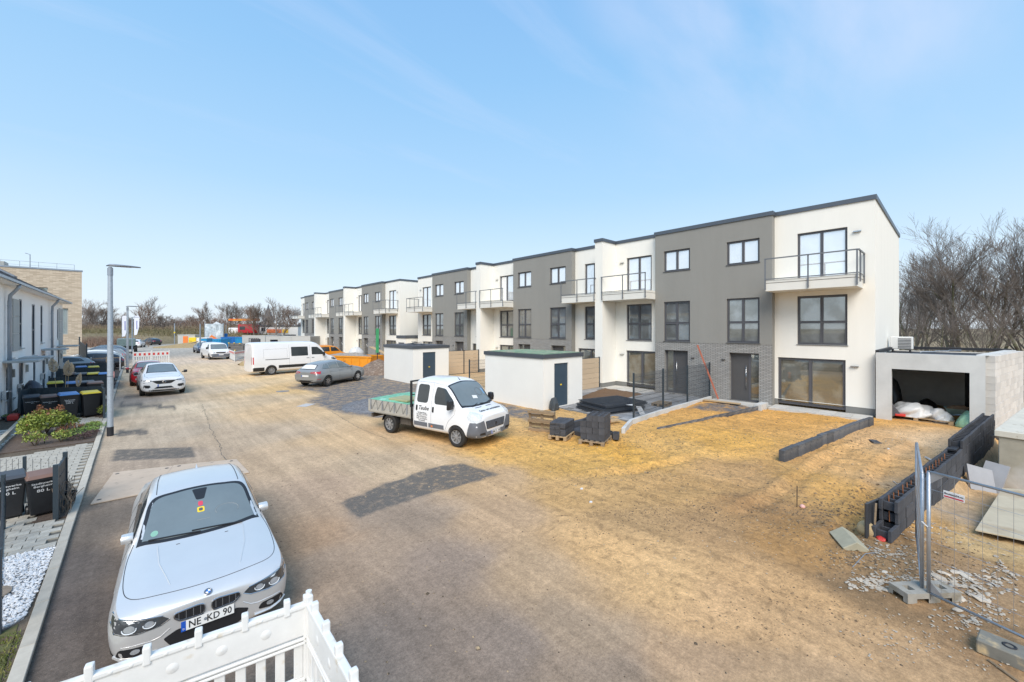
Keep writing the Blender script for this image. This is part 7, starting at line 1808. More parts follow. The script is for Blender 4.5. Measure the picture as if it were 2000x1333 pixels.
# ---- simple parked cars further off (same loft, fewer details)
def simple_car(label, mat, loc, rz, scale, st=SC, cat='car', group=None, lamps='rear'):
    c = Car('parked_car', label, cat, st, [(1.30,0),(-1.35,0)], .32, mat, loc, rz, scale, group=group, lvl=1)
    c.wheels([1.30,-1.35], 1.57); c.patch('windscreen', [(.92,-.62),(1.0,0),(.92,.62),(.14,.50),(.10,0),(.14,-.50)], 'top', M_WSCREEN, off=.006, step=.15)
    for sg in (1,-1):
        c.patch('side_window', [(.60,1.0),(.15,1.32),(-.10,1.36),(-.32,1.36),(-.32,1.0)], 'side', M_CGLASS, side=sg, off=.008, step=.15); c.patch('side_window', [(-.37,1.0),(-.37,1.36),(-.85,1.34),(-1.35,1.26),(-1.55,1.06)], 'side', M_CGLASS, side=sg, off=.008, step=.15)
        c.patch('tail_lamp', [(sg*.42,.80),(sg*.42,.92),(sg*.72,.92),(sg*.72,.78)], 'rear', M_TAIL, off=.008, step=.15); c.patch('tail_lamp', [(-2.1,.78),(-2.06,.92),(-1.84,.94),(-1.90,.78)], 'side', M_TAIL, side=sg, off=.008, step=.15)
        c.patch('headlight', [(sg*.40,.68),(sg*.42,.78),(sg*.72,.80),(sg*.74,.68)], 'front', M_LAMPG, off=.008, step=.15)
    c.patch('rear_window', [(-1.70,-.46),(-1.68,0),(-1.70,.46),(-2.02,.53),(-2.06,0),(-2.02,-.53)], 'top', M_CGLASS, off=.008, step=.15)
    c.patch('grille', [(-.36,.52),(-.36,.66),(.36,.66),(.36,.52)], 'front', M_CDARK, off=.008, step=.15)
    return c
# ================================================================ FOREGROUND BARRIER
M_BARW = pm('barrier_white_plastic', (.74,.74,.72), .45, var=.10, scale=3, col2=(.60,.54,.44), c2=(.62,.74), s2=6)
M_BARR = pm('barrier_red_film', (.62,.05,.04), .4, var=.08)
def at(u, zc_, z=0.):
    """site-plan position of something zc_ metres in front of the camera on the bearing of survey column u"""
    xc = (u-1000)/797*zc_
    return (_c*xc+_s*zc_, -_s*xc+_c*zc_, z)
def dist_for(v, z=0.): return (CAM_H-z)*797/(v-642)
def vh(v, zc_): return CAM_H-(v-642)/797*zc_
def big_barrier(label, p0, p1, L, H_=.95):
    t = thing('barrier_fence', label, 'barrier', (*p0, 0), 0, 'white plastic barriers in the foreground')
    d = Vector((p1[0]-p0[0], p1[1]-p0[1], 0)); t.rotation_euler = (0,0,math.atan2(d.y, d.x))
    MB().box(0,-.022,.62,L,.022,.90).build('top_board', M_BARW, t, bevel=.012, segs=2)
    MB().box(0,-.034,.885,L,.034,.93).build('top_rail', M_BARW, t, bevel=.012, segs=2)
    for z in (.575,.535): MB().box(0,-.03,z,L,.03,z+.028).build('middle_rail', M_BARW, t, bevel=.008)
    MB().box(0,-.03,.17,L,.03,.215).build('lower_rail', M_BARW, t, bevel=.008); MB().box(0,-.02,.06,L,.02,.168).build('foot_board', M_BARW, t, bevel=.008)
    n = int(L/.155)
    for k in range(n): MB().box(.05+k*.155,-.014,.216,.13+k*.155,.014,.534).build('slat', M_BARW, t, bevel=.006)
    for x in (.0, L-.05): MB().box(x,-.03,.05,x+.05,.03,1.0).build('end_post', M_BARW, t, bevel=.012, segs=2)
    k = 0; x = .16
    while x < L-.1:
        s_ = 1
        MB().box(x,-.028,.86,x+.055,-.036+.064+.008,1.01).build('clip', M_BARW, t, bevel=.012, segs=2)
        MB().lathe([(0,-.03),(.036,-.026),(.044,-.0225)], 18, (x+.20,0,.76), 'y', capend=False).build('dimple', M_BARW, t, smooth=True); MB().lathe([(0,.03),(.036,.026),(.044,.0225)], 18, (x+.20,0,.76), 'y', capend=False).build('dimple', M_BARW, t, smooth=True)
        for xx in (.12, .24): MB().lathe([(.0,.039),(.010,.038),(.016,.0345)], 12, (x+xx,0,.908), 'y', capend=False).build('stud', M_BARW, t)
        x += .335
    MB().box(.1,-.16,.0,.3,.16,.06).build('foot', M_BLACKP, t, bevel=.01)
    return t
bc = ground_pt(603,1170,.95); bl_ = ground_pt(100,1337,.95); br_ = ground_pt(702,1345,.95)
def ext(a, b, L): d = Vector(b)-Vector(a); d = d.normalized()*L; return (a[0]+d.x, a[1]+d.y)
big_barrier('white plastic barrier panel standing across the front of the silver saloon', bc, bl_, 2.0)
big_barrier('white plastic barrier panel turned towards the viewer at the corner', bc, br_, 2.0)
cpst = thing('barrier_post', 'white round corner post joining the two barrier panels', 'post', (*bc, 0)); MB().tube([(0,0,0),(0,0,1.03)], .028, 12).build('tube', M_BARW, cpst, smooth='auto'); MB().tube([(0,0,.3),(0,0,.93)], .036, 12).build('sleeve', M_BARW, cpst, smooth='auto')

# red-white barrier rows in the street
def rw_barrier(label, p0, p1, L, H_=.95, hatch=False, group='red and white street barriers'):
    t = thing('barrier_fence', label, 'barrier', (*p0, 0), 0, group); d = Vector((p1[0]-p0[0], p1[1]-p0[1], 0)); t.rotation_euler = (0,0,math.atan2(d.y, d.x)); k_ = H_/.95
    MB().box(0,-.02,.62*k_,L,.02,.95*k_).build('top_board', M_BARW, t); n = max(2, int(L/.3))
    for k in range(0, n, 1):
        x = (k+.5)*L/n; MB().box(x-.08,-.026,.70*k_,x+.08,.026,.86*k_).build('red_block', M_BARR, t)
    for x in np.arange(.06, L-.05, .17): MB().box(x,-.012,.16*k_,x+.08,.012,.62*k_).build('slat', M_BARW, t)
    MB().box(0,-.022,.08*k_,L,.022,.16*k_).build('lower_rail', M_BARW, t)
    for x in (0.0, L-.06): MB().box(x,-.03,0,x+.06,.03,1.03*k_).build('end_post', M_BARW, t)
    return t
p0, p1 = ground_pt(259,716), ground_pt(331,712)
pm_ = ((p0[0]+p1[0])/2, (p0[1]+p1[1])/2)
rw_barrier('left half of the red and white barrier behind the red car', p0, pm_, math.dist(p0, pm_), 1.35); rw_barrier('right half of the red and white barrier behind the red car', pm_, p1, math.dist(pm_, p1), 1.35)
q0, q1, q2 = ground_pt(458,706.5), ground_pt(447,701), ground_pt(503,698)
rw_barrier('short red and white barrier panel beside the white van', q0, q1, math.dist(q0, q1), 1.1)
rw_barrier('red and white barrier row before the sand heap', q0, q2, math.dist(q0, q2), 1.1)
hb_ = ground_pt(463,705); t = thing('hatched_board', 'white board with black diagonal stripes below the barrier row', 'warning board', (*hb_, 0), math.atan2(q2[1]-q0[1], q2[0]-q0[0]))
MB().box(0,-.12,.1,3.0,-.09,.5).build('board', M_BARW, t)
for k in range(9): MB().prism([(.1+k*.32,.1),(.22+k*.32,.1),(.42+k*.32,.5),(.30+k*.32,.5)], -.124, -.1205, 'y').build('stripe', M_BLK, t)

# skip, heaps
M_SKIP = pm('skip_orange', (.72,.29,.02), .55, var=.12, scale=2, col2=(.35,.16,.05), c2=(.66,.72), s2=3)
sk = thing('skip', 'orange builders skip with upright ribs, filled with building rubble', 'skip', (17.4,36.9,0), rad(118))
m = MB(); Ls, Ws, Hs = 5.8, 2.2, 1.05
m.add([(0,0,.1),(Ls,0,.1),(Ls,Ws,.1),(0,Ws,.1),(-.3,0,Hs),(Ls+.3,0,Hs),(Ls+.3,Ws,Hs),(-.3,Ws,Hs)], [(0,3,2,1),(0,1,5,4),(1,2,6,5),(2,3,7,6),(3,0,4,7)]); m.build('tub', M_SKIP, sk, recalc=False)
for k in range(7):
    for yy in (-.05, Ws): MB().box(.1+k*.9,yy,.12,.18+k*.9,yy+.05,Hs-.02).build('rib', M_SKIP, sk)
for yy in (-.06, Ws-.04): MB().box(-.32,yy,Hs-.1,Ls+.32,yy+.10,Hs+.02).build('rim', M_SKIP, sk)
MB().box(.5,-.055,.45,1.0,-.052,.62).build('red_white_marking', M_BARR, sk)
blob('rubble_fill', None, None, pm('rubble_grey', (.30,.27,.24), .95, var=.4, scale=6), (Ls/2,Ws/2,.55), (2.7,1.0,.62), 3, .3, 4, parent=sk, amp2=.3)
blob('sack', 'white bulk sack with blue loops on top of the skip', 'sack', M_WHITEP, (15.75,39.5,1.0), (.7,.6,.62), 2, .15, 3)
tag(MB().tbox(Mx((17.2,37.4,1.45), rad(110), rad(0), rad(-18)), 2.4, .5, .04).build('board', M_WOOD), 'pale board sticking up out of the orange skip', 'board')
def heap(name, label, mat, x, y, rx, ry, hgt, seed, n=44, rough=.12):
    mb = MB(); rg = random.Random(seed)
    for i in range(n+1):
        for j in range(n+1):
            a, b = i/n*2-1, j/n*2-1; r = math.hypot(a, b)*(1+.25*(float(vnoise(a*2+seed, b*2))-.5)); h_ = max(0, 1-r)**.85*hgt
            f_ = 1 if r < 1 else 0
            mb.v.append((a*rx, b*ry, h_ + f_*rough*(float(fbm(a*5+seed, b*5, 3))-.5)*min(1, h_*4) - (.05 if r >= 1 else 0)))
    for i in range(n):
        for j in range(n): q = i*(n+1)+j; mb.f.append((q, q+n+1, q+n+2, q+1)); mb.m.append(0)
    return tag(mb.build(name, mat, smooth=True, loc=(x, y, 0)), label, 'heap')
M_SPOIL = pm('spoil_brown', (.19,.135,.10), .95, var=.5, scale=7, bump=1, bscale=20, col2=(.28,.22,.17), s2=4)
M_SANDH = pm('spoil_sandy', (.38,.27,.13), .95, var=.4, scale=6, bump=1, bscale=20)
M_GRAVH = pm('gravel_dark_heap', (.16,.16,.168), .95, var=.6, scale=9, bump=1, bscale=50)
heap('spoil_heap', 'brown heap of soil before the orange skip', M_SPOIL, 14.6, 31.9, 1.9, 2.5, 1.15, 3)
heap('sand_heap', 'yellowish heap of sand behind the long white van', M_SANDH, 9.6, 47.5, 2.2, 2.4, 1.15, 5)
heap('gravel_heap', 'low heap of dark gravel behind the dropside truck', M_GRAVH, *ground_pt(742,793), 1.7, 1.9, .42, 8, n=70, rough=.3)
heap('sand_heap', 'low pale heap of sand and boards far up the street', M_SANDH, *ground_pt(372,678), 5.5, 5.0, .9, 6)
gp = ground_pt(737,727); t = thing('site_pole', 'thin dark pole with a green ribbon beside the orange skip', 'pole', (*gp, 0)); MB().tube([(0,0,0),(0,0,2.3)], .035, 6).build('pole', M_BIT, t); MB().box(-.11,-.05,1.6,.11,.05,3.6).build('ribbon', pm('ribbon_green', (.06,.35,.14), .6, var=.3), t)
tag(MB().lathe([(0,.0),(.33,.0),(.34,.012),(0,.014)], 24, (*ground_pt(552,765), hz(*ground_pt(552,765)))).build('manhole_cover', pm('manhole', (.26,.24,.22), .8, var=.3, scale=20)), 'round manhole cover in the dusty road', 'manhole cover')
for k, (uv, w_, l_, an) in enumerate((((598,792),.75,.5,40),((528,733),2.2,.25,15))):
    x, y = ground_pt(*uv); tag(MB().tbox(Mx((0,0,.008), rad(an)), w_, l_, .004).build('pale_smear', pm('cement_smear%d' % k, (.50,.48,.46), .9, var=.2)), ('pale cement stain at the edge of the dark gravel','long pale stain on the road before the long white van')[k], 'stain').location = (x, y, hz(x, y))
# steel plates in the parking strip
M_STPL = pm('road_plate', (.52,.41,.31), .8, var=.12, scale=3, metal=0., col2=(.20,.16,.13), c2=(.62,.72), s2=4)
pA = [ground_pt(u, v) for u, v in ((176,988),(302,962),(338,912),(222,925))]; pB = [ground_pt(u, v) for u, v in ((302,961),(487,925),(462,899),(339,911))]
for k, pp in enumerate((pA, [pB[0],pB[1],pB[2],pB[3]])):
    o = MB().prism([(p[0], p[1]) for p in pp], .006, .03).build('steel_plate', M_STPL, bevel=.004); tag(o, ('rusty road plate by the kerb behind the saloon', 'rusty road plate behind the saloon, the one away from the kerb')[k], 'steel plate', 'rusty plates covering the parking strip')
    cxp = sum(p[0] for p in pp)/4; cyp = sum(p[1] for p in pp)/4
    for p in pp: MB().lathe([(0,.0302),(.04,.0302),(.04,.032),(0,.032)], 12, (p[0]*.82+cxp*.18, p[1]*.82+cyp*.18, 0)).build('lifting_hole', M_BIT, o)

# precast garages, containers, site clutter in the middle distance
M_PREC = pm('precast_grey', (.46,.46,.44), .9, var=.06, scale=1)
def precast(label, u0, u1, zc_, vt, vb, door=None, group='precast concrete garages in a row'):
    a = at(u0, zc_); b_ = at(u1, zc_); d = Vector((b_[0]-a[0], b_[1]-a[1], 0)); L = d.length
    t = thing('concrete_garage', label, 'concrete garage', (a[0], a[1], 0), math.atan2(d.y, d.x), group); H_ = vh(vt, zc_)
    holes = [(door[0]*L, door[1]*L, .05, door[2]*H_)] if door else []
    m = MB(); m.wall(lambda x, z, dd: (x, dd, z), 0, L, -.3, H_, holes, .3); m.add([(0,0,-.3),(0,5,-.3),(0,5,H_),(0,0,H_)], [(0,1,2,3)]); m.add([(L,0,-.3),(L,5,-.3),(L,5,H_),(L,0,H_)], [(0,1,2,3)]); m.add([(0,0,H_),(L,0,H_),(L,5,H_),(0,5,H_)], [(0,1,2,3)])
    m.build('wall', M_PREC, t, recalc=False)
    if door: MB().box(door[0]*L+.02,.3,.05,door[1]*L*.0+door[0]*L+(door[1]-door[0])*L*.55,.34,door[2]*H_-.02).build('door', M_PBLUE, t); MB().box(door[0]*L-.2,4.6,.0,door[1]*L+.2,4.65,H_-.1).build('back_wall', M_CONC_IN, t)
    MB().box(-.03,-.03,H_,L+.03,.12,H_+.08).build('coping', M_CONC, t)
    return t
precast('plain precast concrete garage beside the blue containers', 473, 518, 62, 656.5, 700)
precast('precast concrete garage with an open doorway, left of two', 519, 547, 61, 657.5, 700, (.30,.84,.80))
precast('plain precast concrete garage between the two with doorways', 547.3, 570, 60, 658, 700)
precast('precast concrete garage with an open doorway next to the houses', 570.3, 606, 59, 657.5, 700, (.28,.78,.72))
M_BLUEC = pm('container_blue', (.015,.14,.42), .5, var=.1, scale=1.5); M_BLUEC2 = pm('container_light_blue', (.02,.26,.50), .5, var=.1)
def container(label, u0, u1, zc_, vt, mat, group='blue site containers'):
    a = at(u0, zc_); b_ = at(u1, zc_); d = Vector((b_[0]-a[0], b_[1]-a[1], 0)); L = d.length; H_ = vh(vt, zc_)
    t = thing('site_container', label, 'container', (a[0], a[1], 0), math.atan2(d.y, d.x), group); MB().box(0,.05,0,L,2.4,H_).build('body', mat, t)
    n = max(4, int(L/.45))
    for k in range(n): MB().box(k*L/n+.05,0,.15,(k+.55)*L/n,.049,H_-.12).build('rib', mat, t)
    MB().box(-.03,-.02,H_-.12,L+.03,2.45,H_+.02).build('roof_frame', mat, t); return t
container('dark blue ribbed container, the left one behind the white van', 431, 459, 72, 659, M_BLUEC); container('lighter blue ribbed container next to the concrete garages', 459.3, 473, 72, 660, M_BLUEC2)
container('pale blue site container with a white roof behind the white van', 399, 431, 68, 663, M_BLUEC2)
tw = at(402, 65); tt = thing('site_toilet', 'white and blue portable toilet cabin behind the small dark car', 'portable toilet', (tw[0], tw[1], 0), -YAW); MB().box(-.6,-.6,0,.6,.6,2.0).build('cabin', M_BLUEC2, tt); MB().box(-.65,-.65,2.0,.65,.65,2.15).build('roof', M_BARW, tt, bevel=.04); MB().box(-.3,-.61,.9,.3,-.602,1.5).build('notice', M_BARW, tt)
bx = at(395, 63); tt = thing('white_cabinet', 'white cabinet standing beside the portable toilet', 'cabinet', (bx[0], bx[1], 0), -YAW); MB().box(-.4,-.3,0,.4,.3,1.65).build('body', M_BARW, tt, bevel=.02); MB().box(-.15,-.302,.5,.15,-.3,.8).build('vent', M_FRAME, tt)
# stacks of mesh panels and formwork behind the barrier
LAT_H = vh(671, 60)
def lattice(label, u0, u1, zc_, vt, mat, nv, nh, lean=.0, nm='formwork_stack', cat='formwork', th=.35):
    a = at(u0, zc_); b_ = at(u1, zc_); d = Vector((b_[0]-a[0], b_[1]-a[1], 0)); L = d.length; H_ = vh(vt, zc_)
    t = thing(nm, label, cat, (a[0], a[1], 0), math.atan2(d.y, d.x))
    fr = MB()
    for k in range(nv+1): fr.bar((k*L/nv,0,0),(k*L/nv+lean,th*.2,H_),.07,.07)
    fr.build('upright', mat, t)['kind'] = 'stuff'
    fr = MB()
    for k in range(nh+1): fr.bar((lean*k/nh,0,H_*k/nh),(L+lean*k/nh,0,H_*k/nh),.06,.06)
    fr.build('crossbar', mat, t)['kind'] = 'stuff'
    MB().box(.05,th,0,L-.05,th+.3,H_*.95).build('panel_pack', mat, t); return t
LAT = lattice('stack of grey wire crates and mesh panels behind the white van', 446, 474, 60, 671, pm('mesh_grey', (.22,.21,.20), .8, var=.3, scale=4), 16, 6)
lattice('dark steel formwork frames stacked before the concrete garages', 486, 504, 57, 661, pm('form_dark', (.09,.09,.10), .7, var=.3, scale=3), 5, 5)
lattice('leaning aluminium ladder frames beside the dark formwork', 474, 486, 57, 676, M_GALV, 8, 2, lean=.9)
for k, (x_, z_) in enumerate(((-.3,1.0),(.5,1.0),(1.3,.95),(.6,.25))): blob('yellow_cap', None, None, M_YEL, (x_+.4, -.05, z_*LAT_H), (.14,.14,.10), k, .1, 1, parent=LAT)

# far things ---------------------------------------------------------------
sb_ = at(418, 88); bd = thing('site_sign', 'large construction sign with a site picture on steel posts', 'sign', (sb_[0], sb_[1], 0), -YAW)
MB().box(-1.9,-.05,1.0,1.9,.05,4.6).build('board', pm('sign_picture', (.40,.46,.50), .6, var=.6, scale=1.1, col2=(.62,.66,.68), s2=.9), bd)
for x in (-2.0, 2.0): MB().box(x-.06,-.06,-.2,x+.06,.06,4.8).build('post', M_GALV, bd)
MB().prism([(-.6,1.2),(1.2,.4),(1.6,1.0),(-.2,2.2),(-.9,1.6)], -.4, -.34, 'y').build('orange_panel', M_ORANGE, bd); MB().prism([(-.2,4.6),(.5,5.1),(1.5,4.6)], -.04, .04, 'y').build('roof_cutout', pm('sign_pale', (.6,.65,.7), .6), bd)
ys_ = at(408, 90); t = thing('yellow_sign', 'small yellow sign on a thin pole beside the construction sign', 'sign', (ys_[0], ys_[1], 0), -YAW); MB().tube([(0,0,0),(0,0,2.4)], .04, 6).build('pole', M_GALV, t); MB().box(-.3,-.03,2.2,.3,.03,2.75).build('plate', M_YEL, t)
bs_ = at(441.5, 90); t = thing('blue_sign', 'blue parking sign on the right post of the construction sign', 'sign', (bs_[0], bs_[1], 0), -YAW); MB().tube([(0,0,0),(0,0,4.5)], .05, 6).build('pole', M_GALV, t); MB().box(-.35,-.05,1.6,.35,.0,2.5).build('plate', M_BLUEC, t)
for (u, zc_, vt, lab) in ((391,60,633,'plain grey post beside the portable toilet'),(341,85,632,'thin pole with a yellow collar far up the street')):
    p_ = at(u, zc_); t = thing('post', lab, 'post', (p_[0], p_[1], 0)); MB().tube([(0,0,0),(0,0,vh(vt, zc_))], .09, 8).build('pole', M_ZINC, t)
    if u < 350: MB().tube([(0,0,2.6),(0,0,2.9)], .13, 8).build('collar', M_YEL, t)
gb = at(352, 84); t = thing('electricity_cabinet', 'grey switch cabinet with an orange door far up the street', 'cabinet', (gb[0], gb[1], 0), -YAW); MB().box(-.5,0,0,3.0,1.5,2.2).build('body', M_PREC, t); MB().box(.6,-.04,.3,1.6,-.002,2.0).build('door', M_ORANGE, t); MB().box(-.6,-.05,2.2,3.1,1.6,2.32).build('roof', M_CONC, t)
yb = at(368, 83); t = thing('yellow_container', 'yellow rubbish container by the orange-door cabinet', 'container', (yb[0], yb[1], 0), -YAW); MB().box(0,0,0,1.5,1.2,1.75).build('body', M_YEL, t, bevel=.05); MB().box(1.55,.1,.3,2.2,1.1,1.7).build('side_box', M_BARW, t)
for k, (u, l_) in enumerate(((376,3.2),(380,2.4),(372,2.0))):
    p_ = at(u, 80); tag(MB().tbox(Mx((p_[0], p_[1], .75+.18*k), rad(20+30*k), rad(10), rad(-14+8*k)), l_, .35, .06).build('board', (M_WOOD2, M_WOOD, M_BIT)[k]), ('dark board thrown on the far sand heap','pale board thrown on the far sand heap','black board on top of the far sand heap')[k], 'board')
# feather flags
for (u, zc_, lab) in ((244,62,'white feather flag left of the third lamp post'),(267,70,'white feather flag right of the third lamp post')):
    p_ = at(u, zc_); t = thing('feather_flag', lab, 'flag', (p_[0], p_[1], 0), -YAW, 'white feather flags'); H_ = vh(617, zc_)
    MB().tube([(-.45,0,0),(-.45,0,H_-.2),(-.2,0,H_+.05)], .03, 6).build('pole', M_GALV, t)
    pts = [(-.42,H_*.42),(-.42,H_-.15),(-.2,H_),(.35,H_-.02),(.46,H_-.25),(.40,H_*.66),(.05,H_*.44)]
    m = MB(); n_ = len(pts); m.prism(pts, -.012, .012, 'y'); m.build('cloth', pm('flag_white%d' % u, (.68,.70,.78), .8, var=.12, scale=2), t)
    MB().box(-.05,-.02,H_*.6,.12,-.013,H_*.85).build('print', pm('flag_print%d' % u, (.18,.20,.42), .7), t)
# grey-green trailer with dark tractor wheels by the flags
tp_ = at(247, 61); t = thing('tipper_vehicle', 'grey-green construction vehicle behind the second lamp post', 'construction vehicle', (tp_[0], tp_[1], 0), rad(90))
MB().box(-1.6,-1.0,1.0,1.6,1.0,2.1).build('cabin', pm('machine_green', (.20,.27,.26), .6, var=.15), t, bevel=.1, segs=2); MB().box(-1.3,-1.02,1.35,-.1,1.02,1.95).build('window', M_CGLASS, t)
for (x_, y_) in ((-1.1,-1.0),(1.0,-1.0),(-1.1,1.0),(1.0,1.0)): MB().lathe([(0,-.2),(.5,-.2),(.55,0),(.5,.2),(0,.2)], 18, (x_,y_,.55), 'y').build('wheel', M_TYRE, t)
MB().box(-1.5,-.8,.5,1.5,.8,1.0).build('chassis', M_CDARK, t)

# parked cars -------------------------------------------------------------
simple_car('black estate car standing across the far end of the street', M_PBLACK, at(294.5, dist_for(674.5))[:2], rad(-62)+PI, 1.08)
simple_car('small dark car half hidden behind the white van', M_PBLUE, ((lambda q: (q[0], q[1]))(at(396, 61))), rad(-87), 1.05)
lot = [((196,711),M_PBLACK,'black hatchback, nearest in the row of cars beyond the bins','g'),((178,703),M_PGREY,'grey car, second in the row beyond the bins','g'),((190,697),M_PWHITE,'white car with red tail lamps, third in the row beyond the bins','g'),((182,692),M_PGREY,'silver-grey car, fourth in the row beyond the bins','g'),((186,687.5),M_PBLACK,'black car, fifth in the row beyond the bins','g'),((190,684),M_PBLUE,'dark blue car, sixth in the row beyond the bins','g'),((196,681),M_PGREY,'grey car, seventh in the row beyond the bins','g'),((202,678.5),M_PBLACK,'dark car, last in the row beyond the bins','g')]
for k, y in enumerate((49.8, 53.0, 56.2, 59.4, 62.6, 65.8, 69.0, 72.2)):
    (uv, mt, lab, g_) = lot[k]
    simple_car(lab, mt, (-3.0-.15*(k % 3), y), PI+rad(2*(k % 3)-2), 1.05, group='cars parked side by side beyond the bins')
simple_car('silver car parked by the dark screens at the white houses', M_PGREY, (-4.6, 46.6), rad(8)+PI, 1.0)
simple_car('small white car with red lamps beside the construction vehicle', M_PWHITE, (at(268, 78)[0], at(268, 78)[1]), rad(80), 1.05)
# far red truck and filling station
tr_ = at(472, 118); t = thing('red_lorry', 'red lorry cab with a white bonnet passing in front of the shops', 'lorry', (tr_[0], tr_[1], 1.2), -YAW)
MB().box(-1.2,0,1.0,3.6,2.4,3.6).build('cab', M_PRED, t, bevel=.15); MB().box(-4.2,.1,.6,-1.3,2.3,2.6).build('front', M_PWHITE, t, bevel=.3); MB().box(-.6,-.02,2.0,1.0,-.002,3.0).build('window', M_CGLASS, t); MB().box(-3.6,-.3,4.6,5.2,.2,5.2).build('canopy_sign', pm('sign_yellow_red', (.75,.30,.03), .5, col2=(.6,.05,.03), s2=.6), t)
for x in (-3,2.4): MB().lathe([(0,-.2),(.55,-.2),(.55,.2),(0,.2)], 16, (x,0,.5), 'y').build('wheel', M_TYRE, t)
def far_building(label, u0, u1, zc_, vb, vt, mat, roofm=None, wins=(), flat=True, name='distant_building', depth=10, gable=0., extra=None):
    a = at(u0, zc_); b_ = at(u1, zc_); d = Vector((b_[0]-a[0], b_[1]-a[1], 0)); L = d.length; z0 = 0; H_ = vh(vt, zc_)
    t = thing(name, label, 'building', (a[0], a[1], 0), math.atan2(d.y, d.x))
    MB().box(0,0,-1,L,depth,H_).build('wall', mat, t)
    if gable: MB().prism([(-.4,H_),(depth+.4,H_),(depth/2,H_+gable)], -.4, L+.4, 'x').build('roof', roofm, t)
    else: MB().box(-.2,-.2,H_,L+.2,depth,H_+.35).build('roof', roofm or M_ROOF, t)
    for (x0, x1, y0, y1, mt) in wins: MB().box(L*x0,-.06,H_*y0,L*x1,-.01,H_*y1).build('window', mt, t)
    return t, L, H_
sh, L_, H_ = far_building('long white shop building with a red lettered fascia in the distance', 488, 582, 122, 668, 638, pm('shop_white', (.70,.70,.69), .8, var=.05), M_ROOF, [(.04,.30,.12,.42,M_DKGL),(.34,.66,.12,.42,M_DKGL),(.70,.96,.12,.42,M_DKGL),(.12,.18,.66,.92,M_DKGL),(.24,.32,.66,.92,M_DKGL)])
MB().box(L_*.36,-.2,H_*.55,L_*.66,-.08,H_*.80).build('fascia_sign', pm('fascia_orange', (.72,.20,.08), .6, var=.35, scale=1.2), sh); MB().box(L_*.68,-.2,H_*.55,L_*.80,-.08,H_*.80).build('fascia_sign', pm('fascia_yellow', (.75,.45,.05), .6, var=.3), sh)
far_building('white house with a grey hipped roof left of the shops', 470, 492, 170, 668, 650, pm('far_white', (.62,.62,.62), .8), M_TILE, [(.2,.35,.3,.6,M_DKGL),(.6,.75,.3,.6,M_DKGL)], gable=4)
far_building('blue-grey house with a pitched roof among the far bushes', 331, 352, 175, 665, 645, pm('far_bluegrey', (.20,.25,.31), .8), pm('far_roof_blue', (.16,.18,.22), .7), [(.3,.6,.3,.6,M_DKGL)], gable=4)
far_building('pale block of flats right of the shops', 583, 600, 140, 668, 636, pm('far_pale', (.55,.53,.50), .8), M_ROOF, [(.2,.4,.2,.4,M_DKGL),(.6,.8,.2,.4,M_DKGL),(.2,.4,.6,.8,M_DKGL),(.6,.8,.6,.8,M_DKGL)])
ch_ = at(524, 330); t = thing('church', 'church tower with a pointed spire on the horizon', 'church', (ch_[0], ch_[1], 0), -YAW); M_CH = pm('church_stone', (.20,.19,.20), .9, var=.1, scale=.3)
zt_ = vh(618, 330); MB().box(-3,-3,-2,3,3,zt_).build('tower', M_CH, t); MB().lathe([(3.0,zt_),(1.1,zt_+5.5),(.05,vh(594,330))], 8).build('spire', pm('church_slate', (.12,.13,.15), .8), t)
for (x_, y_) in ((-2.7,-2.7),(2.7,-2.7),(-2.7,2.7),(2.7,2.7)): MB().lathe([(.5,zt_),(.02,zt_+3)], 6, (x_,y_,0)).build('pinnacle', M_CH, t)
MB().box(-.7,-3.06,zt_-4,.7,-3.01,zt_-1.5).build('belfry_window', M_DKGL, t)
# small garage in the gap between the two terraces
t = thing('garage', 'cream garage with dark coping between the two terraces', 'garage', (20.9, 39.2, 0)); MB().box(0,0,-.1,8,2.0,2.55).build('wall', M_CREAM, t); MB().box(-.06,-.06,2.55,8,2.05,2.85).build('coping', M_COPE, t); MB().box(-.03,.35,.1,-.002,1.6,2.1).build('door', M_FRAME, t)
# dark post and rail round the car park
t = thing('rail_fence', 'low rail with white and wooden posts before the parked cars', 'fence', (-3.6, 47.6, 0))
for k, x in enumerate((0, .9, 1.8, 2.6)): MB().box(x-.04,-.04,0,x+.04,.04,1.25).build('post', (M_WOOD, M_BARW, M_WOOD, M_BARW)[k], t)
MB().bar((0,0,1.15),(2.6,0,1.15),.05,.06).build('rail', M_WOOD2, t)

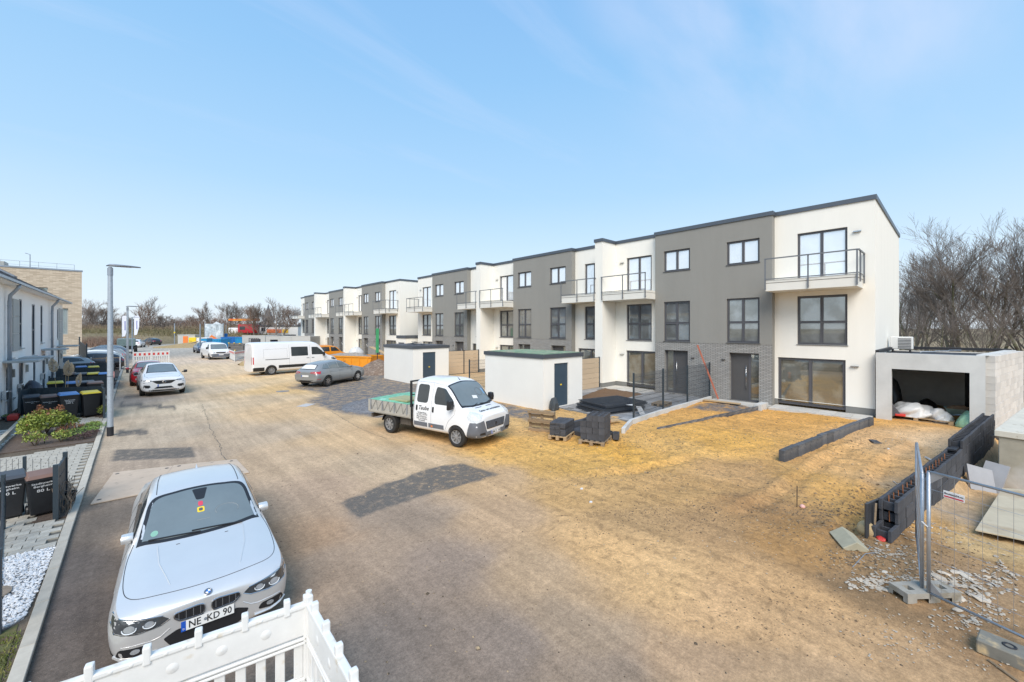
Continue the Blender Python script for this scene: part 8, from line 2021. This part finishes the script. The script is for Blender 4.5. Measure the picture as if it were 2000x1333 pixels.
# ================================================================ TREES
M_BARK1 = pm('bark_olive', (.20,.19,.11), .95, var=.35, scale=3, col2=(.10,.075,.055), s2=1.5)
M_BTWIG = pm('twig_brown_far', (.20,.165,.14), .95, var=.25, scale=2)
M_BTWIG2 = pm('twig_rust', (.23,.155,.115), .95, var=.25, scale=2)
def grow(seed, H_, spread=.55, levels=5, nb=5, r0=.22, up=.35, stems=1, twig_r=.012, tlen=1.):
    """bare winter tree: returns (trunk MB, crown MB); limbs fork into ever finer twigs"""
    rg = random.Random(seed); tr, cr_ = MB(), MB()
    def branch(p, d, L, r, lev):
        n = 4 if lev < 2 else 3; pts = [p.copy()]; rs = [r]; q = p.copy(); dd = d.copy(); 
        for i in range(n):
            dd = (dd+Vector((rg.gauss(0,.09), rg.gauss(0,.09), rg.gauss(0,.05)+.05*up))).normalized(); q = q+dd*(L/n); pts.append(q.copy()); rs.append(max(twig_r*.5, r*(1-.62*(i+1)/n)))
        (tr if lev == 0 else cr_).tube(pts, rs, 7 if lev == 0 else (5 if lev == 1 else 3), caps=False)
        if lev >= levels: return
        k = nb if lev < levels-1 else nb+1
        for j in range(k):
            t_ = .22+.78*(j+rg.random()*.7)/k if lev == 0 else .15+.85*(j+rg.random())/k
            t_ = min(t_, .999); i = min(int(t_*n), n-1); f = t_*n-i; bp_ = pts[i]*(1-f)+pts[i+1]*f
            a = rg.uniform(0,2*PI); ax = dd.cross(Vector((math.cos(a), math.sin(a), .3))).normalized(); ang = rg.uniform(.4,.85)*(spread/.55)
            nd = (Matrix.Rotation(ang, 3, ax) @ dd); nd = (nd+Vector((0,0,up*(.6 if lev < 2 else .25)))).normalized()
            branch(bp_, nd, L*rg.uniform(.50,.72)*(tlen if lev == 0 else 1)*(1.1-.35*t_), max(twig_r*.7, rs[i]*.52), lev+1)
    for s_ in range(stems):
        a = 2*PI*s_/stems+rg.uniform(-.4,.4); tilt = .0 if stems == 1 else rg.uniform(.12,.38)
        branch(Vector((math.cos(a)*.15*(stems>1), math.sin(a)*.15*(stems>1), 0)), Vector((math.cos(a)*tilt, math.sin(a)*tilt, 1)).normalized(), H_*(.72 if stems == 1 else rg.uniform(.6,.78)), r0*(1 if stems == 1 else .7), 0)
    return tr, cr_
def tree_meshes(seed, mt, mc, **k):
    a, b_ = grow(seed, **k)
    return a.mesh('trunk', mt, smooth=True, recalc=False), b_.mesh('crown', mc, recalc=False)
def plant(label, me, x, y, rz, scale, name='bare_tree', cat='tree', group=None, z=0.):
    t = thing(name, label, cat, (x, y, z), rz, group); t.scale = scale if hasattr(scale, '__len__') else (scale,)*3
    link('trunk', me[0], t); link('crown', me[1], t); return t
TA = tree_meshes(1, M_BARK1, M_BTWIG, H_=10.5, levels=4, nb=5, r0=.17, stems=4, spread=.46, up=.55, twig_r=.012)
TB = tree_meshes(2, M_BARK1, M_BTWIG, H_=11, levels=4, nb=6, r0=.22, stems=3, spread=.52, up=.5, twig_r=.012)
TC = tree_meshes(3, M_BARK1, M_BTWIG, H_=8, levels=3, nb=6, r0=.09, stems=5, spread=.6, up=.4, twig_r=.012)
for k, (u, zc_, vt, me, lab) in enumerate(((1868,40,478,TB,'tall bare many-limbed tree behind the garage, the left of the two tallest'),(1942,38,475,TA,'tall bare tree with mossy stems behind the garage, the right of the two tallest'),(1795,46,540,TA,'slimmer bare tree at the corner of the end house'),(2010,36,505,TB,'bare tree leaning in from the right edge behind the garage'),
        (1905,34,575,TC,'bushy bare shrub-like tree low between the two tallest trees'),(1830,36,580,TC,'bushy bare tree low above the air conditioning unit'),(1768,52,560,TB,'distant bare tree just beside the end house wall'),(2070,34,480,TA,'bare tree mostly beyond the right edge'))):
    x, y, _ = at(u, zc_); H_ = vh(vt, zc_)+.9; base = {id(TA): 10.2, id(TB): 11.0, id(TC): 8.6}[id(me)]
    plant(lab, me, x, y, k*1.7, H_/base, group='bare trees behind the garage', z=-.9)
# undergrowth below these trees: tangled stems
def thicket(label, quads, n, hgt, mat, seed, r=.02, name='undergrowth'):
    mb = MB(); rg = random.Random(seed)
    for _ in range(n):
        a = rg.choice(quads); t_ = rg.random(); x = a[0]+(a[2]-a[0])*t_+rg.gauss(0,a[4]); y = a[1]+(a[3]-a[1])*t_+rg.gauss(0,a[4]); z = float(height(np.array([x]), np.array([y]))[0]); h_ = hgt*rg.uniform(.35,1.1)
        p = Vector((x, y, z-.1)); d = Vector((rg.gauss(0,.35), rg.gauss(0,.35), 1)).normalized(); q = p+d*h_*.5; e = q+(d+Vector((rg.gauss(0,.4), rg.gauss(0,.4), .1))).normalized()*h_*.5
        mb.tube([p,q,e], [r, r*.7, r*.3], 3, caps=False)
        for j in range(4):
            s_ = q+(e-q)*rg.random(); f = s_+Vector((rg.gauss(0,.35)*h_, rg.gauss(0,.35)*h_, rg.uniform(.0,.4)*h_))*.5; mb.tube([s_,f], [r*.5, r*.2], 3, caps=False)
    return tag(mb.build(name, mat, recalc=False), label, 'undergrowth', kind='stuff')
a = at(1760, 40); b_ = at(2060, 34); thicket('tangled brown undergrowth behind the garage', [(a[0],a[1],b_[0],b_[1],1.6)], 330, 2.2, M_BTWIG, 3, .012)
a = at(1925, 27); b_ = at(2060, 24); thicket('brown brambles at the right edge behind the garage wall', [(a[0],a[1],b_[0],b_[1],.8)], 330, 2.4, M_BTWIG, 4, .012)
# far tree line
TD = [tree_meshes(10+k, M_BTWIG, (M_BTWIG, M_BTWIG2)[k % 2], H_=9, levels=3, nb=7, r0=.20, stems=(1,1,3)[k % 3], spread=(.5,.65,.6)[k % 3], up=.45, twig_r=.034) for k in range(4)]
names_ = ['round-crowned','tall slender','broad','multi-stemmed','low spreading','sparse']
far_t = [(170,130,600),(186,128,607),(205,135,612),(222,132,604),(275,120,606),(285,140,598),(300,132,612),(318,138,620),(338,150,627),(366,150,622),(392,140,610),(408,135,607),(430,150,618),(452,135,602),(466,150,614),(482,150,612),(498,112,611),(508,114,607),(526,150,622),(541,110,606),(552,113,612),(566,128,609),(578,140,618),(240,150,618),(250,140,625),(355,160,628),(380,165,622),(160,140,612)]
ORD = 'leftmost,second,third,fourth,fifth,sixth,seventh,eighth,ninth,tenth,eleventh,twelfth,thirteenth,fourteenth,fifteenth,sixteenth,seventeenth,eighteenth,nineteenth,twentieth,twenty-first,twenty-second,twenty-third,twenty-fourth,twenty-fifth,twenty-sixth,twenty-seventh,twenty-eighth'.split(',')
for k, (u, zc_, vt) in enumerate(sorted(far_t)):
    x, y, _ = at(u, zc_); g0 = hz(x, y); H_ = vh(vt, zc_)-g0
    plant(('leftmost bare winter tree of the far tree line' if k == 0 else f'bare winter tree, {ORD[k]} from the left in the far tree line'), TD[k % 4], x, y, k*2.1, H_/7.4, group='bare trees in the far tree line', z=g0)
for (u0, u1, zc_, n, h_, mt, sd) in ((150,340,136,1100,4.6,M_BTWIG,11),(330,470,150,900,5.0,M_BTWIG2,12),(150,480,112,1700,1.3,pm('bramble_olive', (.20,.175,.095), .95, var=.4, scale=.5),14),(165,240,80,700,2.2,M_BTWIG2,15),(150,470,124,1600,2.2,pm('bramble_brown', (.24,.185,.12), .95, var=.4, scale=.5),16)):
    a = at(u0, zc_); b_ = at(u1, zc_); thicket(('bare hedge below the far tree line','rust-brown far hedge before the construction sign','far hedge behind the shops','olive brambles on the grassy bank','brown shrubs behind the car park','brown bushes higher on the bank')[sd-11], [(a[0],a[1],b_[0],b_[1],4 if zc_ > 100 else 2)], n, h_, mt, sd, .07 if zc_ > 100 else .04, name='hedge')
# distant woods closing the horizon
wm = MB(); rg = random.Random(31)
def wood(u0, u1, zc_, hmin, hmax, n, label, mat):
    m = MB(); 
    for k in range(n):
        u = u0+(u1-u0)*k/n+rg.uniform(-2,2); zz = zc_*rg.uniform(.95,1.08); x, y, _ = at(u, zz); h_ = rg.uniform(hmin, hmax); r_ = h_*rg.uniform(.5,.9)
        for j in range(26):
            v = Vector((rg.gauss(0,.5), rg.gauss(0,.5), rg.random()**.7)); p = Vector((x+v.x*r_, y+v.y*r_, v.z*h_-.5)); q = p+Vector((rg.gauss(0,.8), rg.gauss(0,.8), rg.uniform(.6,1.6)))*h_*.16
            w_ = h_*.09; m.add([p-Vector((w_,w_,0)), p+Vector((w_,-w_,0)), q], [(0,1,2)]); m.add([p-Vector((w_,-w_,0)), p+Vector((w_,w_,0)), q], [(0,1,2)])
    return tag(m.build('distant_wood', mat, recalc=False), label, 'wood', kind='stuff')
wood(100, 620, 300, 4, 8, 150, 'band of distant bare woodland on the horizon up the street', pm('wood_far', (.21,.18,.165), .95, var=.3, scale=.2))
wood(1740, 2200, 230, 3, 6, 70, 'band of distant bare woodland behind the garage', pm('wood_far2', (.24,.21,.195), .95, var=.3, scale=.2))
# loose stones, twigs and leaves on the road
mb = MB(); rg = random.Random(55)
for _ in range(11000):
    x = rg.uniform(.5, 21.5); y = rg.uniform(.2, 12); 
    if rg.random() > (.25+.75*float(sstep(7,10,np.array([x]))[0])): continue
    s_ = rg.uniform(.006,.018)*(1 if rg.random() < .96 else 2.2); z = hz(x, y); a = rg.uniform(0,6); c_, q_ = math.cos(a)*s_, math.sin(a)*s_
    mb.add([(x+c_,y+q_,z),(x-q_,y+c_,z),(x-c_*.9,y-q_,z),(x+q_,y-c_,z),(x,y,z+s_*.7)], [(0,1,4),(1,2,4),(2,3,4),(3,0,4)])
tag(mb.build('loose_stones', pm('loose_stone', (.36,.27,.17), .95, var=.3, scale=3, pos=True, col2=(.10,.075,.05), s2=14, c2=(.47,.53)), recalc=False), 'small stones scattered over the sand and road', 'stones', kind='stuff')

def crack(pts, seed):
    P2 = [Vector(ground_pt(u, v)) for u, v in pts]; rg = random.Random(seed); L_, out = [], []
    for a, b in zip(P2, P2[1:]):
        n = max(2, int((b-a).length/.18))
        for k in range(n): q = a+(b-a)*(k/n); L_.append(q+Vector((rg.gauss(0,.02), rg.gauss(0,.02))))
    m = MB()
    for k, q in enumerate(L_):
        d = (L_[min(k+1, len(L_)-1)]-L_[max(k-1, 0)]).normalized(); w = rg.uniform(.003, .011); z = hz(q.x, q.y)+.004
        m.v += [(q.x-d.y*w, q.y+d.x*w, z), (q.x+d.y*w, q.y-d.x*w, z)]
    for k in range(len(L_)-1): m.f.append((2*k, 2*k+1, 2*k+3, 2*k+2)); m.m.append(0)
    return tag(m.build('road_crack', M_GRIT, recalc=False), kind='structure')
crack([(395,790),(408,830),(428,868),(436,893),(452,915)], 1); crack([(360,800),(392,806),(405,798)], 2); crack([(480,812),(520,806),(565,796),(620,790)], 3)
crack([(640,800),(700,836),(760,860)], 4)

# clods and crumbs of soil along the churned drive and round the rubble
mb = MB(); rg = random.Random(66)
for (u, v, su, sv, n, s0, s1) in ((1600,1010,90,30,420,.01,.035),(1680,960,80,40,260,.01,.03),(1700,1090,90,35,420,.01,.035),(1450,1000,160,40,420,.008,.024),(1850,1120,110,50,360,.01,.03),(1400,860,180,25,420,.008,.025),(1180,930,160,30,380,.008,.022),(1650,860,100,25,300,.01,.03),(1300,1010,160,30,420,.008,.026),(1250,860,120,18,300,.01,.03),(1600,1200,200,60,300,.008,.02)):
    for k in range(n):
        x, y = ground_pt(u+rg.gauss(0, su*.6), v+rg.gauss(0, sv*.6)); s_ = rg.uniform(s0, s1); z = hz(x, y); m_ = [(rg.gauss(0,.3)+math.cos(a)*1, rg.gauss(0,.2)+math.sin(a)) for a in (0.2,1.4,2.7,3.9,5.2)]
        mb.add([(x+a*s_, y+b_*s_, z-.003) for a, b_ in m_]+[(x+rg.gauss(0,.2)*s_, y+rg.gauss(0,.2)*s_, z+s_*rg.uniform(.35,.8))], [(i, (i+1) % 5, 5) for i in range(5)])
tag(mb.build('soil_clods', pm('soil_clod', (.27,.18,.095), .95, var=.4, scale=4, pos=True, col2=(.14,.095,.055), s2=9, c2=(.45,.55)), recalc=False), 'brown clods of soil strewn over the churned ground', 'soil', kind='stuff')
